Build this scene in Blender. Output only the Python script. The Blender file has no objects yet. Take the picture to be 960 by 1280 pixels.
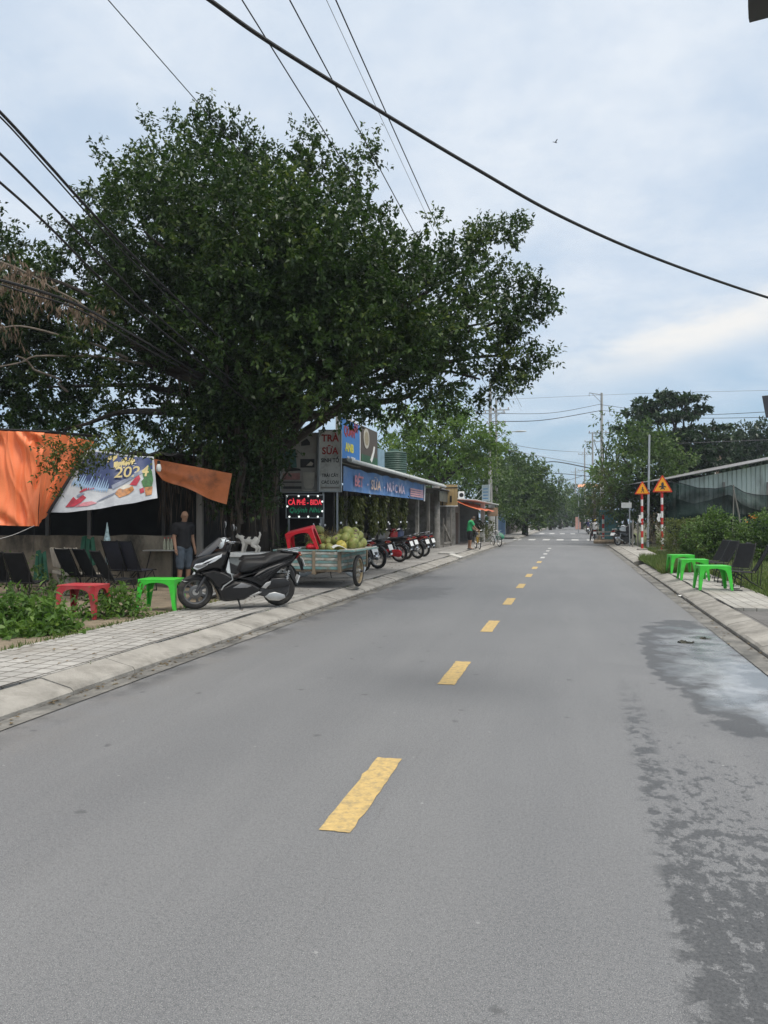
import bpy, bmesh, math, random
import numpy as np
from mathutils import Vector, Matrix, noise
V = Vector
PI = math.pi
rnd = random.Random(7)
rng = np.random.default_rng(11)
scene = bpy.context.scene
COL = scene.collection
rad = math.radians

# ------------------------------------------------------------------ camera
F = 940.0
EYE = V((0, 0, 1.6))
YAW, PITCH = rad(13.98), rad(0.61)
cam_d = bpy.data.cameras.new('camera')
cam_d.sensor_fit = 'HORIZONTAL'
cam_d.sensor_width = 36.0
cam_d.lens = F / 960.0 * 36.0
cam_d.clip_start = 0.05
cam_d.clip_end = 6000
cam = bpy.data.objects.new('camera', cam_d)
COL.objects.link(cam)
cam.location = EYE
cam.rotation_euler = (PI / 2 + PITCH, 0, YAW)
scene.camera = cam
FWD = V((-math.sin(YAW) * math.cos(PITCH), math.cos(YAW) * math.cos(PITCH), math.sin(PITCH)))
RGT = V((math.cos(YAW), math.sin(YAW), 0))
UPV = RGT.cross(FWD)

def P(u, v, d):
    """surveyed point: photo pixel (960x1280) at a measured distance d"""
    return EYE + d * (FWD + RGT * ((u - 480) / F) + UPV * ((640 - v) / F))

def G(u, v, z=0.0):
    r = FWD + RGT * ((u - 480) / F) + UPV * ((640 - v) / F)
    return EYE + r * ((z - EYE.z) / r.z)

def A(u, d, z):
    """point at column u, distance d, height z"""
    p = P(u, 640, d)
    return V((p.x, p.y, z))

# ------------------------------------------------------------------ materials
MATS = {}
def nd(nt, typ, **kw):
    n = nt.nodes.new(typ)
    for k, v in kw.items():
        if k.startswith('i_'):
            n.inputs[k[2:].replace('_', ' ')].default_value = v
        else:
            setattr(n, k, v)
    return n

def mat(name, col, rough=0.6, var=0.25, scale=6.0, bump=0.0, bscale=40.0, metal=0.0, spec=0.4,
        emit=None, estr=0.0, alpha=1.0, dirt=None, dscale=2.0, damt=0.5, coat=0.0, vec=None, rvar=0.15):
    if name in MATS: return MATS[name]
    m = bpy.data.materials.new(name); m.use_nodes = True
    nt = m.node_tree; L = nt.links
    b = nt.nodes['Principled BSDF']
    b.inputs['Roughness'].default_value = rough
    b.inputs['Metallic'].default_value = metal
    b.inputs['Specular IOR Level'].default_value = spec
    b.inputs['Coat Weight'].default_value = coat
    b.inputs['Alpha'].default_value = alpha
    tc = nd(nt, 'ShaderNodeTexCoord')
    mp = nd(nt, 'ShaderNodeMapping')
    if vec: mp.inputs['Scale'].default_value = vec
    L.new(tc.outputs['Object'], mp.inputs['Vector'])
    n1 = nd(nt, 'ShaderNodeTexNoise', i_Scale=scale, i_Detail=6.0, i_Roughness=0.6)
    L.new(mp.outputs['Vector'], n1.inputs['Vector'])
    hi = tuple(min(1, c * (1 + var)) for c in col); lo = tuple(c * (1 - var) for c in col)
    cr = nd(nt, 'ShaderNodeMapRange', i_From_Min=0.3, i_From_Max=0.7)
    L.new(n1.outputs['Fac'], cr.inputs['Value'])
    mx = nd(nt, 'ShaderNodeMix', data_type='RGBA')
    mx.inputs['A'].default_value = (*lo, 1); mx.inputs['B'].default_value = (*hi, 1)
    L.new(cr.outputs['Result'], mx.inputs['Factor'])
    out = mx.outputs['Result']
    if dirt:
        n2 = nd(nt, 'ShaderNodeTexNoise', i_Scale=dscale, i_Detail=8.0, i_Roughness=0.7)
        L.new(mp.outputs['Vector'], n2.inputs['Vector'])
        r2 = nd(nt, 'ShaderNodeMapRange', i_From_Min=0.62 - 0.3 * damt, i_From_Max=0.8 - 0.2 * damt)
        L.new(n2.outputs['Fac'], r2.inputs['Value'])
        m2 = nd(nt, 'ShaderNodeMix', data_type='RGBA')
        m2.inputs['B'].default_value = (*dirt, 1)
        L.new(out, m2.inputs['A']); L.new(r2.outputs['Result'], m2.inputs['Factor'])
        out = m2.outputs['Result']
    L.new(out, b.inputs['Base Color'])
    if rvar:
        rr = nd(nt, 'ShaderNodeMapRange', i_To_Min=max(0.02, rough - rvar), i_To_Max=min(1, rough + rvar))
        L.new(n1.outputs['Fac'], rr.inputs['Value']); L.new(rr.outputs['Result'], b.inputs['Roughness'])
    if bump:
        n3 = nd(nt, 'ShaderNodeTexNoise', i_Scale=bscale, i_Detail=5.0)
        L.new(mp.outputs['Vector'], n3.inputs['Vector'])
        bp = nd(nt, 'ShaderNodeBump', i_Strength=min(1, bump), i_Distance=0.02)
        L.new(n3.outputs['Fac'], bp.inputs['Height']); L.new(bp.outputs['Normal'], b.inputs['Normal'])
    if emit:
        b.inputs['Emission Color'].default_value = (*emit, 1)
        b.inputs['Emission Strength'].default_value = estr
    MATS[name] = m
    return m

def leafmat(name, c1, c2, c3=None, trans=0.3, rough=0.45, clump=0.6):
    """leaves: colour per leaf (random per island) and per clump (noise), thin and translucent"""
    if name in MATS: return MATS[name]
    m = bpy.data.materials.new(name); m.use_nodes = True
    nt = m.node_tree; L = nt.links
    b = nt.nodes['Principled BSDF']; o = nt.nodes['Material Output']
    g = nd(nt, 'ShaderNodeNewGeometry')
    tc = nd(nt, 'ShaderNodeTexCoord')
    n = nd(nt, 'ShaderNodeTexNoise', i_Scale=clump, i_Detail=3.0)
    L.new(tc.outputs['Object'], n.inputs['Vector'])
    ad = nd(nt, 'ShaderNodeMath', operation='MULTIPLY_ADD')
    ad.inputs[1].default_value = 1.5; ad.inputs[2].default_value = -0.5
    L.new(n.outputs['Fac'], ad.inputs[0])
    a2 = nd(nt, 'ShaderNodeMath', operation='MULTIPLY_ADD'); a2.inputs[1].default_value = 0.55
    L.new(g.outputs['Random Per Island'], a2.inputs[0]); L.new(ad.outputs[0], a2.inputs[2])
    cr = nd(nt, 'ShaderNodeValToRGB')
    e = cr.color_ramp.elements
    e[0].color = (*c1, 1); e[0].position = 0.1
    e[1].color = (*c2, 1); e[1].position = 0.75
    if c3:
        k = e.new(0.97); k.color = (*c3, 1)
    L.new(a2.outputs[0], cr.inputs['Fac'])
    L.new(cr.outputs['Color'], b.inputs['Base Color'])
    b.inputs['Roughness'].default_value = rough
    b.inputs['Specular IOR Level'].default_value = 0.35
    t = nd(nt, 'ShaderNodeBsdfTranslucent')
    hs = nd(nt, 'ShaderNodeHueSaturation', i_Value=1.5, i_Saturation=1.1)
    L.new(cr.outputs['Color'], hs.inputs['Color']); L.new(hs.outputs['Color'], t.inputs['Color'])
    ms = nd(nt, 'ShaderNodeMixShader'); ms.inputs[0].default_value = trans
    L.new(b.outputs[0], ms.inputs[1]); L.new(t.outputs[0], ms.inputs[2])
    L.new(ms.outputs[0], o.inputs['Surface'])
    MATS[name] = m
    return m

# ------------------------------------------------------------------ mesh builder
class MB:
    def __init__(s): s.bm = bmesh.new()
    def _mi(s, faces, mi):
        for f in faces: f.material_index = mi
    def box(s, c, size, rot=None, bev=0.0, mi=0, seg=1):
        t = bmesh.new()
        bmesh.ops.create_cube(t, size=1.0)
        bmesh.ops.scale(t, vec=size, verts=t.verts)
        if bev: bmesh.ops.bevel(t, geom=t.edges[:], offset=bev, segments=seg, affect='EDGES', profile=0.5)
        M = Matrix.Translation(V(c))
        if rot is not None: M = M @ (rot.to_4x4() if isinstance(rot, Matrix) else Matrix.Rotation(rot, 4, 'Z'))
        bmesh.ops.transform(t, matrix=M, verts=t.verts)
        s._mi(t.faces, mi); s._join(t); return s
    def _join(s, t):
        me = bpy.data.meshes.new('tmp'); t.to_mesh(me); t.free()
        s.bm.from_mesh(me); bpy.data.meshes.remove(me)
    def bar(s, a, b, w, h=None, mi=0, bev=0.0, up=V((0, 0, 1))):
        a, b = V(a), V(b); d = b - a; L = d.length
        if L < 1e-6: return s
        x = d.normalized()
        y = up.cross(x)
        if y.length < 1e-4: y = V((0, 1, 0)).cross(x)
        y.normalize(); z = x.cross(y)
        R = Matrix((x, y, z)).transposed()
        return s.box((a + b) / 2, (L, w, h or w), R, bev, mi)
    def tube(s, pts, r, n=8, mi=0, cap=True, close=False):
        pts = [V(p) for p in pts]
        N = len(pts)
        rs = r if isinstance(r, (list, tuple)) else [r] * N
        rings = []; ref = None
        for i, p in enumerate(pts):
            if close: t = pts[(i + 1) % N] - pts[i - 1]
            else: t = pts[min(i + 1, N - 1)] - pts[max(i - 1, 0)]
            t.normalize()
            if ref is None:
                ref = t.orthogonal().normalized()
            ref = (ref - t * ref.dot(t))
            if ref.length < 1e-5: ref = t.orthogonal()
            ref.normalize(); b = t.cross(ref)
            rings.append([s.bm.verts.new(p + (ref * math.cos(2 * PI * k / n) + b * math.sin(2 * PI * k / n)) * rs[i]) for k in range(n)])
        fs = []
        for i in range(N if close else N - 1):
            q, w = rings[i], rings[(i + 1) % N]
            for k in range(n):
                fs.append(s.bm.faces.new((q[k], q[(k + 1) % n], w[(k + 1) % n], w[k])))
        if cap and not close:
            fs.append(s.bm.faces.new(rings[0][::-1])); fs.append(s.bm.faces.new(rings[-1]))
        s._mi(fs, mi); return s
    def lathe(s, prof, M=None, n=16, mi=0, closed=False):
        M = M or Matrix()
        rings = [[s.bm.verts.new(M @ V((r * math.cos(2 * PI * k / n), r * math.sin(2 * PI * k / n), z))) for k in range(n)] for r, z in prof]
        fs = []
        cnt = len(rings) if closed else len(rings) - 1
        for i in range(cnt):
            q, w = rings[i], rings[(i + 1) % len(rings)]
            for k in range(n):
                fs.append(s.bm.faces.new((q[k], q[(k + 1) % n], w[(k + 1) % n], w[k])))
        if not closed:
            if prof[0][0] > 1e-4: fs.append(s.bm.faces.new(rings[0][::-1]))
            if prof[-1][0] > 1e-4: fs.append(s.bm.faces.new(rings[-1]))
        s._mi(fs, mi); return s
    def ell(s, c, r, rot=None, seg=14, rings=9, mi=0):
        t = bmesh.new()
        bmesh.ops.create_uvsphere(t, u_segments=seg, v_segments=rings, radius=1.0)
        rr = (r, r, r) if isinstance(r, (int, float)) else r
        M = Matrix.Translation(V(c))
        if rot is not None: M = M @ rot.to_4x4()
        M = M @ Matrix.Diagonal((*rr, 1))
        bmesh.ops.transform(t, matrix=M, verts=t.verts)
        s._mi(t.faces, mi); s._join(t); return s
    def puff(s, pts, w, inset=0.0, mi=0, y0=0.0, yfun=None, layers=None):
        """side-view outline (x, z) given thickness 2w in y, its edges rolled in by inset"""
        pts = [V((p[0], p[1])) for p in pts]
        n = len(pts)
        area = sum(pts[i].x * pts[(i + 1) % n].y - pts[(i + 1) % n].x * pts[i].y for i in range(n))
        if area < 0: pts = pts[::-1]
        def off(k):
            o = []
            for i in range(n):
                a = (pts[i] - pts[i - 1]); b = (pts[(i + 1) % n] - pts[i])
                if a.length < 1e-6 or b.length < 1e-6: o.append(pts[i]); continue
                na = V((-a.y, a.x)).normalized(); nb = V((-b.y, b.x)).normalized()
                q = na + nb
                q = q / max(0.6, q.length ** 2 / 2) if q.length > 0.2 else na
                o.append(pts[i] + q * k)
            return o
        layers = layers or ([(-1, 1), (-0.86, 0.35), (-0.55, 0), (0.55, 0), (0.86, 0.35), (1, 1)] if inset else [(-1, 0), (1, 0)])
        rings = []
        for ly, k in layers:
            rg = []
            for p in off(k * inset):
                y = ly * w
                if yfun: y = yfun(p.x, p.y, y)
                rg.append(s.bm.verts.new((p.x, y0 + y, p.y)))
            rings.append(rg)
        fs = []
        for q, r in zip(rings, rings[1:]):
            for k in range(n):
                fs.append(s.bm.faces.new((q[k], r[k], r[(k + 1) % n], q[(k + 1) % n])))
        fs.append(s.bm.faces.new(rings[0])); fs.append(s.bm.faces.new(rings[-1][::-1]))
        s._mi(fs, mi); return s
    def quad(s, a, b, c, d, mi=0):
        f = s.bm.faces.new([s.bm.verts.new(V(p)) for p in (a, b, c, d)]); f.material_index = mi; return s
    def poly(s, pts, mi=0):
        f = s.bm.faces.new([s.bm.verts.new(V(p)) for p in pts]); f.material_index = mi; return s
    def grid(s, fn, nu, nv, mi=0, thick=0.0):
        """surface fn(i/nu, j/nv); with thick, a closed sheet"""
        def sheet(o):
            return [[s.bm.verts.new(fn(i / nu, j / nv) + o) for j in range(nv + 1)] for i in range(nu + 1)]
        a = sheet(V((0, 0, 0))); fs = []
        for i in range(nu):
            for j in range(nv):
                fs.append(s.bm.faces.new((a[i][j], a[i + 1][j], a[i + 1][j + 1], a[i][j + 1])))
        if thick:
            n = (fn(1, 0) - fn(0, 0)).cross(fn(0, 1) - fn(0, 0)).normalized() * thick
            b = sheet(-n)
            for i in range(nu):
                for j in range(nv):
                    fs.append(s.bm.faces.new((b[i][j], b[i][j + 1], b[i + 1][j + 1], b[i + 1][j])))
            for i in range(nu):
                fs.append(s.bm.faces.new((a[i][0], b[i][0], b[i + 1][0], a[i + 1][0])))
                fs.append(s.bm.faces.new((a[i][nv], a[i + 1][nv], b[i + 1][nv], b[i][nv])))
            for j in range(nv):
                fs.append(s.bm.faces.new((a[0][j], a[0][j + 1], b[0][j + 1], b[0][j])))
                fs.append(s.bm.faces.new((a[nu][j], b[nu][j], b[nu][j + 1], a[nu][j + 1])))
        s._mi(fs, mi); return s
    def xf(s, M):
        bmesh.ops.transform(s.bm, matrix=M, verts=s.bm.verts); return s
    def build(s, name, mats, parent=None, ang=35, fix=True):
        if fix: bmesh.ops.recalc_face_normals(s.bm, faces=s.bm.faces)
        me = bpy.data.meshes.new(name); s.bm.to_mesh(me); s.bm.free()
        for m in (mats if isinstance(mats, (list, tuple)) else [mats]): me.materials.append(m)
        return link(name, me, parent, ang)

def link(name, me, parent=None, ang=35):
    if ang and len(me.polygons):
        me.polygons.foreach_set('use_smooth', [True] * len(me.polygons))
        me.set_sharp_from_angle(angle=rad(ang))
    o = bpy.data.objects.new(name, me); COL.objects.link(o)
    if parent is not None: o.parent = parent
    return o

def tag(o, label, cat, group=None, kind=None):
    o['label'] = label; o['category'] = cat
    if group: o['group'] = group
    if kind: o['kind'] = kind
    return o
def struct(o, kind='structure'):
    o['kind'] = kind; return o
def empty(name, loc, rz, label, cat, group=None):
    o = bpy.data.objects.new(name, None); COL.objects.link(o)
    o.empty_display_size = 0.2
    o.location = loc; o.rotation_euler = (0, 0, rz)
    return tag(o, label, cat, group)
def kids(o): return [c for c in bpy.data.objects if c.parent == o]
CH = {}
def dup(root, loc, rz, label, group=None, swap=None, scale=None):
    if root.name not in CH:
        CH[root.name] = [(c, kids(c)) for c in kids(root)]
    def cp(o, par):
        c = o.copy(); COL.objects.link(c); c.parent = par
        if swap and c.data and any(m and m.name in swap for m in c.data.materials):
            key = c.data.name + '|' + '|'.join(f'{k}>{v.name}' for k, v in swap.items())
            if key not in MATS:
                d = c.data.copy()
                for i, m in enumerate(d.materials):
                    if m and m.name in swap: d.materials[i] = swap[m.name]
                MATS[key] = d
            c.data = MATS[key]
        return c
    r = cp(root, None); r.location = loc
    r.rotation_euler = rz if isinstance(rz, tuple) else (0, 0, rz)
    r['label'] = label
    if group: r['group'] = group
    if scale: r.scale = scale if isinstance(scale, tuple) else (scale,) * 3
    for c, gs in CH[root.name]:
        cc = cp(c, r)
        for g in gs: cp(g, cc)
    return r

def catmull(pts, k=8):
    pts = [V(p) for p in pts]
    q = [pts[0] * 2 - pts[1]] + pts + [pts[-1] * 2 - pts[-2]]
    o = []
    for i in range(1, len(q) - 2):
        a, b, c, d = q[i - 1:i + 3]
        for j in range(k):
            t = j / k
            o.append(0.5 * (2 * b + (c - a) * t + (2 * a - 5 * b + 4 * c - d) * t * t + (3 * b - a - 3 * c + d) * t ** 3))
    o.append(pts[-1]); return o

FONT = None
def text(s, size, M, m, parent, name='lettering', extrude=0.003, align='CENTER', shear=0.0, sx=1.0, bold=0.0):
    cu = bpy.data.curves.new('txt', 'FONT')
    cu.body = s; cu.size = size; cu.extrude = extrude; cu.align_x = align; cu.align_y = 'CENTER'
    cu.shear = shear; cu.offset = bold; cu.resolution_u = 3
    o = bpy.data.objects.new('txt', cu); COL.objects.link(o)
    dg = bpy.context.evaluated_depsgraph_get()
    me = bpy.data.meshes.new_from_object(o.evaluated_get(dg))
    bpy.data.objects.remove(o)
    me.transform(M @ Matrix.Diagonal((sx, 1, 1, 1)))
    me.materials.clear(); me.materials.append(m)
    me.name = name
    return link(name, me, parent, 0)

# ------------------------------------------------------------------ leaves
def leaf_obj(name, pos, dr, nr, ln, wd, m, parent=None, fold=0.12):
    N = len(pos)
    dr = dr / np.maximum(1e-6, np.linalg.norm(dr, axis=1, keepdims=True))
    sd = np.cross(dr, nr); sd /= np.maximum(1e-6, np.linalg.norm(sd, axis=1, keepdims=True))
    up = np.cross(sd, dr)
    ln = np.broadcast_to(ln, (N,))[:, None]; wd = np.broadcast_to(wd, (N,))[:, None]
    v = np.empty((N, 4, 3), np.float32)
    v[:, 0] = pos
    mid = pos + dr * ln * 0.42 + up * ln * fold
    v[:, 1] = mid + sd * wd * 0.5
    v[:, 2] = pos + dr * ln
    v[:, 3] = mid - sd * wd * 0.5
    me = bpy.data.meshes.new(name)
    me.vertices.add(N * 4); me.vertices.foreach_set('co', v.ravel())
    me.loops.add(N * 4); me.loops.foreach_set('vertex_index', np.arange(N * 4, dtype=np.int32))
    me.polygons.add(N); me.polygons.foreach_set('loop_start', np.arange(0, N * 4, 4, dtype=np.int32))
    me.update(); me.validate()
    me.materials.append(m)
    o = bpy.data.objects.new(name, me); COL.objects.link(o)
    if parent is not None: o.parent = parent
    return o

def unit(n):
    a = rng.normal(size=(n, 3)); return a / np.linalg.norm(a, axis=1, keepdims=True)

def sprays(lumps, per, leaves, tw=(0.5, 0.9), inner=0.55, up=0.25, droop=0.1):
    """twigs on and in ellipsoid lumps -> leaf positions and directions"""
    O, D = [], []
    for c, r in lumps:
        r = np.array(r if hasattr(r, '__len__') else (r, r, r), float)
        n = max(3, int(per * (r[0] * r[1] + r[1] * r[2] + r[0] * r[2]) / 3))
        q = unit(n)
        k = inner + (1.04 - inner) * rng.random((n, 1)) ** 0.6
        O.append(np.array(c)[None] + q * r * k)
        D.append(q * 0.8 + unit(n) * 0.55 + np.array([[0, 0, up]]))
    O = np.concatenate(O); D = np.concatenate(D)
    D /= np.linalg.norm(D, axis=1, keepdims=True)
    n = len(O)
    L = tw[0] + (tw[1] - tw[0]) * rng.random((n, 1, 1))
    t = np.linspace(0.05, 1, leaves)[None, :, None] + rng.normal(size=(n, leaves, 1)) * 0.03
    bend = np.array([[[0, 0, -1.0]]]) * droop
    p = O[:, None] + D[:, None] * t * L + bend * (t * L) ** 2 + rng.normal(size=(n, leaves, 3)) * 0.03
    rd = unit(n * leaves).reshape(n, leaves, 3)
    d = D[:, None] * 0.45 + rd * 0.85 + np.array([[[0, 0, -0.25]]])
    nr = rng.normal(size=(n, leaves, 3)) * 0.55 + np.array([[[0, 0, 1.0]]])
    return p.reshape(-1, 3), d.reshape(-1, 3), nr.reshape(-1, 3)
# ------------------------------------------------------------------ sky, sun, exposure
w = bpy.data.worlds.new('World'); scene.world = w; w.use_nodes = True
nt = w.node_tree; L = nt.links
bg = nt.nodes['Background']
SUN_EL, SUN_AZ = rad(58), rad(120)          # azimuth clockwise from +Y
sky = nd(nt, 'ShaderNodeTexSky', sky_type='NISHITA', sun_disc=False)
sky.sun_elevation = SUN_EL; sky.sun_rotation = SUN_AZ
sky.air_density = 1.2; sky.dust_density = 2.0; sky.ozone_density = 1.2
tc = nd(nt, 'ShaderNodeTexCoord')
sx = nd(nt, 'ShaderNodeSeparateXYZ'); L.new(tc.outputs['Generated'], sx.inputs[0])
def M(op, a, b=None, c=None):
    n = nd(nt, 'ShaderNodeMath', operation=op)
    for i, x in enumerate((a, b, c)):
        if x is None: continue
        if isinstance(x, (int, float)): n.inputs[i].default_value = x
        else: L.new(x, n.inputs[i])
    return n.outputs[0]
zz = M('MAXIMUM', sx.outputs['Z'], 0.0)
den = M('ADD', zz, 0.16)
px_, py_ = M('DIVIDE', sx.outputs['X'], den), M('DIVIDE', sx.outputs['Y'], den)
cv = nd(nt, 'ShaderNodeCombineXYZ'); L.new(px_, cv.inputs[0]); L.new(py_, cv.inputs[1])
nz = nd(nt, 'ShaderNodeTexNoise', i_Scale=1.15, i_Detail=9.0, i_Roughness=0.55, i_Distortion=0.35)
L.new(cv.outputs[0], nz.inputs['Vector'])
nz2 = nd(nt, 'ShaderNodeTexNoise', i_Scale=4.5, i_Detail=8.0, i_Roughness=0.6, i_Distortion=0.2)
L.new(cv.outputs[0], nz2.inputs['Vector'])
# thick high overcast, thinning to blue low down
cover = M('MULTIPLY_ADD', nz.outputs['Fac'], 1.5, -0.30)
cover = M('MULTIPLY_ADD', M('SUBTRACT', nz2.outputs['Fac'], 0.5), 0.55, cover)
lift = nd(nt, 'ShaderNodeMapRange', i_From_Min=0.05, i_From_Max=0.30, i_To_Min=-0.50, i_To_Max=0.42)
L.new(zz, lift.inputs['Value'])
cover = M('ADD', cover, lift.outputs['Result'])
cl = nd(nt, 'ShaderNodeClamp'); L.new(cover, cl.inputs['Value'])
cover = cl.outputs[0]
# cloud brightness: soft grey-blue bellies to white tops
cr = nd(nt, 'ShaderNodeValToRGB'); e = cr.color_ramp.elements
e[0].position, e[0].color = 0.30, (6.5, 7.35, 8.55, 1)
e[1].position, e[1].color = 0.72, (7.7, 8.3, 9.0, 1)
mixn = M('MULTIPLY_ADD', M('SUBTRACT', nz2.outputs['Fac'], 0.5), 0.7, nz.outputs['Fac'])
L.new(mixn, cr.inputs['Fac'])
blue = nd(nt, 'ShaderNodeMix', data_type='RGBA'); blue.inputs['Factor'].default_value = 0.62
L.new(sky.outputs[0], blue.inputs['A']); blue.inputs['B'].default_value = (4.7, 6.7, 8.9, 1)
mx = nd(nt, 'ShaderNodeMix', data_type='RGBA')
L.new(cover, mx.inputs['Factor']); L.new(blue.outputs['Result'], mx.inputs['A']); L.new(cr.outputs[0], mx.inputs['B'])
# one long bright bank of cloud low over the right-hand side of the street
bd = (P(900, 408, 1) - EYE).normalized(); bt = P(960, 388, 1) - P(800, 440, 1); bt = (bt - bd * bt.dot(bd)).normalized(); bn = bd.cross(bt)
def dot(v):
    n = nd(nt, 'ShaderNodeVectorMath', operation='DOT_PRODUCT'); L.new(tc.outputs['Generated'], n.inputs[0]); n.inputs[1].default_value = v
    return n.outputs['Value']
wob = M('MULTIPLY', M('SUBTRACT', nz2.outputs['Fac'], 0.5), 0.05)
a_ = M('DIVIDE', M('ADD', dot(bt), wob), 0.15); b_ = M('DIVIDE', M('ADD', dot(bn), wob), 0.026)
r2 = M('ADD', M('MULTIPLY', a_, a_), M('MULTIPLY', b_, b_))
bank = M('MULTIPLY', M('POWER', 2.718, M('MULTIPLY', r2, -1.0)), M('GREATER_THAN', dot(bd), 0.3))
bank = M('MULTIPLY', bank, M('MULTIPLY_ADD', nz2.outputs['Fac'], 1.0, 0.55))
bc = nd(nt, 'ShaderNodeClamp'); L.new(bank, bc.inputs['Value'])
m2 = nd(nt, 'ShaderNodeMix', data_type='RGBA'); L.new(bc.outputs[0], m2.inputs['Factor'])
L.new(mx.outputs['Result'], m2.inputs['A']); m2.inputs['B'].default_value = (8.7, 8.7, 8.6, 1)
# cloud deck overhead, out of view, made brighter and warmer to light the ground
top = nd(nt, 'ShaderNodeMapRange', i_From_Min=0.58, i_From_Max=0.92)
L.new(zz, top.inputs['Value'])
sc_ = nd(nt, 'ShaderNodeMix', data_type='RGBA'); L.new(m2.outputs['Result'], sc_.inputs['A']); L.new(top.outputs['Result'], sc_.inputs['Factor']); sc_.inputs['B'].default_value = (19.5, 18.6, 17.2, 1)
L.new(sc_.outputs['Result'], bg.inputs['Color'])
bg.inputs['Strength'].default_value = 0.106

sd = bpy.data.lights.new('sun', 'SUN'); sd.energy = 2.1; sd.angle = rad(11); sd.color = (1.0, 0.96, 0.9)
so = bpy.data.objects.new('sun', sd); COL.objects.link(so)
sdir = V((math.sin(SUN_AZ) * math.cos(SUN_EL), math.cos(SUN_AZ) * math.cos(SUN_EL), math.sin(SUN_EL)))
so.rotation_euler = sdir.to_track_quat('Z', 'Y').to_euler(); so.location = (0, 0, 40)
scene.view_settings.view_transform = 'Standard'; scene.view_settings.look = 'None'
scene.view_settings.exposure = 0.0; scene.view_settings.gamma = 1.0; scene.view_settings.use_curve_mapping = False
scene.render.engine = 'CYCLES'
scene.cycles.use_denoising = True
scene.cycles.max_bounces = 8; scene.cycles.diffuse_bounces = 4; scene.cycles.transparent_max_bounces = 12
scene.cycles.sample_clamp_indirect = 6

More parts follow.
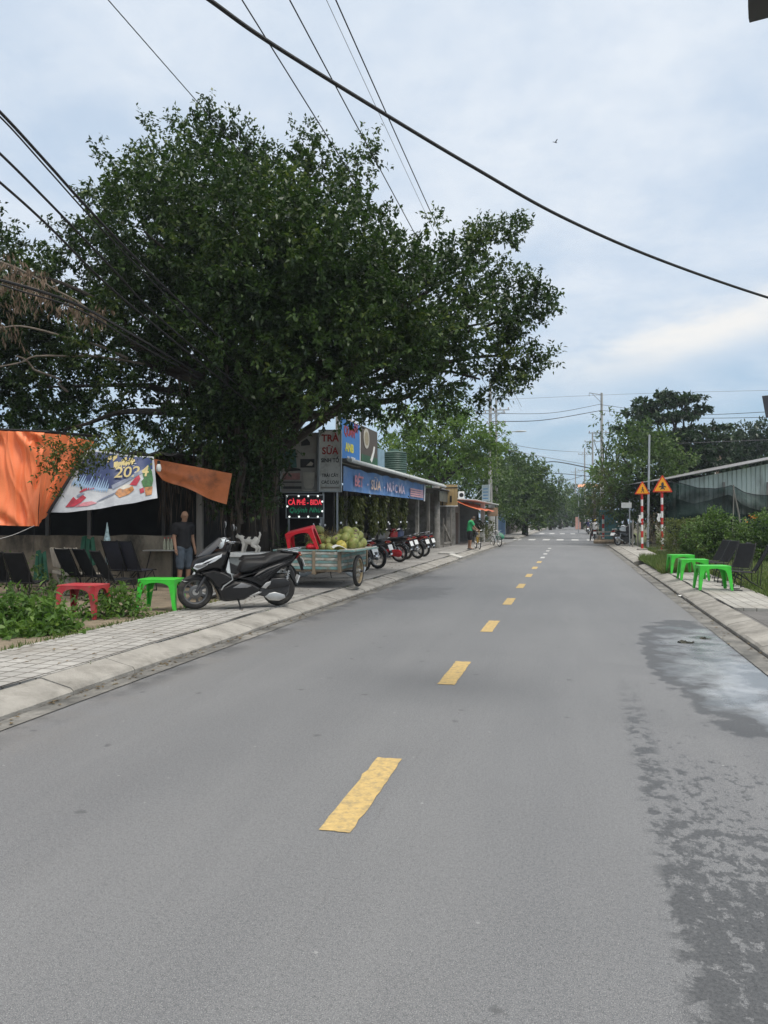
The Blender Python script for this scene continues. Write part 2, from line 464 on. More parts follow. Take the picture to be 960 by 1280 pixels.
# ------------------------------------------------------------------ road
KL, KR = -4.42, 2.22       # kerb faces
GL, GR = -4.19, 1.95       # asphalt edges (concrete gutters beyond)
def asphalt():
    m = bpy.data.materials.new('asphalt'); m.use_nodes = True
    nt = m.node_tree; L = nt.links; b = nt.nodes['Principled BSDF']
    def M(op, a, b_=None, c=None, clamp=False):
        n = nd(nt, 'ShaderNodeMath', operation=op, use_clamp=clamp)
        for i, x in enumerate((a, b_, c)):
            if x is None: continue
            if isinstance(x, (int, float)): n.inputs[i].default_value = x
            else: L.new(x, n.inputs[i])
        return n.outputs[0]
    def N(scale, det=5.0, vec=None, rough=0.6, dist=0.0):
        n = nd(nt, 'ShaderNodeTexNoise', i_Scale=scale, i_Detail=det, i_Roughness=rough, i_Distortion=dist)
        L.new(vec or tc.outputs['Object'], n.inputs['Vector']); return n.outputs['Fac']
    def MR(x, a, c, o0=0.0, o1=1.0, smooth=False):
        n = nd(nt, 'ShaderNodeMapRange', i_From_Min=a, i_From_Max=c, i_To_Min=o0, i_To_Max=o1)
        if smooth: n.interpolation_type = 'SMOOTHSTEP'
        L.new(x, n.inputs['Value']); return n.outputs['Result']
    def MIX(f, A_, B_):
        n = nd(nt, 'ShaderNodeMix', data_type='RGBA'); L.new(f, n.inputs['Factor'])
        for k, x in (('A', A_), ('B', B_)):
            if isinstance(x, tuple): n.inputs[k].default_value = (*x, 1)
            else: L.new(x, n.inputs[k])
        return n.outputs['Result']
    tc = nd(nt, 'ShaderNodeTexCoord')
    sp = nd(nt, 'ShaderNodeSeparateXYZ'); L.new(tc.outputs['Object'], sp.inputs[0])
    x, y = sp.outputs['X'], sp.outputs['Y']
    stretch = nd(nt, 'ShaderNodeMapping'); stretch.inputs['Scale'].default_value = (1.0, 0.12, 1)
    L.new(tc.outputs['Object'], stretch.inputs['Vector'])
    big = N(0.35, 4); mid = N(2.2, 6, rough=0.7); lane = N(1.1, 4, stretch.outputs[0])
    fine = N(60, 3, rough=0.7); medg = N(20, 4, rough=0.7); grit = N(210, 2, rough=0.8)
    c = MIX(MR(big, 0.3, 0.7), (0.100, 0.105, 0.113), (0.136, 0.141, 0.149))
    c = MIX(M('MULTIPLY', MR(lane, 0.40, 0.66), 0.5), c, (0.178, 0.181, 0.184))
    whl = N(2.6, 5, stretch.outputs[0], 0.65)
    c = MIX(M('MULTIPLY', MR(whl, 0.50, 0.72), 0.5), c, (0.105, 0.108, 0.115))
    seam = MR(M('ABSOLUTE', M('ADD', M('ADD', x, 1.02), M('MULTIPLY', M('SUBTRACT', N(0.6, 4), 0.5), 0.10))), 0.012, 0.005)
    c = MIX(M('MULTIPLY', seam, MR(mid, 0.45, 0.6, 0, 0.45)), c, (0.08, 0.08, 0.083))
    c = MIX(M('MULTIPLY', MR(mid, 0.5, 0.75), 0.35), c, (0.122, 0.124, 0.128))
    c = MIX(MR(fine, 0.42, 0.72, 0, 0.6), c, (0.215, 0.219, 0.225))
    c = MIX(MR(fine, 0.46, 0.30, 0, 0.6), c, (0.075, 0.077, 0.081))
    c = MIX(MR(grit, 0.54, 0.66, 0, 0.8), c, (0.36, 0.355, 0.35))
    c = MIX(MR(grit, 0.46, 0.35, 0, 0.8), c, (0.06, 0.062, 0.066))
    c = MIX(MR(medg, 0.52, 0.72, 0, 0.18), c, (0.21, 0.21, 0.21))
    c = MIX(MR(medg, 0.46, 0.30, 0, 0.2), c, (0.10, 0.102, 0.105))
    # paler worn dust along the middle of the left lane and brownish dirt near the gutters
    edge = M('MAXIMUM', MR(x, -3.3, -4.2), MR(x, 1.3, 1.95))
    c = MIX(M('MULTIPLY', M('MULTIPLY', edge, MR(mid, 0.35, 0.65)), 0.45), c, (0.15, 0.14, 0.125))
    # small dark spots and pale chips
    vo = nd(nt, 'ShaderNodeTexVoronoi', voronoi_dimensions='2D', i_Scale=1.3, i_Randomness=1.0); L.new(tc.outputs['Object'], vo.inputs['Vector'])
    sep = nd(nt, 'ShaderNodeSeparateColor'); L.new(vo.outputs['Color'], sep.inputs[0])
    dd = M('ADD', vo.outputs['Distance'], M('MULTIPLY', M('SUBTRACT', N(14, 3), 0.5), 0.10))
    spot = M('MULTIPLY', MR(M('ADD', dd, M('MULTIPLY', M('SUBTRACT', N(30, 3), 0.5), 0.06)), 0.045, 0.02), M('GREATER_THAN', sep.outputs[0], 0.60))
    c = MIX(M('MULTIPLY', spot, 0.7), c, (0.07, 0.072, 0.076))
    vo2 = nd(nt, 'ShaderNodeTexVoronoi', voronoi_dimensions='2D', i_Scale=2.6, i_Randomness=1.0); L.new(tc.outputs['Object'], vo2.inputs['Vector'])
    se2 = nd(nt, 'ShaderNodeSeparateColor'); L.new(vo2.outputs['Color'], se2.inputs[0])
    chip = M('MULTIPLY', MR(M('ADD', vo2.outputs['Distance'], M('MULTIPLY', M('SUBTRACT', N(45, 2), 0.5), 0.04)), 0.028, 0.014), M('GREATER_THAN', se2.outputs[1], 0.8))
    c = MIX(M('MULTIPLY', chip, M('MULTIPLY', fine, 0.8)), c, (0.42, 0.42, 0.41))
    # ---- wet ground on the right: a shallow puddle by the gutter, then splashes carried towards the viewer
    nA = N(1.7, 7, rough=0.62); nB = N(7.5, 6, rough=0.62, dist=0.3); nC = N(5.5, 5, rough=0.6, dist=0.4)
    ny = nd(nt, 'ShaderNodeMapping'); ny.inputs['Scale'].default_value = (1.5, 1.0, 1); L.new(tc.outputs['Object'], ny.inputs['Vector'])
    nB2 = N(10.5, 9, ny.outputs[0], 0.72, 0.2)
    ex = M('DIVIDE', M('SUBTRACT', x, 1.62), 0.74); ey = M('DIVIDE', M('SUBTRACT', y, 9.2), 3.5)
    near = MR(y, 5.2, 7.2, 0.0, 1.0)
    e2 = M('ADD', M('MULTIPLY', ex, ex), M('POWER', M('ABSOLUTE', ey), 3.0))
    e2 = M('ADD', e2, M('MULTIPLY', M('SUBTRACT', nA, 0.5), 2.3))
    e2 = M('ADD', e2, M('MULTIPLY', M('SUBTRACT', nB, 0.5), 0.35))
    wet1 = MR(e2, 1.02, 0.90)
    # splash strip, denser nearer
    sx_ = MR(M('ADD', x, M('MULTIPLY', M('SUBTRACT', nA, 0.5), 0.10)), 0.40, 0.46)
    thr = MR(y, 1.6, 6.4, 0.34, 0.63)
    inn = M('MULTIPLY', M('ABSOLUTE', M('SUBTRACT', x, 0.72)), 0.06)
    wet2 = M('MULTIPLY', sx_, MR(M('SUBTRACT', M('SUBTRACT', M('ADD', nB2, M('MULTIPLY', M('SUBTRACT', nA, 0.5), 0.22)), thr), inn), -0.012, 0.020))
    # narrow tyre trail at the edge of the strip
    tr = M('MULTIPLY', MR(M('ABSOLUTE', M('SUBTRACT', x, M('MULTIPLY_ADD', y, 0.012, 0.42))), 0.12, 0.05), MR(nB, 0.50, 0.54))
    tr = M('MULTIPLY', tr, M('MULTIPLY', MR(y, 8.0, 6.0), MR(y, 2.0, 2.6)))
    wet = M('MINIMUM', M('ADD', M('ADD', wet1, wet2), tr), 1.0)
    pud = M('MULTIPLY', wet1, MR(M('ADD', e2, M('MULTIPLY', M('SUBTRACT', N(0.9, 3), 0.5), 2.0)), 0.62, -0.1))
    # damp gutter along the left kerb and a patch on the far left lane
    lg = M('MULTIPLY', MR(x, -3.85, -4.05), MR(M('ADD', nA, M('MULTIPLY', N(0.5, 2), 0.5)), 0.70, 0.82))
    fx = M('DIVIDE', M('ADD', x, 3.3), 0.85); fy = M('DIVIDE', M('SUBTRACT', y, 16.2), 1.9)
    fp = M('ADD', M('ADD', M('MULTIPLY', fx, fx), M('MULTIPLY', fy, fy)), M('MULTIPLY', M('SUBTRACT', nA, 0.5), 3.0))
    lg = M('MAXIMUM', lg, M('MULTIPLY', MR(fp, 0.9, 0.5), 0.6))
    dark = MIX(MR(fine, 0.35, 0.7), (0.034, 0.036, 0.039), (0.080, 0.082, 0.086))
    sky_refl = MIX(MR(N(1.8, 3), 0.4, 0.62), (0.15, 0.165, 0.18), (0.40, 0.42, 0.44))  # pale base colour paints the sky's reflection into the puddle
    c = MIX(M('MULTIPLY', wet, 0.84), c, dark)
    c = MIX(M('MULTIPLY', pud, 0.85), c, sky_refl)
    c = MIX(M('MULTIPLY', lg, 0.55), c, dark)
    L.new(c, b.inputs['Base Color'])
    rgh = MR(wet, 0, 1, 0.66, 0.50)
    rgh = M('SUBTRACT', rgh, M('MULTIPLY', pud, 0.34))
    L.new(MR(pud, 0, 1, 0.45, 1.0), b.inputs['Specular IOR Level'])
    L.new(rgh, b.inputs['Roughness'])
    bh = M('ADD', M('MULTIPLY', fine, 0.6), M('MULTIPLY', grit, 0.4))
    bp = nd(nt, 'ShaderNodeBump', i_Distance=0.006)
    L.new(MR(pud, 0, 1, 0.55, 0.02), bp.inputs['Strength'])
    L.new(bh, bp.inputs['Height']); L.new(bp.outputs[0], b.inputs['Normal'])
    return m
mb = MB()
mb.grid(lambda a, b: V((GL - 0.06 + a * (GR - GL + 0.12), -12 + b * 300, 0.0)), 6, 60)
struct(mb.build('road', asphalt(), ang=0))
m_conc = mat('kerb_concrete', (0.305, 0.29, 0.262), 0.85, 0.18, 3.0, 0.5, 60, dirt=(0.17, 0.16, 0.14), dscale=2.5, damt=0.55)
m_gut = mat('gutter_concrete', (0.24, 0.23, 0.21), 0.85, 0.25, 3.0, 0.5, 60, dirt=(0.08, 0.08, 0.075), dscale=1.8, damt=0.9)
m_line = mat('gutter_gap', (0.03, 0.028, 0.025), 0.9)

def side_street(y): return 53.0 < y < 64.0
def kerb_line(side, y0, y1, name):
    mb = MB(); y = y0; k = 0
    s = -1 if side == 'l' else 1
    K = KL if side == 'l' else KR
    while y < y1:
        Ls = 1.0
        jz = rnd.uniform(-0.006, 0.006); jx = rnd.uniform(-0.006, 0.006)
        prof = [(0, -0.12), (0, 0.035), (0.03, 0.062), (0.34, 0.138), (0.36, 0.138), (0.36, -0.12)]
        pts = [(K + s * p[0] + jx, p[1] + jz) for p in prof]
        a = [V((p[0], y + 0.006, p[1])) for p in pts]; b = [V((p[0] + rnd.uniform(-.003, .003), y + Ls - 0.006, p[1] + rnd.uniform(-.003, .003))) for p in pts]
        va = [mb.bm.verts.new(p) for p in a]; vb = [mb.bm.verts.new(p) for p in b]
        n = len(va)
        for i in range(n): mb.bm.faces.new((va[i], va[(i + 1) % n], vb[(i + 1) % n], vb[i]))
        mb.bm.faces.new(va); mb.bm.faces.new(vb[::-1])
        y += Ls
    return struct(mb.build(name, m_conc, ang=30))
kerb_line('l', -8, 52, 'kerb'); kerb_line('l', 65, 200, 'kerb')
kerb_line('r', -8, 27, 'kerb'); kerb_line('r', 29, 180, 'kerb')
for (x0, x1) in ((GL, KL), (GR, KR)):
    mb = MB(); s = 1 if x1 > x0 else -1
    mb.grid(lambda a, b: V((x0 + a * (x1 - s * 0.035 - x0), -10 + b * 200, 0.006 + 0.004 * math.sin(b * 90))), 2, 80)
    struct(mb.build('gutter', m_gut))
    mb = MB()
    mb.quad((x1 - s * 0.05, -10, -0.002), (x1 + s * 0.01, -10, -0.002), (x1 + s * 0.01, 190, -0.002), (x1 - s * 0.05, 190, -0.002))
    struct(mb.build('gutter_joint', m_line, ang=0))

# road markings
m_yel = mat('yellow_paint', (0.52, 0.37, 0.15), 0.7, 0.16, 30, 0.35, 90, dirt=(0.27, 0.22, 0.13), dscale=16, damt=0.52)
m_whp = mat('white_paint_worn', (0.48, 0.48, 0.47), 0.7, 0.12, 20, 0.3, 90, dirt=(0.3, 0.3, 0.3), dscale=9, damt=0.5)
def mark(x0, x1, y0, y1, m):
    mb = MB()
    j = lambda: rnd.gauss(0, 0.0035); n = 14
    pts = [(x0 + j() + (x1 - x0) * k / 6, y0 + j(), 0.004) for k in range(6)] + [(x1 + j(), y0 + (y1 - y0) * k / n, 0.004) for k in range(n)]
    pts += [(x1 + j() - (x1 - x0) * k / 6, y1 + j(), 0.004) for k in range(6)] + [(x0 + j(), y1 - (y1 - y0) * k / n, 0.004) for k in range(n)]
    mb.poly(pts)
    return struct(mb.build('road_marking', m, ang=0))
for k in range(12):
    mark(-1.27, -1.10, 3.70 + 3.55 * k, 4.92 + 3.55 * k, m_yel if k < 8 else m_whp)
for u, v in ((648, 673.7), (666, 673.7), (683.6, 673.7), (700.5, 674), (718.6, 674), (737, 674)):
    x = G(u, 674).x; mark(x - 0.27, x + 0.27, 60.5, 64.5, m_whp)
for u in (664, 677, 690, 703, 716):
    x = G(u, 667).x; mark(x - 0.27, x + 0.27, 88, 94, m_whp)
mb = MB(); mb.quad((GL + .1, 47.0, 0.004), (GR - .1, 47.0, 0.004), (GR - .1, 47.6, 0.004), (GL + .1, 47.6, 0.004))
struct(mb.build('road_marking', mat('pale_patch', (0.30, 0.30, 0.30), 0.8, 0.2, 3), ang=0))

# ------------------------------------------------------------------ ground, pavements
m_earth = mat('earth', (0.125, 0.10, 0.07), 0.95, 0.35, 1.5, 0.6, 14, dirt=(0.06, 0.075, 0.03), dscale=0.35, damt=0.7)
mb = MB()
mb.grid(lambda a, b: V((-205 + 410 * a, -55 + 410 * b, -0.05)), 4, 4)
struct(mb.build('ground', m_earth, ang=0))
m_dirt = mat('dirt', (0.235, 0.19, 0.135), 0.95, 0.3, 1.6, 0.8, 22, dirt=(0.10, 0.085, 0.06), dscale=1.1, damt=0.6)
def dz(x, y): return 0.02 * noise.noise(V((x * 0.9, y * 0.9, 0))) + 0.012 * noise.noise(V((x * 3, y * 3, 4)))
mb = MB()
mb.grid(lambda a, b: V((-6.05 - 34 * a, -4 + 54 * b, 0.12 + dz(-6.05 - 34 * a, -4 + 54 * b) * min(1, a * 40))), 90, 130)
struct(mb.build('dirt_ground', m_dirt))

def tiles(name, size, c1, c2, joint, mortar=0.012, bump=0.4):
    m = bpy.data.materials.new(name); m.use_nodes = True
    nt = m.node_tree; L = nt.links; b = nt.nodes['Principled BSDF']
    tc = nd(nt, 'ShaderNodeTexCoord')
    nz = nd(nt, 'ShaderNodeTexNoise', i_Scale=3.0, i_Detail=6.0, i_Roughness=0.65); L.new(tc.outputs['Object'], nz.inputs['Vector'])
    # slightly wandering courses
    ofs = nd(nt, 'ShaderNodeTexNoise', i_Scale=0.8, i_Detail=2.0); L.new(tc.outputs['Object'], ofs.inputs['Vector'])
    sub = nd(nt, 'ShaderNodeVectorMath', operation='MULTIPLY_ADD'); L.new(ofs.outputs['Color'], sub.inputs[0])
    sub.inputs[1].default_value = (0.09, 0.09, 0); L.new(tc.outputs['Object'], sub.inputs[2])
    br = nd(nt, 'ShaderNodeTexBrick', offset=0.0, squash=1.0)
    L.new(sub.outputs[0], br.inputs['Vector'])
    for k, v_ in (('Scale', 1.0), ('Mortar Size', mortar), ('Mortar Smooth', 0.1), ('Brick Width', size), ('Row Height', size), ('Bias', 0.0)):
        br.inputs[k].default_value = v_
    br.inputs['Color1'].default_value = (*c1, 1); br.inputs['Color2'].default_value = (*c2, 1); br.inputs['Mortar'].default_value = (*joint, 1)
    mx = nd(nt, 'ShaderNodeMix', data_type='RGBA', blend_type='MULTIPLY'); mx.inputs['Factor'].default_value = 0.8
    mr = nd(nt, 'ShaderNodeMapRange', i_From_Min=0.3, i_From_Max=0.7, i_To_Min=0.62, i_To_Max=1.15); L.new(nz.outputs['Fac'], mr.inputs['Value'])
    L.new(br.outputs['Color'], mx.inputs['A']); L.new(mr.outputs[0], mx.inputs['B'])
    n3 = nd(nt, 'ShaderNodeTexNoise', i_Scale=0.9, i_Detail=7.0, i_Roughness=0.7); L.new(tc.outputs['Object'], n3.inputs['Vector'])
    m3 = nd(nt, 'ShaderNodeMapRange', i_From_Min=0.52, i_From_Max=0.68, i_To_Max=0.55); L.new(n3.outputs['Fac'], m3.inputs['Value'])
    mx2 = nd(nt, 'ShaderNodeMix', data_type='RGBA'); mx2.inputs['B'].default_value = (0.2, 0.18, 0.15, 1)
    L.new(mx.outputs['Result'], mx2.inputs['A']); L.new(m3.outputs[0], mx2.inputs['Factor'])
    L.new(mx2.outputs['Result'], b.inputs['Base Color']); b.inputs['Roughness'].default_value = 0.85
    bp = nd(nt, 'ShaderNodeBump', i_Strength=bump, i_Distance=0.01, invert=True)
    L.new(br.outputs['Fac'], bp.inputs['Height']); L.new(bp.outputs[0], b.inputs['Normal'])
    return m
m_tile = tiles('paving_tiles', 0.2, (0.40, 0.39, 0.365), (0.34, 0.33, 0.31), (0.15, 0.14, 0.125), 0.013)
m_tile2 = tiles('paving_tiles_pale', 0.2, (0.42, 0.405, 0.37), (0.35, 0.34, 0.31), (0.17, 0.16, 0.14), 0.010)
m_slab = tiles('paving_slabs', 1.2, (0.33, 0.32, 0.30), (0.28, 0.27, 0.255), (0.08, 0.075, 0.065), 0.015)
def pav(name, x0, x1, y0, y1, z, m, nx=3, ny=40):
    x0, x1 = min(x0, x1), max(x0, x1)
    mb = MB()
    mb.grid(lambda a, b: V((x0 + (x1 - x0) * a, y0 + (y1 - y0) * b, z + 0.008 * noise.noise(V((a * 3, (y0 + (y1 - y0) * b) * 0.7, 2))))), nx, ny, thick=0.1)
    return struct(mb.build(name, m, ang=20))
pav('pavement', KL - 0.375, -6.17, -8, 14.0, 0.145, m_tile)
pav('pavement', KL - 0.375, -7.6, 14.012, 52, 0.147, m_slab)
pav('pavement', KL - 0.375, -7.0, 66, 180, 0.147, m_slab, 2, 20)
pav('pavement', KR + 0.375, 3.62, 13.5, 22.2, 0.147, m_tile2)
pav('pavement', KR + 0.375, 3.55, 30.0, 90, 0.147, m_tile2, 2, 30)
m_patch = mat('old_tarmac', (0.13, 0.125, 0.12), 0.9, 0.3, 5, 0.7, 40)
pav('side_driveway', KR + 0.375, 6.5, -6, 13.45, 0.10, m_patch)
m_grassb = mat('grass_soil', (0.085, 0.10, 0.035), 0.95, 0.35, 2.5, 0.6, 20)
mb = MB()
mb.grid(lambda a, b: V((3.63 + 30 * a, 13.5 + 76 * b, 0.10 + 2 * dz(3.6 + 30 * a, 12 + 78 * b) + 0.04 * min(1, a * 20))), 40, 100)
struct(mb.build('grass_verge', m_grassb))
mb = MB()
mb.grid(lambda a, b: V((2.42 + 1.22 * a, 22.0 + 8.2 * b, 0.10 + 0.07 * math.sin(PI * b) + 2 * dz(2.4 + 1.2 * a, 20 + 8 * b))), 8, 40)
struct(mb.build('grass_verge', m_grassb))
# open dark joint between kerb and paving, ragged
for x0, y0, y1, s in ((KL - 0.372, -8, 50, 1), (KR + 0.372, -6, 26, -1)):
    mb = MB(); n_ = int((y1 - y0) * 8)
    mb.grid(lambda a, b: V((x0 + (a - 0.5) * (0.012 + 0.05 * max(0, noise.noise(V((y0 + (y1 - y0) * b, 3, 1))) + .15)) + 0.02 * noise.noise(V(((y0 + (y1 - y0) * b) * .6, 1, 7))), y0 + (y1 - y0) * b, 0.159)), 1, n_)
    struct(mb.build('pavement_joint', m_line, ang=0))
# concrete ramp over the kerb by the posts and worn slabs
m_ramp = mat('ramp_concrete', (0.46, 0.45, 0.42), 0.85, 0.15, 4, 0.4, 40)
for (x0, x1, y0, y1) in ((-4.38, -4.85, 30.3, 31.2), (-4.90, -5.5, 31.6, 32.3)):
    mb = MB()
    mb.grid(lambda a, b: V((x0 + (x1 - x0) * a, y0 + (y1 - y0) * b, (0.03 + 0.14 * a) if x0 > -4.5 else 0.165)), 3, 3, thick=0.05)
    struct(mb.build('kerb_ramp', m_ramp))
# side street on the left
mb = MB(); mb.quad((-40, 53.0, 0.003), (GL, 53.0, 0.003), (GL, 64.0, 0.003), (-40, 64.0, 0.003))
struct(mb.build('side_street', mat('old_tarmac_pale', (0.2, 0.2, 0.2), 0.85, 0.25, 1.2, 0.5, 40), ang=0))
# grass
def grass(name, n, fx, fy, h=(0.10, 0.26), m=None, hf=None):
    x = fx(rng.random(n), rng.random(n)); y = fy(rng.random(n), x)
    z = np.full(n, 0.10)
    pos = np.stack([x, y, z], 1)
    d = np.stack([rng.normal(size=n) * 0.45, rng.normal(size=n) * 0.45, np.ones(n)], 1)
    nr = unit(n); ln = h[0] + (h[1] - h[0]) * rng.random(n) ** 1.5
    return struct(leaf_obj(name, pos, d, nr, ln, 0.012 + 0.012 * rng.random(n), m, fold=0.05), 'stuff')
m_gr = leafmat('grass_blades', (0.05, 0.085, 0.018), (0.12, 0.17, 0.045), (0.26, 0.22, 0.10), 0.3, 0.6, 1.2)
grass('grass', 34000, lambda a, b: 3.6 + 5.4 * a ** 1.3, lambda a, x: 14 + 26 * a, (0.08, 0.24), m_gr)
grass('grass', 15000, lambda a, b: 2.44 + 1.25 * a, lambda a, x: 22.2 + 7.8 * a + (x - 3) * 0.6, (0.10, 0.34), m_gr)

# weeds at the paving edges and fallen leaves in the gutters
grass('weeds', 2600, lambda a, b: -6.17 - 0.10 * a ** 2 + 0.05 * b, lambda a, x: -2 + 16 * a ** 1.2, (0.03, 0.13), m_gr)
grass('weeds', 500, lambda a, b: KL - 0.37 + 0.03 * a, lambda a, x: 2 + np.floor(a * 14) * 2.3 + (a * 977 % 1) * 0.25, (0.02, 0.07), m_gr)
m_lit = leafmat('fallen_leaves', (0.07, 0.05, 0.025), (0.17, 0.12, 0.055), (0.22, 0.19, 0.08), 0.1, 0.7, 3)
n = 1500
q = rng.random(n); xs = np.where(q < .30, GL - 0.02 - 0.2 * rng.random(n) ** .5, np.where(q < .42, GR + .26 * rng.random(n) ** .5, np.where(q < .62, -4.8 - 1.3 * rng.random(n), -6.2 - 4 * rng.random(n) ** 1.5)))
ys = 2 + 26 * rng.random(n) ** 1.3
zs = np.where(q < .42, 0.014, np.where(q < .62, 0.160, 0.155))
o = leaf_obj('leaf_litter', np.stack([xs, ys, zs], 1).astype(np.float32), np.stack([rng.normal(size=n), rng.normal(size=n), .12 * rng.random(n)], 1), np.array([[0, 0, 1.0]]) + unit(n) * .15, rng.uniform(.03, .075, n), rng.uniform(.015, .035, n), m_lit); struct(o, 'stuff')
# ------------------------------------------------------------------ shared materials
m_black = mat('black_plastic', (0.018, 0.018, 0.019), 0.38, 0.15, 12)
m_blackm = mat('black_metal', (0.022, 0.022, 0.023), 0.42, 0.2, 20, metal=0.4)
m_mesh = mat('black_sling_fabric', (0.016, 0.017, 0.019), 0.85, 0.3, 9, 0.4, 220, spec=0.15)
m_rub = mat('tyre_rubber', (0.022, 0.021, 0.020), 0.8, 0.35, 8, 0.3, 80, dirt=(0.09, 0.08, 0.065), dscale=5, damt=0.35)
m_chr = mat('chrome', (0.62, 0.62, 0.62), 0.22, 0.1, 10, metal=1.0, dirt=(0.2, 0.18, 0.15), dscale=8, damt=0.2)
m_alu = mat('dull_aluminium', (0.50, 0.50, 0.49), 0.42, 0.15, 8, metal=0.8)
m_green = mat('green_plastic', (0.055, 0.52, 0.045), 0.38, 0.12, 5, dirt=(0.07, 0.30, 0.05), dscale=7, damt=0.3)
m_redp = mat('red_plastic', (0.62, 0.018, 0.030), 0.36, 0.15, 5, dirt=(0.33, 0.02, 0.03), dscale=6, damt=0.3)
m_pink = mat('faded_red_plastic', (0.42, 0.032, 0.042), 0.5, 0.2, 5, dirt=(0.30, 0.10, 0.09), dscale=5, damt=0.5)
m_wood = mat('weathered_wood', (0.20, 0.155, 0.105), 0.85, 0.35, 3, 0.5, 25, vec=(1, 1, 0.15), dirt=(0.08, 0.065, 0.05), dscale=4, damt=0.5)
m_greyw = mat('grey_old_timber', (0.24, 0.225, 0.20), 0.85, 0.3, 4, 0.5, 25, vec=(1, 1, 0.15), dirt=(0.10, 0.09, 0.08), dscale=3, damt=0.5)
m_post = mat('old_concrete', (0.27, 0.26, 0.24), 0.9, 0.22, 3, 0.5, 30, dirt=(0.11, 0.105, 0.09), dscale=2, damt=0.6)
m_wallc = mat('stained_cement_wall', (0.26, 0.225, 0.17), 0.92, 0.3, 1.4, 0.5, 18, dirt=(0.055, 0.05, 0.04), dscale=1.3, damt=0.75, vec=(1, 1, 0.45))
m_dark = mat('near_black_boards', (0.030, 0.028, 0.026), 0.9, 0.3, 2)  # near-black colour that makes the interiors dark
m_tin = mat('grey_tin_roof', (0.24, 0.245, 0.25), 0.55, 0.2, 1.2, metal=0.3, dirt=(0.11, 0.085, 0.065), dscale=1.5, damt=0.5)
m_pale = mat('pale_roof_edge', (0.52, 0.54, 0.53), 0.6, 0.15, 2, dirt=(0.28, 0.27, 0.24), dscale=2, damt=0.4)
m_white = mat('white_enamel', (0.74, 0.74, 0.72), 0.45, 0.1, 3, dirt=(0.45, 0.43, 0.38), dscale=3, damt=0.3)
m_steel = mat('galvanised_frame', (0.42, 0.44, 0.45), 0.45, 0.15, 4, metal=0.6)

# ------------------------------------------------------------------ plastic tables (low, arched legs)
def plastic_table(name, label, m, group, W=0.62, D=0.44, H=0.50, cat='table'):
    t = empty(name, (0, 0, 0), 0, label, cat, group)
    mb = MB()
    mb.box((0, 0, H - 0.012), (W, D, 0.024), bev=0.010, seg=2)
    mb.box((0, 0, H + 0.001), (W - 0.09, D - 0.09, 0.006), bev=0.002)
    def apron(L):
        n = 10; p = [(-L / 2, H - 0.02), (-L / 2 - 0.006, H - 0.12), (-L / 2 + 0.085, H - 0.14)]
        for k in range(n + 1):
            a = PI - PI * k / n
            p.append((math.cos(a) * (L / 2 - 0.09), H - 0.13 + math.sin(a) * 0.075))
        return p + [(L / 2 - 0.085, H - 0.14), (L / 2 + 0.006, H - 0.12), (L / 2, H - 0.02)]
    for s in (-1, 1):
        mb.puff(apron(W - 0.02), 0.006, y0=s * (D / 2 - 0.008))
    b2 = MB()
    for s in (-1, 1): b2.puff(apron(D - 0.02), 0.006, y0=s * (W / 2 - 0.008))
    b2.xf(Matrix.Rotation(PI / 2, 4, 'Z'))
    me = bpy.data.meshes.new('t'); b2.bm.to_mesh(me); mb.bm.from_mesh(me); bpy.data.meshes.remove(me)
    mb.build('tabletop', m, t)
    for sx in (-1, 1):
        for sy in (-1, 1):
            mb = MB()
            def ring(z, ox, a, th):
                X, Y = sx * (W / 2 + ox), sy * (D / 2 + ox)
                return [mb.bm.verts.new((X - sx * p, Y - sy * q, z)) for p, q in ((0, 0), (a, 0), (a, th), (th, th), (th, a), (0, a))]
            r = [ring(H - 0.05, -0.004, 0.125, 0.014), ring(H - 0.13, 0.0, 0.095, 0.014), ring(H * 0.4, 0.014, 0.07, 0.014), ring(0.0, 0.028, 0.05, 0.016)]
            for q, w2 in zip(r, r[1:]):
                for k in range(6): mb.bm.faces.new((q[k], q[(k + 1) % 6], w2[(k + 1) % 6], w2[k]))
            mb.bm.faces.new(r[0]); mb.bm.faces.new(r[-1])
            mb.build('leg', m, t)
    return t
GT = 'green plastic tables'
gt = plastic_table('plastic_table', 'bright green low plastic table beside the big black scooter\'s front wheel', m_green, GT)
p = A(202, 12.35, 0.145); gt.location = p; gt.rotation_euler = (0, 0, rad(8))
rp = dup(gt, A(105, 11.45, 0.125), rad(4), 'faded red low plastic table standing between two leafy green shrubs', 'red plastic tables', {'green_plastic': m_pink})
for (x, y, a, lab) in ((2.86, 16.9, 6, 'green plastic table closest to the camera of the three in a row'),
                       (2.86, 19.5, 3, 'middle of the three green plastic tables in a row along the kerb'),
                       (2.90, 21.9, 9, 'green plastic table farthest along the kerb, its end half in the grass')):
    dup(gt, (x, y, 0.155), rad(a), lab, GT)

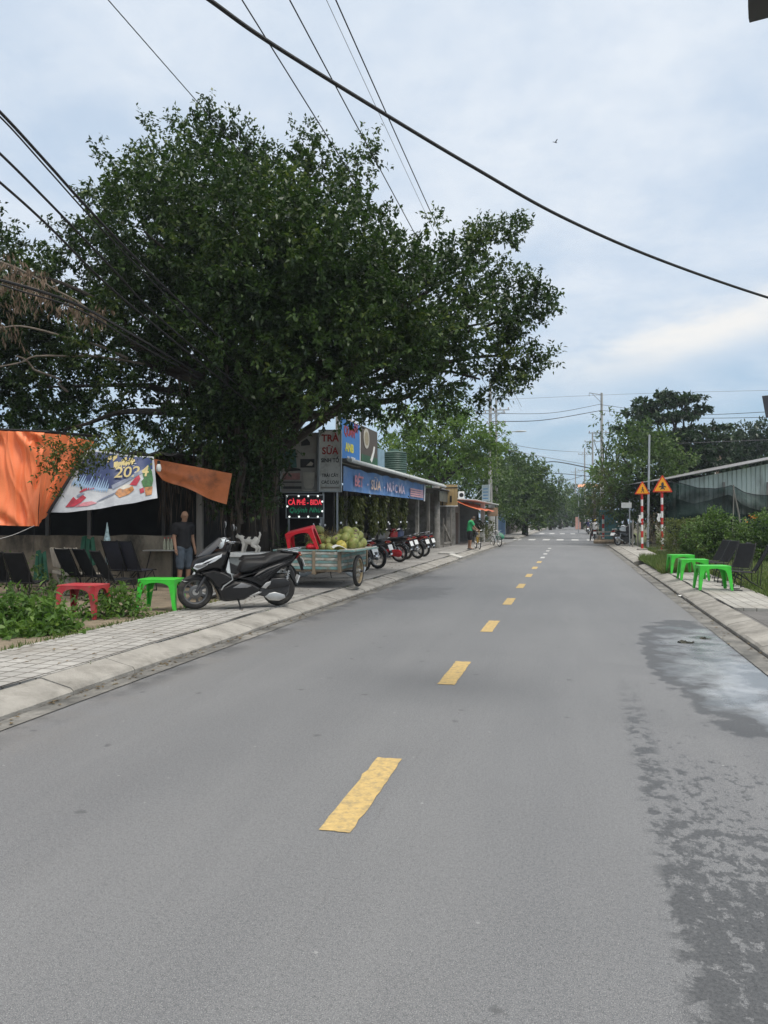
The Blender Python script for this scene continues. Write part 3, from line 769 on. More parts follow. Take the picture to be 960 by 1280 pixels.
# ------------------------------------------------------------------ sling chairs
def sling_chair():
    t = empty('sling_chair', (0, 0, 0), 0, '-', 'chair', 'black sling chairs')
    W = 0.195
    mb = MB()
    for s in (-1, 1):
        mb.tube(catmull([(0.24, s * W, 0.385), (0.19, s * W, 0.392), (-0.15, s * W, 0.375), (-0.21, s * W, 0.42), (-0.46, s * W, 0.89), (-0.475, s * (W - 0.03), 0.915)], 5), 0.011, 7)
    mb.tube([(-0.475, -W + 0.03, 0.915), (-0.475, W - 0.03, 0.915)], 0.011, 7)
    mb.tube([(0.24, -W, 0.385), (0.24, W, 0.385)], 0.011, 7)
    mb.tube([(-0.13, -W, 0.37), (-0.13, W, 0.37)], 0.009, 6)
    mb.build('frame', m_blackm, t)
    mb = MB(); mb.grid(lambda a, b: V((0.235 - 0.38 * a, (b - 0.5) * 0.37, 0.392 - 0.015 * a - 0.022 * math.sin(PI * a) * math.sin(PI * b))), 8, 6, thick=0.006)
    mb.build('seat', m_mesh, t)
    mb = MB(); mb.grid(lambda a, b: V((-0.185 - 0.285 * a - 0.012 * math.sin(PI * a), (b - 0.5) * 0.36, 0.395 + 0.515 * a)), 8, 6, thick=0.006)
    mb.build('backrest', m_mesh, t)
    for s in (-1, 1):
        mb = MB(); mb.tube(catmull([(0.13, s * W, 0.385), (0.20, s * (W + .012), 0.2), (0.235, s * (W + .012), 0.012), (0.215, s * W, 0.011), (0.05, s * W, 0.011)], 4), 0.0105, 7); mb.build('front_leg', m_blackm, t)
        mb = MB(); mb.tube([(0.16, s * (W - .03), 0.375), (-0.12, s * (W - .03), 0.18), (-0.39, s * (W - .03), 0.011)], 0.0105, 7)
        mb.tube([(-0.31, s * (W), 0.60), (-0.28, s * (W - .01), 0.11)], 0.008, 6); mb.build('rear_leg', m_blackm, t)
    mb = MB(); mb.tube([(-0.37, -W + .03, 0.024), (-0.37, W - .03, 0.024)], 0.009, 6); mb.build('stretcher', m_blackm, t)
    return t
sc0 = sling_chair()
GC = 'black sling chairs'
first = True
def chair(loc, rz, label, group=GC):
    global first
    if first:
        first = False; sc0.location = loc; sc0.rotation_euler = (0, 0, rad(rz)); sc0['label'] = label; sc0['group'] = group
        return sc0
    return dup(sc0, loc, rad(rz), label, group)
Z0 = 0.15
# right-hand row (facing the road)
chair((3.46, 16.9, Z0), 176, 'black sling chair at the near end of the right pavement, side-on to the road', 'chairs by the green tables')
chair((3.52, 17.9, Z0), 232, 'black sling chair seen nearly from the front, second nearest on the right pavement', 'chairs by the green tables')
chair((3.52, 19.0, Z0), 180, 'black sling chair facing the middle green table', 'chairs by the green tables')
chair((3.56, 20.4, Z0), 200, 'black sling chair fourth from the near end, its back against the round bush', 'chairs by the green tables')
chair((3.50, 21.2, Z0), 196, 'farthest black sling chair of the row on the right pavement', 'chairs by the green tables')
# left, under the tarpaulins
LC = 'chairs under the tarpaulins'
chair(A(3, 13.6, 0.12), 110, 'black sling chair cut by the left photo edge, behind the big shrub', LC)
chair(A(38, 13.3, 0.12), 95, 'black sling chair with its broad back to us, in front of the left green cloth', LC)
chair(A(101, 14.9, 0.12), 80, 'black sling chair next to the beige stone bench', LC)
chair(A(125, 14.8, 0.12), 70, 'black sling chair between the pale chair back and the crossed tube chair', LC)
chair(A(149, 13.9, 0.12), 62, 'black sling chair with crossed tube legs behind the small shrub', LC)
m_mesh2 = mat('blue_black_fabric', (0.035, 0.036, 0.05), 0.75, 0.2, 9)
for u, d, rz, lab in ((156, 15.8, 85, 'dark blue reclining chair with rounded back near the folded umbrella'), (176, 15.7, 78, 'dark blue reclining chair nearest the drinks table')):
    dup(sc0, A(u, d, 0.12), rad(rz), lab, 'dark blue chairs', {'black_sling_fabric': m_mesh2}, (1.0, 1.05, 1.14))
m_beige = mat('beige_terrazzo', (0.44, 0.40, 0.33), 0.7, 0.2, 14, dirt=(0.24, 0.21, 0.16), dscale=4, damt=0.4)
dup(sc0, A(114, 15.3, 0.12), rad(72), 'pale beige chair back among the black sling chairs', 'pale chairs', {'black_sling_fabric': m_beige, 'black_metal': m_beige})
# beige stone bench
t = empty('stone_bench', A(84, 15.2, 0.12), rad(50), 'beige stone bench with curved leg against the stained wall', 'bench')
mb = MB(); mb.box((0, 0, 0.42), (0.36, 0.95, 0.07), bev=0.02, seg=2); mb.build('seat', m_beige, t)
mb = MB(); mb.box((-0.17, 0, 0.72), (0.06, 0.95, 0.40), Matrix.Rotation(rad(-10), 3, 'Y'), bev=0.02, seg=2); mb.build('backrest', m_beige, t)
for s in (-1, 1):
    mb = MB(); mb.puff([(-0.14, 0.39), (0.14, 0.39), (0.07, 0.2), (0.15, 0), (-0.17, 0), (-0.08, 0.2)], 0.05, 0.012, y0=s * 0.33); mb.build('leg', m_beige, t)

# ------------------------------------------------------------------ café shed on the left: wall, dark rear, roof, posts
def wall_line(u0, u1, d, z0, z1, th, m, name, label, cat, bumpy=0.0):
    a, b = A(u0, d, 0), A(u1, d, 0)
    n = (b - a).normalized(); q = V((-n.y, n.x, 0))
    mb = MB()
    mb.grid(lambda i, j: a + (b - a) * i + q * 0.0 + V((0, 0, z0 + (z1 - z0) * j + (bumpy * noise.noise(V((i * 14, 0, 3))) if j == 1 else 0))), 24, 6, thick=th)
    o = mb.build(name, m)
    return tag(o, label, cat) if label else o
wall_line(-260, 216, 17.2, 0.0, 1.25, -0.15, m_wallc, 'low_wall', 'low stained cement wall behind the chairs under the tarpaulins', 'wall', 0.05)
shed = empty('cafe_shed', A(60, 19, 0), YAW, 'dark open-fronted café shed behind the stained cement wall', 'shed')
def inshed(o):
    bpy.context.view_layer.update(); M_ = o.matrix_world.copy(); o.parent = shed; o.matrix_parent_inverse = shed.matrix_world.inverted(); return o
bpy.context.view_layer.update()
SI = shed.matrix_world.inverted()
def shed_part(mb, name, m):
    mb.xf(SI); return mb.build(name, m, shed)
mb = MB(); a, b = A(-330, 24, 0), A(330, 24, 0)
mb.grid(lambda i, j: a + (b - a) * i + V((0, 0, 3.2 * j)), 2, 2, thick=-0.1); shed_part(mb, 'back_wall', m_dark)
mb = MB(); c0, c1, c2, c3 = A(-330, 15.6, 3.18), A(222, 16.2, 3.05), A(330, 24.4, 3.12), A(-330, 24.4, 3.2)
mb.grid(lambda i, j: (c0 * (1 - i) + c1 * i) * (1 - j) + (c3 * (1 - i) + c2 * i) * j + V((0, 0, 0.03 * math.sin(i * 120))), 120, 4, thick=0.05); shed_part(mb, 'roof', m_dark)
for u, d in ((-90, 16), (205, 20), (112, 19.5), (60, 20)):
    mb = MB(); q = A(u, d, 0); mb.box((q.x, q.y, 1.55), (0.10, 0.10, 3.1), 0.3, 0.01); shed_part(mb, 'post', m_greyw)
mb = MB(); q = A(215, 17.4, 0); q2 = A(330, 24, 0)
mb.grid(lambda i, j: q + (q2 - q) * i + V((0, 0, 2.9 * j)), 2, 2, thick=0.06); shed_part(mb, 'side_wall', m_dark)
# shade post near the man
t = tag(MB().box((0, 0, 1.5), (0.14, 0.14, 3.0), 0.2, 0.015).build('wooden_post', m_greyw), 'grey square timber post just right of the man in black', 'post'); t.location = A(250, 17.3, 0.1)

# tarpaulins ---------------------------------------------------------------
m_or = mat('orange_tarpaulin', (0.95, 0.245, 0.095), 0.42, 0.10, 1.6, 0.15, 8, rvar=0.1)
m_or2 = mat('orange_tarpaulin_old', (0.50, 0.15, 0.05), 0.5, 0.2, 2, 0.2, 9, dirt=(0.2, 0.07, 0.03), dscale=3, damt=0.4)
def folds(a, b, amp, fr, ph=0):
    return amp * (math.sin(fr * a + ph + 2.2 * b) + 0.5 * math.sin(2.7 * fr * a + 1.3 + 3 * b) + 0.7 * noise.noise(V((a * 5, b * 3, ph))))
cdir = -FWD
def tarp(name, px, d, m, label, amp, fr, thick=0.006, ph=0.0, nu=60, nv=30, gather=None, dd=(0, 0, 0, 0), creases=()):
    """px: four photo corners tl, tr, br, bl"""
    c = [P(u, v, d + dd[i]) for i, (u, v) in enumerate(px)]
    mb = MB()
    def fn(a, b):
        p = (c[0] * (1 - a) + c[1] * a) * (1 - b) + (c[3] * (1 - a) + c[2] * a) * b
        k = folds(a, b, amp, fr, ph)
        if gather:
            for ga, gb, gw, gh in gather:
                ang = math.atan2(a - ga, abs(b - gb) + 0.08)
                rr = math.hypot(a - ga, b - gb)
                k += gh * math.cos(ang * gw) * math.exp(-rr * 1.6) * min(1, rr * 6)
        for ca, cs, cw, ch in creases:
            k += ch * math.exp(-((a - ca - cs * b + 0.012 * math.sin(b * 9 + ca * 40)) / cw) ** 2)
        return p + cdir * k - V((0, 0, 0.02 * math.sin(a * 9 + ph) * b))
    mb.grid(fn, nu, nv, thick=thick)
    return tag(mb.build(name, m, ang=60, fix=True), label, 'tarpaulin', 'orange tarpaulins')
g1 = ((0.78, 0.0, 12, 0.07), (0.97, 1.0, 10, 0.06), (0.35, 0.0, 9, 0.05))
tarp('tarpaulin', ((-150, 532), (56, 541), (46, 657), (-150, 650)), 14.0, m_or, 'bright orange tarpaulin hanging flat at the left photo edge', 0.018, 16, gather=g1, nu=170, nv=60, creases=((.70, .06, .010, .03), (.765, .05, .012, -.035), (.79, .10, .010, .04), (.83, .09, .012, -.03), (.88, .08, .010, .035), (.60, .12, .012, .03), (.93, .035, .008, .045), (.965, .005, .010, -.05), (.55, -.05, .01, -.02), (.72, .24, .012, .03), (.64, -.04, .009, .02)))
tarp('tarpaulin', ((54, 538), (118, 552), (62, 640), (47, 657)), 14.25, m_or, 'orange tarpaulin slanting back beside the printed banner, leaves in front', 0.02, 7, ph=2.0, dd=(0, 1.2, 0.4, 0), creases=((.25, -.15, .03, .03), (.5, -.3, .03, -.03), (.75, -.4, .03, .03)))
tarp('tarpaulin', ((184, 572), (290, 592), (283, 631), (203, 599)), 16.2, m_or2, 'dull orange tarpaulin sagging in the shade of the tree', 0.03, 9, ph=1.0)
# rail carrying the tarps
mb = MB(); mb.tube([P(-150, 530, 14.1), P(62, 540, 14.1), P(125, 546, 15.4)], 0.03, 8)
tag(mb.build('tarpaulin_rail', m_blackm), 'black rail along the top of the bright orange tarpaulin', 'rail')
mb = MB(); mb.tube([P(107, 564, 14.9), P(66, 632, 14.35), P(60, 642, 14.3)], 0.03, 8)
tag(mb.build('tarpaulin_pole', m_blackm), 'slanting black pole between orange tarpaulin and printed banner', 'pole')
for a, b, lab in (((43, 657, 14.0), (42, 690, 14.0), 'thin cord hanging from the low corner of the orange tarpaulin'),
                  ((43, 657, 14.0), (-10, 676, 13.0), 'slack white guy line from the tarpaulin corner to the left')):
    mb = MB(); mb.tube(catmull([P(*a), (P(*a) + P(*b)) / 2 - V((0, 0, 0.03)), P(*b)], 4), 0.0035, 5)
    tag(mb.build('guy_line', m_white if 'white' in lab else m_black), lab, 'cord')

# printed banner (winter scene with the year)
bn = empty('printed_banner', P(128, 600, 14.6), 0, 'printed festive banner with 2024 on blue, hanging below the leaves', 'banner')
m_bw = mat('banner_white', (0.52, 0.54, 0.57), 0.42, 0.16, 4, dirt=(0.38, 0.40, 0.44), dscale=3, damt=0.4)
m_bb = mat('banner_navy', (0.030, 0.050, 0.145), 0.4, 0.2, 1.5)
m_ice = mat('banner_ice_blue', (0.30, 0.44, 0.62), 0.4, 0.2, 5)
m_gold = mat('banner_gold', (0.62, 0.50, 0.22), 0.4, 0.2, 6)
m_bred = mat('banner_red', (0.42, 0.035, 0.06), 0.45, 0.45, 7)
m_bgr = mat('banner_green', (0.04, 0.15, 0.04), 0.45, 0.5, 14)
m_bor = mat('banner_orange', (0.45, 0.19, 0.06), 0.45, 0.6, 12)
m_crm0 = mat('banner_cream_white', (0.62, 0.58, 0.50), .4, .2, 8)
m_bgy = mat('banner_grey', (0.22, 0.25, 0.33), 0.4, 0.3, 6)
Bc = [P(110, 562, 15.1), P(192, 572, 15.5), P(197, 622, 15.2), P(61, 641, 14.4)]
Bn = ((Bc[1] - Bc[0]).cross(Bc[3] - Bc[0])).normalized()
if Bn.dot(cdir) < 0: Bn = -Bn
def bpt(a, b, k=0.0):
    p = (Bc[0] * (1 - a) + Bc[1] * a) * (1 - b) + (Bc[3] * (1 - a) + Bc[2] * a) * b
    return p - V((0, 0, 0.12 * math.sin(PI * a) * b * 0.5)) + Bn * (k + 0.025 * math.sin(a * 8 + b * 3) + 0.015 * math.sin(a * 21 - b * 5)) - bn.location
mb = MB(); mb.grid(lambda a, b: bpt(a, b), 40, 20, thick=0.004); mb.build('cloth', m_bw, bn, 60)
def bshape(name, pts, m, k):
    """a printed shape: banner coordinates (a, b), refined so that it follows the cloth"""
    t = bmesh.new(); t.faces.new([t.verts.new((a, b, 0)) for a, b in pts])
    bmesh.ops.triangulate(t, faces=t.faces)
    for _ in range(3):
        lg = [e for e in t.edges if e.calc_length() > 0.06]
        if lg: bmesh.ops.subdivide_edges(t, edges=lg, cuts=1); bmesh.ops.triangulate(t, faces=t.faces)
    for v in t.verts: v.co = bpt(v.co.x, v.co.y, k)
    mb = MB(); mb._join(t); return mb.build(name, m, bn, 60, fix=False)
bshape('printed_sky', [(0.03, 0.03), (0.97, 0.03), (0.97, 0.30), (0.80, 0.42), (0.62, 0.55), (0.52, 0.66), (0.40, 0.62), (0.22, 0.58), (0.10, 0.52), (0.03, 0.3)], m_bb, 0.012)
r2_ = random.Random(3)
for k in range(16):
    a = 0.05 + 0.40 * k / 15; h = r2_.uniform(0.10, 0.26); y = 0.55 + 0.12 * k / 15
    bshape('printed_ice', [(a, y), (a + 0.012, y - h), (a + 0.026, y), (a + 0.016, y + 0.05)], m_ice, 0.018)
bshape('printed_ribbon', [(0.50, 0.60), (0.64, 0.48), (0.82, 0.33), (0.92, 0.25), (0.93, 0.29), (0.84, 0.40), (0.66, 0.56), (0.53, 0.69)], m_bgy, 0.018)
m_bpn = mat('banner_pink', (0.60, 0.22, 0.26), 0.4, 0.3, 8)
bshape('printed_scarf', [(0.12, 0.92), (0.145, 0.76), (0.19, 0.81), (0.235, 0.74), (0.28, 0.785), (0.22, 0.84), (0.25, 0.86), (0.20, 0.92)], m_bred, 0.018)
bshape('printed_scarf', [(0.21, 0.925), (0.27, 0.865), (0.35, 0.85), (0.41, 0.89), (0.33, 0.935)], m_bpn, 0.019)
bshape('printed_shadow', [(0.17, 0.74), (0.21, 0.71), (0.25, 0.715), (0.22, 0.75), (0.19, 0.775)], m_bgy, 0.0195)
for q_ in range(7):
    a_ = 0.40 + 0.022 * q_; bshape('printed_fold', [(a_, 0.86 - .012 * q_), (a_ + .06, 0.80 - .014 * q_), (a_ + .062, 0.81 - .014 * q_), (a_ + .004, 0.875 - .012 * q_)], m_bgy, 0.018)
bshape('printed_scarf', [(0.18, 0.69), (0.22, 0.63), (0.30, 0.61), (0.33, 0.63), (0.26, 0.655), (0.20, 0.70)], m_bred, 0.018)
bshape('printed_icing', [(0.60, 0.67), (0.64, 0.61), (0.68, 0.60), (0.73, 0.65), (0.70, 0.68), (0.64, 0.70)], m_crm0, 0.020)
bshape('printed_cake', [(0.56, 0.76), (0.59, 0.68), (0.66, 0.65), (0.74, 0.66), (0.76, 0.74), (0.70, 0.82), (0.62, 0.86)], m_bor, 0.018)
bshape('printed_cloth_fold', [(0.70, 0.62), (0.75, 0.50), (0.80, 0.44), (0.82, 0.52), (0.78, 0.66)], m_bred, 0.018)
bshape('printed_tree', [(0.86, 0.72), (0.83, 0.58), (0.86, 0.52), (0.84, 0.42), (0.88, 0.38), (0.91, 0.18), (0.96, 0.36), (0.97, 0.56), (0.95, 0.72)], m_bgr, 0.018)
bshape('printed_pot', [(0.87, 0.72), (0.96, 0.71), (0.945, 0.90), (0.885, 0.91)], m_bor, 0.02)
bshape('printed_pot', [(0.815, 0.74), (0.86, 0.72), (0.87, 0.82), (0.83, 0.84)], m_bred, 0.018)
for k in range(14):
    a = 0.28 + r2_.uniform(0, 0.40); b_ = r2_.uniform(0.06, 0.20)
    bshape('printed_straw', [(a, b_), (a + 0.05, b_ - 0.03), (a + 0.06, b_ + 0.02), (a + 0.02, b_ + 0.10)], m_gold, 0.018 + 0.0004 * k)
ex_ = (Bc[1] - Bc[0]) * 0.45 + (Bc[2] - Bc[3]) * 0.55; ey_ = ((Bc[0] + Bc[1]) - (Bc[2] + Bc[3])).normalized(); ex_.normalize()
ez_ = ex_.cross(ey_).normalized(); ey_ = ez_.cross(ex_)
TM = Matrix((ex_, ey_, ez_)).transposed().to_4x4(); TM.translation = bpt(0.69, 0.37, 0.035)
text('2024', 0.33, TM, m_gold, bn, shear=0.25, bold=0.004, extrude=0.001)

# cloths on the wall, umbrella, table, bottles, lamp -------------------------------------------------
m_gcl = mat('green_cloth', (0.018, 0.085, 0.055), 0.85, 0.3, 4, 0.3, 20)
def cloth(u0, u1, v0, v1, d, label, m=m_gcl):
    c = A((u0 + u1) / 2, d, 0)
    mb = MB(); a_, b_ = P(u0, v0, d), P(u1, v0, d); c_, d_ = P(u1 + 2, v1, d - 0.15), P(u0 - 1, v1, d - 0.15)
    def fn(i, j):
        ii = 0.5 + (i - 0.5) * (0.7 + 0.3 * j)
        return (a_ * (1 - ii) + b_ * ii) * (1 - j) + (d_ * (1 - ii) + c_ * ii) * j + cdir * (0.05 * math.sin(i * 16 + j) + 0.03 * math.sin(i * 31 + 2 * j)) + V((0, 0, 0.04 * math.sin(i * 7)))
    mb.grid(fn, 30, 10, thick=0.006)
    return tag(mb.build('green_cloth', m, ang=60), label, 'cloth', 'green cloths on the wall')
cloth(44, 59, 690, 727, 16.6, 'dark green cloth hanging low beside the left black chair')
cloth(100, 120, 672, 706, 16.9, 'green cloth draped over the wall above the beige bench')
m_umb = mat('striped_umbrella', (0.30, 0.42, 0.45), 0.6, 0.7, 14)
t = empty('folded_umbrella', A(134, 16.4, 0.12), 0, 'folded pale blue striped parasol leaning on the wall', 'umbrella'); t.scale = (.8, .8, .88)
mb = MB(); mb.lathe([(0.012, 0), (0.012, 0.55), (0.03, 0.6), (0.075, 1.1), (0.09, 1.2), (0.05, 1.35), (0.03, 1.5), (0.008, 1.62)], n=9); mb.build('canopy', m_umb, t)
mb = MB(); mb.tube([(0, 0, 0), (0, 0, 0.6)], 0.014, 8); mb.build('pole', m_alu, t)
t = empty('drinks_table', A(205, 16.9, 0.12), YAW, 'small folding table with bottles beside the man', 'table')
mb = MB(); mb.box((0, 0, 0.80), (0.80, 0.5, 0.025), bev=0.006); mb.build('tabletop', m_alu, t)
for s in (-1, 1):
    mb = MB(); mb.bar((-0.05 * s - 0.28, s * 0.2, 0.79), (-0.42, s * 0.2, 0.0), 0.02); mb.build('leg', m_blackm, t)
    mb = MB(); mb.bar((0.30, s * 0.2, 0.79), (0.36, s * 0.2, 0.0), 0.02); mb.build('leg', m_blackm, t)
m_bot = mat('milky_bottle', (0.45, 0.47, 0.35), 0.2, 0.2, 9)
bp_ = [(0.034, 0), (0.036, 0.01), (0.036, 0.15), (0.030, 0.18), (0.014, 0.21), (0.013, 0.25)]
b0 = None
for k, (u, lab) in enumerate(((206, 'milky drink bottle, left one on the small folding table'), (210.5, 'milky drink bottle in the middle on the small folding table'), (214.5, 'milky drink bottle nearest the man\'s elbow'))):
    q = A(u, 16.8, 0.935)
    if b0 is None:
        b0 = empty('bottle', q, 0, lab, 'bottle', 'bottles on the drinks table')
        MB().lathe(bp_, n=12).build('glass_body', m_bot, b0); MB().lathe([(0.015, 0.25), (0.015, 0.275), (0.0, 0.276)], n=10).build('cap', m_redp, b0)
    else: dup(b0, q, 0, lab)
t = empty('hanging_bulb', P(198.5, 572, 15.5), 0, 'white bulb hanging beside the banner\'s right corner', 'lamp')
MB().lathe([(0.0, -0.30), (0.04, -0.28), (0.055, -0.23), (0.045, -0.17), (0.03, -0.13)], n=14).build('bulb', m_white, t)
mb = MB(); mb.lathe([(0.032, -0.14), (0.034, -0.07), (0.01, -0.06)], n=12); mb.tube([(0, 0, -0.07), (0, 0, 0.25)], 0.005, 5); mb.build('socket', m_black, t)
# ------------------------------------------------------------------ sign boards
RX = Matrix.Rotation(PI / 2, 4, 'X')
def at(x, z, y=0.0): return Matrix.Translation(V((x, y, z))) @ RX
def span(u0, u1, d0, d1=None):
    a, b = A(u0, d0, 0), A(u1, d1 or d0, 0)
    return (a + b) / 2, math.atan2(b.y - a.y, b.x - a.x), (b - a).length
def zat(v, d): return EYE.z + (650 - v) * d / F
m_sg = mat('aged_white_sign', (0.60, 0.60, 0.57), 0.5, 0.12, 2, dirt=(0.24, 0.235, 0.21), dscale=2.5, damt=0.45)
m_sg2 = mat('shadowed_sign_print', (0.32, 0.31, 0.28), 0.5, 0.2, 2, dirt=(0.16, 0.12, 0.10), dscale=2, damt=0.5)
m_rt = mat('sign_red', (0.33, 0.03, 0.025), 0.5, 0.15, 8)
m_bt = mat('sign_black', (0.03, 0.03, 0.032), 0.5, 0.1, 8)
m_teal = mat('sign_teal', (0.06, 0.13, 0.12), 0.5, 0.2, 5)
m_crm = mat('sign_cream', (0.46, 0.43, 0.37), 0.5, 0.15, 5)
m_pnk = mat('sign_pink', (0.34, 0.17, 0.16), 0.5, 0.3, 12)
def frame(mb, w, z0, z1, r=0.03, dep=0.06, y=0.0):
    for s in (-1, 1): mb.box((s * (w / 2 - r / 2), y, (z0 + z1) / 2), (r, dep, z1 - z0), bev=0.004)
    mb.box((0, y, z0 + r / 2), (w - 2 * r - 0.002, dep - 0.004, r), bev=0.004); mb.box((0, y, z1 - r / 2), (w - 2 * r - 0.002, dep - 0.004, r), bev=0.004)
d = 21.2
c, rz, wd = span(398, 427, d); z0, z1 = zat(615, d), zat(537, d)
t = empty('menu_sign', (c.x, c.y, 0), rz, 'tall white box sign reading TRÀ SỮA in red', 'sign')
MB().box((0, 0.10, (z0 + z1) / 2), (wd - 0.04, 0.20, z1 - z0 - 0.04), bev=0.005).build('panel', m_sg, t)
mb = MB(); frame(mb, wd, z0, z1, 0.035, 0.24, 0.10); mb.build('frame', m_steel, t)
H = z1 - z0
for s, fz, fs, m_, sx_, bo in (('TRÀ', 0.86, 0.27, m_rt, 0.95, .008), ('SỮA', 0.655, 0.27, m_rt, 0.9, .008), ('SINH TỐ', 0.505, 0.155, m_bt, 0.85, .005), ('TRÁI CÂY', 0.265, 0.125, m_bt, 0.85, .003), ('CÁC LOẠI', 0.155, 0.125, m_bt, 0.85, .003)):
    text(s, fs, at(0, z0 + H * fz, -0.004), m_, t, sx=sx_, bold=bo)
MB().box((0, -0.003, z0 + H * 0.07), (wd * 0.8, 0.006, 0.05)).build('printed_line', m_sg2, t)
for s in (-1, 1): MB().box((s * 0.2, 0.1, z0 / 2 + 0.05), (0.05, 0.05, z0 - 0.1)).build('post', m_steel, t)
c, rz, wd = span(350, 398, d + 0.1); z0, z1 = zat(616, d), zat(540, d); H = z1 - z0
t = empty('coffee_sign', (c.x, c.y, 0), rz, 'dim box sign showing a coffee cup, left of the red-lettered sign', 'sign')
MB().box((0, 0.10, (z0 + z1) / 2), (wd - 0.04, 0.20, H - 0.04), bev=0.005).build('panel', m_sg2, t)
mb = MB(); frame(mb, wd, z0, z1, 0.035, 0.24, 0.10); mb.build('frame', m_steel, t)
def flat(name, pts, m, k=0.004):
    mb = MB(); mb.puff([(x * wd, z0 + z * H) for x, z in pts], k, y0=-k); return mb.build(name, m, t, 0)
flat('printed_band', [(-0.44, 0.42), (-0.44, 0.70), (-0.10, 0.72), (-0.06, 0.42)], m_teal)
flat('printed_picture', [(0.03, 0.42), (0.40, 0.42), (0.40, 0.56), (0.03, 0.56)], m_bt, 0.006)
flat('printed_swirl', [(0.18, 0.45), (0.34, 0.45), (0.37, 0.49), (0.30, 0.52), (0.24, 0.485)], m_crm, 0.008)
flat('printed_shadow', [(-0.30, 0.36), (0.05, 0.37), (0.02, 0.40), (-0.28, 0.43)], m_bt, 0.006)
flat('printed_words', [(-0.42, 0.22), (0.02, 0.22), (0.02, 0.33), (-0.42, 0.32)], m_pnk, 0.006)
for z_ in (0.17, 0.09, 0.07): flat('printed_line', [(-0.42, z_), (0.06, z_), (0.06, z_ + 0.018), (-0.42, z_ + 0.018)], m_bt, 0.006)
flat('printed_cup', [(0.10, 0.34), (0.40, 0.34), (0.38, 0.12), (0.33, 0.07), (0.17, 0.07), (0.12, 0.12)], m_crm, 0.008)
flat('printed_saucer', [(0.06, 0.055), (0.44, 0.055), (0.38, 0.03), (0.12, 0.03)], m_crm, 0.009)
flat('printed_words', [(0.05, 0.78), (0.28, 0.79), (0.28, 0.84), (0.20, 0.90), (0.05, 0.84)], m_bt, 0.006)
# lit bulb sign
d = 20.5
c, rz, wd = span(357, 405, d); z0, z1 = zat(648, d), zat(618, d)
t = empty('lit_sign', (c.x, c.y, 0), rz, 'black sign ringed with white bulbs reading CÀ PHÊ - BIDA', 'sign')
MB().box((0, 0.03, (z0 + z1) / 2), (wd - 0.03, 0.06, z1 - z0 - 0.03)).build('panel', m_bt, t)
mb = MB(); frame(mb, wd, z0, z1, 0.03, 0.09, 0.03); mb.build('frame', m_steel, t)
for s in (-1, 1): MB().box((s * wd * 0.42, 0.04, z0 / 2 + 0.05), (0.05, 0.05, z0 - 0.1)).build('post', m_steel, t)
m_lr = mat('led_red', (0.5, 0.02, 0.03), 0.5, 0, 1, emit=(1.0, 0.06, 0.09), estr=0.75)
m_lg = mat('led_green', (0.01, 0.1, 0.05), 0.5, 0, 1, emit=(0.03, 0.30, 0.16), estr=0.45)
m_lw = mat('led_white', (0.8, 0.8, 0.8), 0.5, 0, 1, emit=(0.95, 1.0, 0.95), estr=1.3)
m_ldim = mat('led_unlit', (0.10, 0.13, 0.13), 0.5, 0.1, 3)
text('CÀ PHÊ - BIDA', 0.20, at(0, z0 + 0.66 * (z1 - z0), -0.006), m_lr, t, sx=0.70, bold=0.005)
text('Quỳnh Như', 0.20, at(0, z0 + 0.34 * (z1 - z0), -0.006), m_lg, t, sx=0.86, shear=0.3)
zh = z1 - z0
spots = [(-.46, .93), (-.16, .93), (.09, .93), (.34, .93), (.455, .70), (.455, .30), (-.455, .50), (-.40, .07), (-.15, .07), (.09, .07), (.34, .07)]
for x, z in spots:
    MB().ell((x * wd, -0.012, z0 + z * zh), (0.026, 0.015, 0.026), seg=10, rings=6).build('bulb', m_lw, t)
for x in (-.36, -.30, -.24, -.06, -.01, .04, .17, .22, .27, .42):
    for z in (.93, .07): MB().ell((x * wd, -0.008, z0 + z * zh), 0.010, seg=6, rings=4).build('bulb', m_ldim, t)

# ------------------------------------------------------------------ long café house along the road
XF = -6.5
house = empty('cafe_house', (-8.5, 30, 0), 0, 'long low café house with pale tin roof edge and open shady front', 'house')
HI = Matrix.Translation((8.5, -30, 0))
def hp(mb, name, m, ang=35, par=None):
    mb.xf(HI); return mb.build(name, m, par or house, ang)
mb = MB(); mb.grid(lambda a, b: V((-6.2 - 6 * b, 20.5 + 16.7 * a, 3.36 + 0.22 * b + 0.018 * math.sin(a * 16.7 * 30))), 160, 3, thick=0.03); roof_ = hp(mb, 'roof', m_tin)
mb = MB(); mb.box((-6.17, 28.85, 3.33), (0.05, 16.7, 0.10), bev=0.01); mb.tube([(-6.1, 20.5, 3.30), (-6.1, 37.2, 3.26)], 0.06, 8); hp(mb, 'gutter_pipe', m_pale)
mb = MB(); mb.grid(lambda a, b: V((-6.32 - 6 * b, 37.25 + 5.9 * a, 3.2 + 0.2 * b - 0.03 * a + 0.018 * math.sin(a * 5.9 * 30))), 60, 3, thick=0.03); hp(mb, 'lean_to_roof', m_tin)
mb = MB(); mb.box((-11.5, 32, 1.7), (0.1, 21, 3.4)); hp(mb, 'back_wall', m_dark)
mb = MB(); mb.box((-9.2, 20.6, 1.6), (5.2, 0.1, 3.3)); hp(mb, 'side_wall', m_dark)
mb = MB(); mb.box((-9.0, 43.1, 1.6), (5.0, 0.1, 3.1)); hp(mb, 'end_wall', m_post)
mb = MB(); mb.box((-7.55, 28, 0.62), (0.12, 11.5, 1.0), bev=0.01); hp(mb, 'front_wall', m_wallc)
mb = MB(); mb.box((-6.45, 40.2, 2.82), (0.05, 5.6, 0.55), bev=0.008)
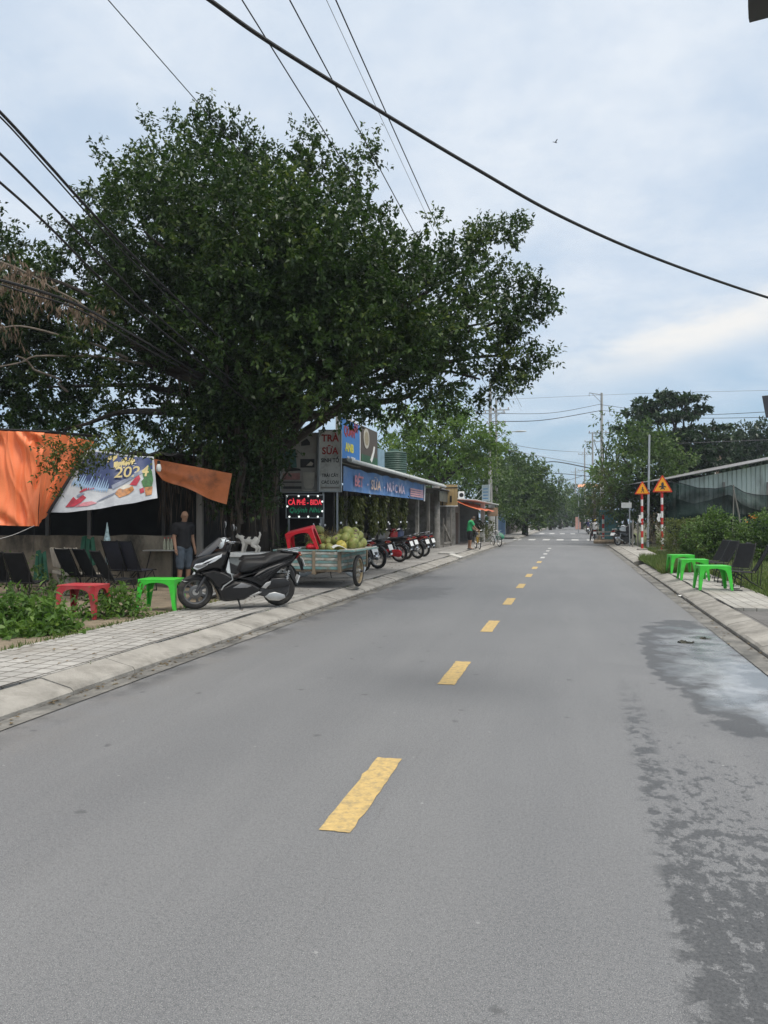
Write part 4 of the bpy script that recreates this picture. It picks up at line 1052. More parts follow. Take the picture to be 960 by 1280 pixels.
hp(mb, 'fascia_board', mat('dark_fascia', (0.10, 0.10, 0.08), 0.8, 0.3, 3, dirt=(0.05, 0.05, 0.04), dscale=2, damt=0.5))
for x, y, wdt in ((-7.3, 24, .12), (-7.3, 28, .12), (-6.75, 33.3, 0.16)):
    mb = MB(); mb.box((x, y, 1.65), (wdt, wdt, 3.2), bev=0.01); hp(mb, 'post', m_post)
for y, x in ((36.2, -6.75), (37.6, -7.1), (42.2, -6.6), (43.0, -7.0)):
    mb = MB(); mb.box((x, y, 1.5), (0.09, 0.09, 2.9), bev=0.008); hp(mb, 'post', m_greyw)
mb = MB(); mb.bar((-6.6, 42.2, 0.35), (-6.6, 39.6, 1.35), 0.09); mb.bar((-6.6, 42.2, 0.35), (-6.6, 39.6, 0.35), 0.09); mb.bar((-6.6, 39.6, 0.1), (-6.6, 39.6, 1.7), 0.07); hp(mb, 'brace', m_greyw)
q = A(545.5, 39.0, 0.14)
mb = MB(); mb.lathe([(0.20, 0), (0.19, 1.5), (0.175, 3.3)], n=16)
t = tag(mb.build('concrete_pillar', m_post), 'round concrete pillar at the roadside end of the café house', 'pillar'); t.location = q
# wooden panel on the eave
c, rz, wd = span(548.5, 572, 40.5, 40.2)
t = empty('plank_sign', (c.x, c.y, 0), rz, 'tan plank panel with black straps under the roof edge', 'sign')
zz0, zz1 = zat(632, 40.4), zat(606, 40.4)
m_tan = mat('tan_planks', (0.40, 0.28, 0.13), 0.75, 0.3, 3, 0.3, 20, vec=(1, 1, 0.2), dirt=(0.2, 0.14, 0.07), dscale=3, damt=0.4)
mb = MB()
for k in range(6): mb.box((-wd / 2 + wd * (k + .5) / 6, 0, (zz0 + zz1) / 2), (wd / 6 - 0.01, 0.04, zz1 - zz0), bev=0.005)
mb.build('planks', m_tan, t)
mb = MB(); mb.box((0, -0.03, zz1 - 0.16), (wd, 0.02, 0.05)); mb.box((-wd * .3, -0.045, (zz0 + zz1) / 2), (0.05, 0.02, zz1 - zz0)); mb.box((wd * .15, -0.03, zz0 + .35), (0.1, 0.02, 0.35)); mb.build('straps', m_black, t)
mb = MB(); mb.box((0, 0, zz0 - 0.02), (wd * 1.02, 0.08, 0.05)); mb.build('bottom_rail', m_white, t)
# cloth banner along the eave
m_bl = mat('blue_banner', (0.10, 0.22, 0.47), 0.5, 0.2, 2, dirt=(0.28, 0.38, 0.55), dscale=1.5, damt=0.4)
m_bpk = mat('banner_pink', (0.62, 0.26, 0.34), 0.5, 0.15, 6); m_bpw = mat('banner_pale_pink', (0.62, 0.50, 0.60), 0.5, 0.15, 6)
m_brd = mat('banner_light_red', (0.58, 0.33, 0.36), 0.5, 0.2, 8); m_bcr = mat('banner_cream', (0.62, 0.46, 0.36), 0.5, 0.2, 8)
ya, yb = 20.85, 33.2
t = empty('blue_banner', (XF + 0.1, (ya + yb) / 2, 2.80), PI / 2, 'long blue cloth banner with pink lettering under the pale roof edge', 'banner')
Lb = yb - ya
def bwave(x, z): return 0.022 * math.sin(x * 1.6 + z) + 0.010 * math.sin(x * 4.1 + 2 * z)
mb = MB(); mb.grid(lambda a, b: V((-Lb / 2 + Lb * a, bwave(-Lb / 2 + Lb * a, b), -0.33 + 0.70 * b + 0.04 * (a - .5) + 0.02 * math.cos(a * 44) * b)), 120, 6, thick=0.004); mb.build('cloth', m_bl, t, 60)
def btxt(s, size, x, z, m, sx=1.0, bold=0.01):
    o = text(s, size, at(x, z, 0), m, t, sx=sx, bold=bold, extrude=0.0)
    for v in o.data.vertices: v.co.y += bwave(v.co.x, 0.5) - 0.055
    return o
btxt('BÉT', 0.46, -4.75, -0.03, m_bpk, 1.45, .012); btxt('-', 0.4, -3.65, -0.03, m_bpw, 1.2)
btxt('SỮA', 0.44, -2.6, -0.05, m_bcr, 1.35, .012); btxt('-', 0.4, -1.5, -0.03, m_bpw, 1.2)
btxt('NƯỚC MÍA', 0.42, 0.35, -0.04, m_bpw, 1.45, .012)
mb = MB()
for z_ in (0.07, -0.02, -0.11, -0.20): mb.box((4.2, -0.07 - 0.001 * z_, z_), (2.7, 0.004, 0.062))
mb.build('printed_rows', m_brd, t, 0)
mb = MB(); mb.grid(lambda a, b: V((5.85 + 0.30 * a, -0.05 + bwave(5.4, b), -0.36 + 0.70 * b)), 4, 6, thick=0.004); mb.build('torn_end', m_bw, t)
# boards above the roof
d = 22.9
def updir(u0, u1, v0, v1, name, label, m, X=-6.75, cat='sign'):
    """an upright board in the plane x = X, parallel to the road"""
    d0 = -X / 0.001032 / (714 - u0) * 1.0; d1 = -X / 0.001032 / (714 - u1)
    y0 = (d0 + X * 0.2416) / 0.9704; y1 = (d1 + X * 0.2416) / 0.9704
    zb, zt = zat(v0, d0), zat(v1, d0)
    t = empty(name, (X, (y0 + y1) / 2, zb), PI / 2, label, cat)
    MB().box((0, 0.05, (zt - zb) / 2), (y1 - y0, 0.08, zt - zb), bev=0.006).build('panel', m, t)
    return t, y1 - y0, zt - zb
m_blu = mat('signboard_blue', (0.03, 0.17, 0.48), 0.4, 0.15, 2); m_yl = mat('sign_yellow', (0.60, 0.55, 0.06), 0.5, 0.15, 8)
m_brn = mat('signboard_brown', (0.075, 0.055, 0.04), 0.5, 0.3, 3); m_dgr = mat('signboard_green', (0.02, 0.085, 0.035), 0.5, 0.5, 2)
t, W_, H_ = updir(424, 450, 577, 519, 'blue_signboard', 'blue signboard above the tin roof with yellow and red letters', m_blu)
mb = MB(); frame(mb, W_ + 0.06, -0.02, H_ + 0.02, 0.05, 0.12, 0.05); mb.build('frame', m_white, t)
text('QUÁN', 0.40, at(-0.05, H_ * 0.72, 0.004), m_rt, t, sx=1.0, bold=0.012)
text('ĂN', 0.40, at(0.65, H_ * 0.86, 0.004), m_rt, t, sx=0.8, bold=0.012)
text('ANB', 0.36, at(-0.05, H_ * 0.36, 0.004), m_yl, t, sx=1.25, bold=0.014)
text('N - 7KX', 0.20, at(0.15, H_ * 0.12, 0.004), m_white, t, sx=1.2, bold=0.006)
t, W_, H_ = updir(451.5, 472, 583, 531, 'dark_signboard', 'dark brown and green signboard with a cream oval', m_brn)
MB().box((0, 0.003, H_ * 0.16), (W_ * 0.98, 0.006, H_ * 0.30)).build('printed_green', m_dgr, t)
mb = MB(); mb.puff([(-W_ * .2 + 0.36 * math.cos(k * PI / 12), H_ * 0.72 + 0.34 * math.sin(k * PI / 12)) for k in range(24)], 0.006, y0=0.0); mb.build('printed_oval', m_crm, t)
mb = MB(); mb.puff([(-W_ * .2 + 0.26 * math.cos(k * PI / 12), H_ * 0.72 + 0.24 * math.sin(k * PI / 12)) for k in range(24)], 0.008, y0=-0.001); mb.build('printed_oval', mat('sign_tan', (0.30, 0.25, 0.16), .5, .3, 12), t)
mb = MB(); mb.puff([(0.05, 0.30), (0.25, 0.22), (0.40, 0.36), (0.62, 0.62), (0.70, 0.80), (0.55, 0.82), (0.42, 0.60), (0.25, 0.45)], 0.007, y0=0.0); mb.build('printed_splash', m_white, t)
c = A(493, 31, zat(592, 31))
t = empty('water_tank', c, 0, 'ribbed dark green water tank on the roof behind the boards', 'tank')
pr = [(0.0, 1.02), (0.16, 1.0), (0.18, 0.93), (0.45, 0.88)]
for k in range(9, 0, -1): pr += [(0.53, 0.09 * k + 0.03), (0.50, 0.09 * k - 0.01)]
pr += [(0.52, 0.0), (0.0, 0.0)]
MB().lathe(pr[::-1], n=24).build('tank_body', mat('tank_green', (0.028, 0.075, 0.055), 0.5, 0.3, 2, dirt=(0.08, 0.12, 0.10), dscale=2, damt=0.4), t)
for k in range(3): mb = MB(); mb.box((0.5 * math.cos(k * 2.1), 0.5 * math.sin(k * 2.1), -0.1), (0.08, 0.08, 0.25)); mb.build('leg', m_blackm, t)
t, W_, H_ = updir(473, 481, 588, 560, 'blue_sheet', 'pale blue plastic sheet hung beside the green water tank', mat('pale_blue_sheet', (0.22, 0.33, 0.40), 0.5, 0.3, 3), cat='sheet')
# ------------------------------------------------------------------ corner shop with the orange awning
shop = empty('corner_shop', (-8, 50, 0), 0, 'small grey shop with white roof sheet beyond the timber posts', 'shop')
SM = Matrix.Translation((8, -50, 0))
def sp_(mb, name, m, ang=35): mb.xf(SM); return mb.build(name, m, shop, ang)
m_gw = mat('grey_shop_wall', (0.30, 0.30, 0.29), 0.85, 0.2, 1.5, dirt=(0.16, 0.155, 0.14), dscale=1.5, damt=0.5)
for c_, s_ in (((-6.9, 45.5, 1.4), (0.12, 3.6, 2.8)), ((-8.5, 57, 1.4), (3.4, 0.12, 2.8)), ((-8.5, 43.4, 1.4), (3.4, 0.12, 2.8))):
    mb = MB(); mb.box(c_, s_); sp_(mb, 'wall', m_gw)
mb = MB(); mb.box((-6.82, 46.0, 1.05), (0.04, 0.9, 2.0), bev=0.01); sp_(mb, 'door', mat('door_brown', (0.11, 0.07, 0.05), .6, .2, 3))
mb = MB(); mb.box((-6.82, 44.6, 1.5), (0.03, 1.0, 1.1), bev=0.01); sp_(mb, 'shutter', m_steel)
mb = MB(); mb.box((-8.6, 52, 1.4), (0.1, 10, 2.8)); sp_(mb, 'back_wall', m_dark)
mb = MB(); mb.grid(lambda a, b: V((-5.35 - 4.5 * b, 43.3 + 14.5 * a, 2.78 + 0.25 * b + 0.02 * math.sin(a * 14.5 * 25))), 140, 3, thick=0.05); sp_(mb, 'roof', m_pale)
for y in (50.5, 57): mb = MB(); mb.box((-5.75, y, 1.35), (0.28, 0.28, 2.7), bev=0.01); sp_(mb, 'pillar', m_white)
mb = MB(); mb.grid(lambda a, b: V((-6.5 + 1.45 * b, 43.0 + 8.6 * a, 2.72 - 0.55 * b - 0.05 * math.sin(PI * b) + 0.03 * math.sin(a * 14))), 40, 8, thick=0.01)
t = tag(mb.build('awning', mat('awning_orange', (0.70, 0.17, 0.07), 0.5, 0.15, 2), ang=60), 'orange cloth awning sloping from the white-roofed shop', 'awning')
c, rz, wd = span(602.5, 612, 52.5, 52)
t = empty('roof_sign', (c.x, c.y, 2.85), rz, 'upright pale blue and white sign standing on the shop roof', 'sign')
MB().box((0, 0, 0.62), (wd, 0.05, 1.15), bev=0.01).build('panel', mat('pale_sign', (0.50, 0.58, 0.64), .5, .1, 3), t)
mb = MB()
for k in range(4): mb.box((0.0, -0.028, 0.25 + 0.22 * k), (wd * (0.7 - 0.1 * (k % 2)), 0.008, 0.07))
mb.build('printed_rows', mat('sign_sky_blue', (0.12, 0.30, 0.55), .5, .2, 5), t)
mb = MB()
for s in (-1, 1): mb.bar((s * wd * .4, 0, 0.0), (s * wd * .4, 0, 0.1), 0.04); mb.bar((s * wd * .4, 0.03, 1.0), (s * wd * .4 - 1.6, 0.5, 0.1), 0.03)
mb.build('bracket', m_steel, t)
c = P(615.5, 640, 55); t = tag(MB().box((0, 0, 0), (0.75, 0.3, 0.62), YAW, 0.02).build('box_sign', mat('brown_box', (0.32, 0.21, 0.13), .7, .25, 4)), 'small brown box sign hanging under the shop roof corner', 'sign'); t.location = c
t = empty('roof_vent_unit', P(576.5, 621, 44.5), YAW, 'white boxy unit at the near end of the shop roof', 'vent')
MB().box((0, 0, 0.1), (0.34, 0.3, 0.42), bev=0.02).build('casing', m_white, t)
mb = MB(); mb.lathe([(0.13, 0), (0.11, 0.02), (0.02, 0.022)], Matrix.Translation((0, -0.15, 0.1)) @ Matrix.Rotation(PI / 2, 4, 'X'), 16); mb.build('fan_grille', m_black, t)
# blue gate and fence beyond the side street
t = empty('blue_gate', (-6.2, 70, 0.1), PI / 2, 'faded blue sheet gate beyond the side street', 'gate')
mb = MB()
for k in range(16): mb.box((-3.5 + k * 0.45, 0.02 * (k % 2), 0.95), (0.44, 0.05, 1.7))
mb.build('sheet', mat('faded_blue_sheet', (0.05, 0.13, 0.26), 0.6, 0.25, 2, dirt=(0.1, 0.12, 0.14), dscale=1, damt=0.5), t)
mb = MB()
for x in (-3.7, 0, 3.7): mb.box((x, 0.05, 1.0), (0.12, 0.12, 2.0))
mb.build('frame', m_steel, t)
t = empty('timber_fence', (-6.3, 88, 0.1), PI / 2, 'dark timber fence under the round-crowned tree', 'fence')
for k in range(11):
    MB().box((-12 + k * 2.4, 0, 1.0), (0.16, 0.16, 2.0)).build('post', m_post, t)
mb = MB(); mb.box((0, 0.15, 0.9), (25, 0.06, 1.7)); mb.build('boards', mat('fence_boards', (0.075, 0.07, 0.06), 0.9, 0.35, 2), t)
# ------------------------------------------------------------------ wheels
RY = Matrix.Rotation(PI / 2, 4, 'X')       # lathe axis -> y
def wheel(par, x, r, tw, style, m_rim, z=None, y=0.0, tyre_m=None, nsp=9):
    z = r if z is None else z
    T = Matrix.Translation((x, y, z)) @ RY
    mb = MB(); mb.lathe([(0.0, -0.05), (0.05, -0.05), (0.055, -0.02), (0.055, 0.02), (0.05, 0.05), (0.0, 0.05)], T, 14)
    w_ = mb.build('wheel', m_alu if style != 'solid' else m_blackm, par)
    mb = MB(); q = tw / 2
    prof = [(r - tw * 0.85, -q * .75), (r - tw * 0.45, -q), (r - tw * 0.12, -q * .72), (r, -q * 0.2), (r, q * 0.2), (r - tw * 0.12, q * .72), (r - tw * 0.45, q), (r - tw * 0.85, q * .75)]
    mb.lathe(prof, T, 40, closed=True); mb.build('tyre', tyre_m or m_rub, w_, 50)
    mb = MB(); ri = r - tw * 0.75
    mb.lathe([(ri - 0.03, -q * .6), (ri, -q * .8), (ri + .012, -q * .5), (ri + .012, q * .5), (ri, q * .8), (ri - 0.03, q * .6)], T, 40, closed=True)
    if style == 'wire':
        for k in range(nsp * 2):
            a = 2 * PI * k / (nsp * 2); b_ = a + (0.5 if k % 2 else -0.5); s = 0.035 if k % 4 < 2 else -0.035
            mb.tube([T @ V((0.05 * math.cos(a), 0.05 * math.sin(a), s)), T @ V((ri * math.cos(b_), ri * math.sin(b_), 0))], 0.0028, 4)
    else:
        for k in range(nsp):
            a = 2 * PI * k / nsp
            for s in (-0.07, 0.07):
                mb.tube([T @ V((0.04 * math.cos(a), 0.04 * math.sin(a), 0.0)), T @ V(((ri - .01) * math.cos(a + s), (ri - .01) * math.sin(a + s), 0.0))], [0.018, 0.010], 6)
        mb.lathe([(0.05, -0.038), (0.105, -0.034), (0.11, -0.03), (0.11, -0.026)], T, 24)
    mb.build('rim', m_rim, w_)
    return w_

# ------------------------------------------------------------------ the big black scooter (left side towards the street)
KX, KZ = 0.00238, 0.00248
def S(x, y): return ((515 - x) * KX, (645 - (x - 225) * 20 / 580 - y) * KZ)
def SS(*p): return [S(p[i], p[i + 1]) for i in range(0, len(p), 2)]
m_satin = mat('satin_black_paint', (0.010, 0.010, 0.011), 0.36, 0.1, 3, spec=0.35, coat=0.1)
m_gloss = mat('gloss_black_paint', (0.009, 0.009, 0.010), 0.22, 0.1, 3, spec=0.4, coat=0.3, rvar=0.06)
m_seat = mat('black_vinyl', (0.012, 0.012, 0.013), 0.55, 0.15, 8, 0.2, 120)
m_lamp = mat('headlamp_glass', (0.70, 0.72, 0.74), 0.12, 0.2, 25, spec=0.6)
m_scr = mat('smoked_screen', (0.035, 0.037, 0.042), 0.18, 0.1, 3, spec=0.5)
m_eng = mat('engine_grey', (0.075, 0.075, 0.078), 0.5, 0.3, 8, metal=0.5)
m_grey = mat('grey_trim', (0.22, 0.22, 0.225), 0.4, 0.15, 8, metal=0.4)
m_redl = mat('tail_light_red', (0.22, 0.010, 0.010), 0.2, 0.2, 10)
m_amb = mat('amber_lens', (0.22, 0.07, 0.015), 0.2, 0.2, 10)
m_plate = mat('number_plate', (0.70, 0.71, 0.70), 0.5, 0.06, 5, dirt=(0.4, 0.4, 0.38), dscale=6, damt=0.2)
sc = empty('scooter', (-5.36, 11.50, 0.158), rad(217), 'big satin black scooter parked on its side stand beside the green table', 'scooter')
sc.rotation_euler = (rad(-4), 0, rad(217))
fx_, _ = S(225, 545); rx_, _ = S(806, 520)
m_alloy = mat('alloy_wheel', (0.13, 0.13, 0.13), 0.4, 0.15, 8, metal=0.5)
wheel(sc, fx_, 0.283, 0.105, 'cast', m_alloy, nsp=7); wheel(sc, rx_, 0.278, 0.125, 'cast', m_alloy, nsp=5)
def part(par, name, m, pts, w, inset, y0=0.0, yfun=None, ang=40, layers=None):
    return MB().puff(pts, w, inset, y0=y0, yfun=yfun, layers=layers).build(name, m, par, ang)
nose = lambda x, z, y: y * max(0.28, min(1.0, 1.0 - max(0, x - 0.42) * 1.9))
part(sc, 'front_fender', m_satin, SS(138, 455, 160, 440, 225, 425, 300, 440, 330, 480, 322, 500, 300, 470, 240, 450, 175, 462), 0.07, 0.012)
MB().puff(SS(136, 457, 160, 448, 180, 450, 176, 462, 150, 466), 0.06, 0.01).build('fender_tip', m_white, sc)
for s in (-1, 1):
    mb = MB(); mb.tube([(fx_, s * 0.085, 0.283), (S(330, 350)[0], s * 0.085, S(330, 350)[1])], [0.026, 0.022], 10); mb.build('fork_leg', m_eng, sc)
part(sc, 'front_cowl', m_satin, SS(192, 372, 205, 335, 240, 300, 290, 276, 380, 252, 425, 250, 430, 290, 412, 340, 392, 378, 330, 372, 262, 392, 225, 408), 0.235, 0.055, yfun=nose)
part(sc, 'front_cowl_lower', m_gloss, SS(235, 400, 262, 388, 330, 366, 400, 384, 470, 418, 455, 455, 395, 480, 378, 512, 345, 490, 318, 455, 275, 425), 0.215, 0.045, yfun=nose)
for s in (-1, 1):
    mb = MB(); mb.puff(SS(203, 372, 218, 345, 262, 330, 320, 300, 386, 268, 380, 290, 335, 322, 300, 338, 288, 352, 228, 384), 0.013, 0.012)
    mb.xf(Matrix.Translation((0.0, 0, 0)))
    o = mb.build('headlight', m_lamp, sc, 40)
    for v in o.data.vertices:
        base = nose(v.co.x, v.co.z, 0.222)
        v.co.y = s * (base + v.co.y * 1.0 - 0.002)
    mb = MB(); mb.puff(SS(208, 362, 224, 350, 262, 343, 290, 340, 284, 350, 232, 372), 0.006, 0.003)
    o = mb.build('lamp_lens', m_grey, sc, 40)
    for v in o.data.vertices: v.co.y = s * (nose(v.co.x, v.co.z, 0.222) + 0.012 + v.co.y)
# windscreen: curved sheet
mb = MB()
def scr(a, b):
    x0, z0_ = S(222, 300); x1, z1_ = S(382, 168); bx, bz = S(330, 262)
    x2, z2_ = S(392, 190)
    c0 = V((x0, 0, z0_)).lerp(V((x1, 0, z1_)), b)
    back = V((S(300, 283)[0], 0, S(300, 283)[1])).lerp(V((x2, 0, z2_)), b)
    t = abs(a - 0.5) * 2
    p = c0.lerp(back, t ** 2)
    p.y = (a - 0.5) * 2 * (0.16 + 0.03 * math.sin(PI * b) - 0.05 * b)
    return p
mb.grid(scr, 12, 8, thick=0.006); mb.build('windscreen', m_scr, sc, 60)
part(sc, 'leg_shield', m_satin, SS(345, 480, 395, 395, 425, 300, 438, 262, 452, 262, 440, 310, 424, 378, 440, 420, 470, 445, 440, 470, 390, 520), 0.16, 0.025)
part(sc, 'floor_board', m_gloss, SS(345, 490, 395, 478, 455, 452, 520, 440, 600, 455, 665, 490, 655, 525, 600, 548, 545, 578, 420, 588, 385, 580, 372, 545), 0.225, 0.05)
for s in (-1, 1):
    part(sc, 'side_trim', m_grey, SS(460, 492, 520, 458, 590, 478, 560, 490, 500, 492), 0.006, 0.004, y0=s * 0.226)
    part(sc, 'silver_strip', m_alu, SS(380, 505, 395, 478, 455, 438, 446, 395, 452, 396, 462, 440, 402, 484, 388, 508), 0.005, 0.003, y0=s * 0.222)
    part(sc, 'lower_strip', m_alu, SS(575, 545, 640, 516, 662, 518, 645, 530, 600, 545), 0.006, 0.004, y0=s * 0.222)
    part(sc, 'foot_rest', m_alu, SS(660, 490, 690, 458, 725, 446, 722, 466, 690, 496), 0.012, 0.008, y0=s * 0.21)
part(sc, 'seat', m_seat, SS(508, 392, 530, 338, 560, 314, 640, 312, 690, 308, 740, 272, 800, 256, 905, 258, 890, 285, 800, 322, 700, 350, 610, 392, 540, 405), 0.165, 0.05,
     yfun=lambda x, z, y: y * (0.85 if x > 0.0 else 0.85 + 0.15 * min(1, -x * 3) - 0.35 * max(0, -x - 0.45)))
tail = lambda x, z, y: y * (1.0 - 0.62 * max(0, min(1, (-x - 0.35) / 0.65)))
part(sc, 'rear_body', m_satin, SS(480, 430, 520, 412, 600, 400, 700, 352, 800, 322, 900, 272, 940, 262, 938, 280, 882, 345, 810, 372, 730, 440, 665, 500, 600, 470, 520, 446), 0.20, 0.045, yfun=tail)
for s in (-1, 1):
    o = part(sc, 'body_crease', m_gloss, SS(610, 430, 700, 385, 820, 335, 900, 300, 880, 320, 800, 352, 720, 405, 660, 440), 0.012, 0.01)
    for v in o.data.vertices: v.co.y = s * (tail(v.co.x, 0, 0.196) + v.co.y)
part(sc, 'grab_rail', m_blackm, SS(800, 255, 935, 258, 945, 266, 930, 270, 860, 266), 0.12, 0.02)
part(sc, 'tail_light', m_redl, SS(925, 270, 945, 268, 938, 290, 915, 305), 0.09, 0.015)
part(sc, 'rear_fender', m_black, SS(868, 350, 885, 350, 915, 400, 935, 485, 925, 490, 895, 440, 860, 385), 0.055, 0.012)
MB().box((S(935, 440)[0] - 0.01, 0, S(935, 440)[1]), (0.012, 0.17, 0.13), Matrix.Rotation(rad(-20), 3, 'Y')).build('number_plate', m_plate, sc)
part(sc, 'engine_case', m_eng, SS(640, 500, 700, 455, 780, 440, 840, 440, 872, 480, 860, 520, 800, 545, 700, 560, 650, 545), 0.05, 0.015, y0=0.10)
part(sc, 'crank_cover', m_alu, SS(690, 555, 720, 530, 760, 522, 830, 540, 836, 562, 790, 582, 720, 578), 0.02, 0.012, y0=0.16)
part(sc, 'air_box', m_black, SS(700, 470, 740, 430, 830, 425, 870, 460, 860, 480, 780, 500, 710, 505), 0.035, 0.02, y0=0.155)
mb = MB(); mb.tube(catmull([(0.02, -0.12, 0.20), (-0.3, -0.17, 0.22), (-0.45, -0.19, 0.28)], 4), 0.025, 8); mb.tube([(-0.42, -0.19, 0.27), (-0.95, -0.20, 0.42)], [0.05, 0.062], 14); mb.build('exhaust', m_eng, sc)
for s in (-1, 1):
    mb = MB(); a_, b_ = V((S(840, 500)[0], s * 0.11, S(840, 500)[1])), V((S(862, 380)[0], s * 0.11, S(862, 380)[1]))
    mb.tube([a_, b_], 0.014, 8)
    n = 44; mb.tube([a_.lerp(b_, i / n) + V((0.028 * math.cos(i * 1.1), 0.028 * math.sin(i * 1.1), 0)) for i in range(n + 1)], 0.006, 5)
    mb.build('shock_absorber', m_alu, sc)
mb = MB(); mb.tube([(S(500, 560)[0], 0.14, 0.20), (S(520, 650)[0], 0.235, 0.0)], 0.014, 8); mb.box((S(520, 650)[0], 0.235, 0.008), (0.06, 0.04, 0.014), bev=0.004); mb.build('side_stand', m_blackm, sc)
hx, hz = S(440, 215)
mb = MB(); mb.tube(catmull([(hx - 0.10, 0.36, hz + 0.06), (hx - 0.02, 0.22, hz + 0.06), (hx + 0.03, 0.07, hz), (hx + 0.03, -0.07, hz), (hx - 0.02, -0.22, hz + 0.06), (hx - 0.10, -0.36, hz + 0.06)], 5), 0.013, 8); hb = mb.build('handlebar', m_chr, sc)
for s in (-1, 1):
    mb = MB(); mb.tube([(hx - 0.045, s * 0.255, hz + 0.06), (hx - 0.115, s * 0.385, hz + 0.06)], 0.018, 9); mb.build('grip', m_rub, hb)
    mb = MB(); mb.tube(catmull([(hx + 0.0, s * 0.23, hz + 0.07), (hx + 0.05, s * 0.30, hz + 0.06), (hx - 0.02, s * 0.40, hz + 0.055)], 4), 0.007, 6); mb.build('brake_lever', m_alu, hb)
    mb = MB(); mb.tube(catmull([(hx - 0.02, s * 0.22, hz + 0.06), (hx + 0.0, s * 0.25, hz + 0.16), (hx - 0.01, s * 0.30, hz + 0.26)], 4), 0.006, 6)
    mb.ell((hx - 0.01, s * 0.325, hz + 0.30), (0.018, 0.052, 0.062), seg=12, rings=8); mi = mb.build('mirror', m_blackm, sc)
    MB().ell((hx - 0.022, s * 0.325, hz + 0.30), (0.010, 0.043, 0.052), seg=12, rings=8).build('mirror_glass', m_lamp, mi)
MB().puff([(hx + 0.10, hz - 0.12), (hx + 0.02, hz + 0.03), (hx - 0.05, hz + 0.05), (hx - 0.06, hz + 0.0), (hx - 0.01, hz - 0.14)], 0.13, 0.03).build('instrument_cowl', m_black, sc)

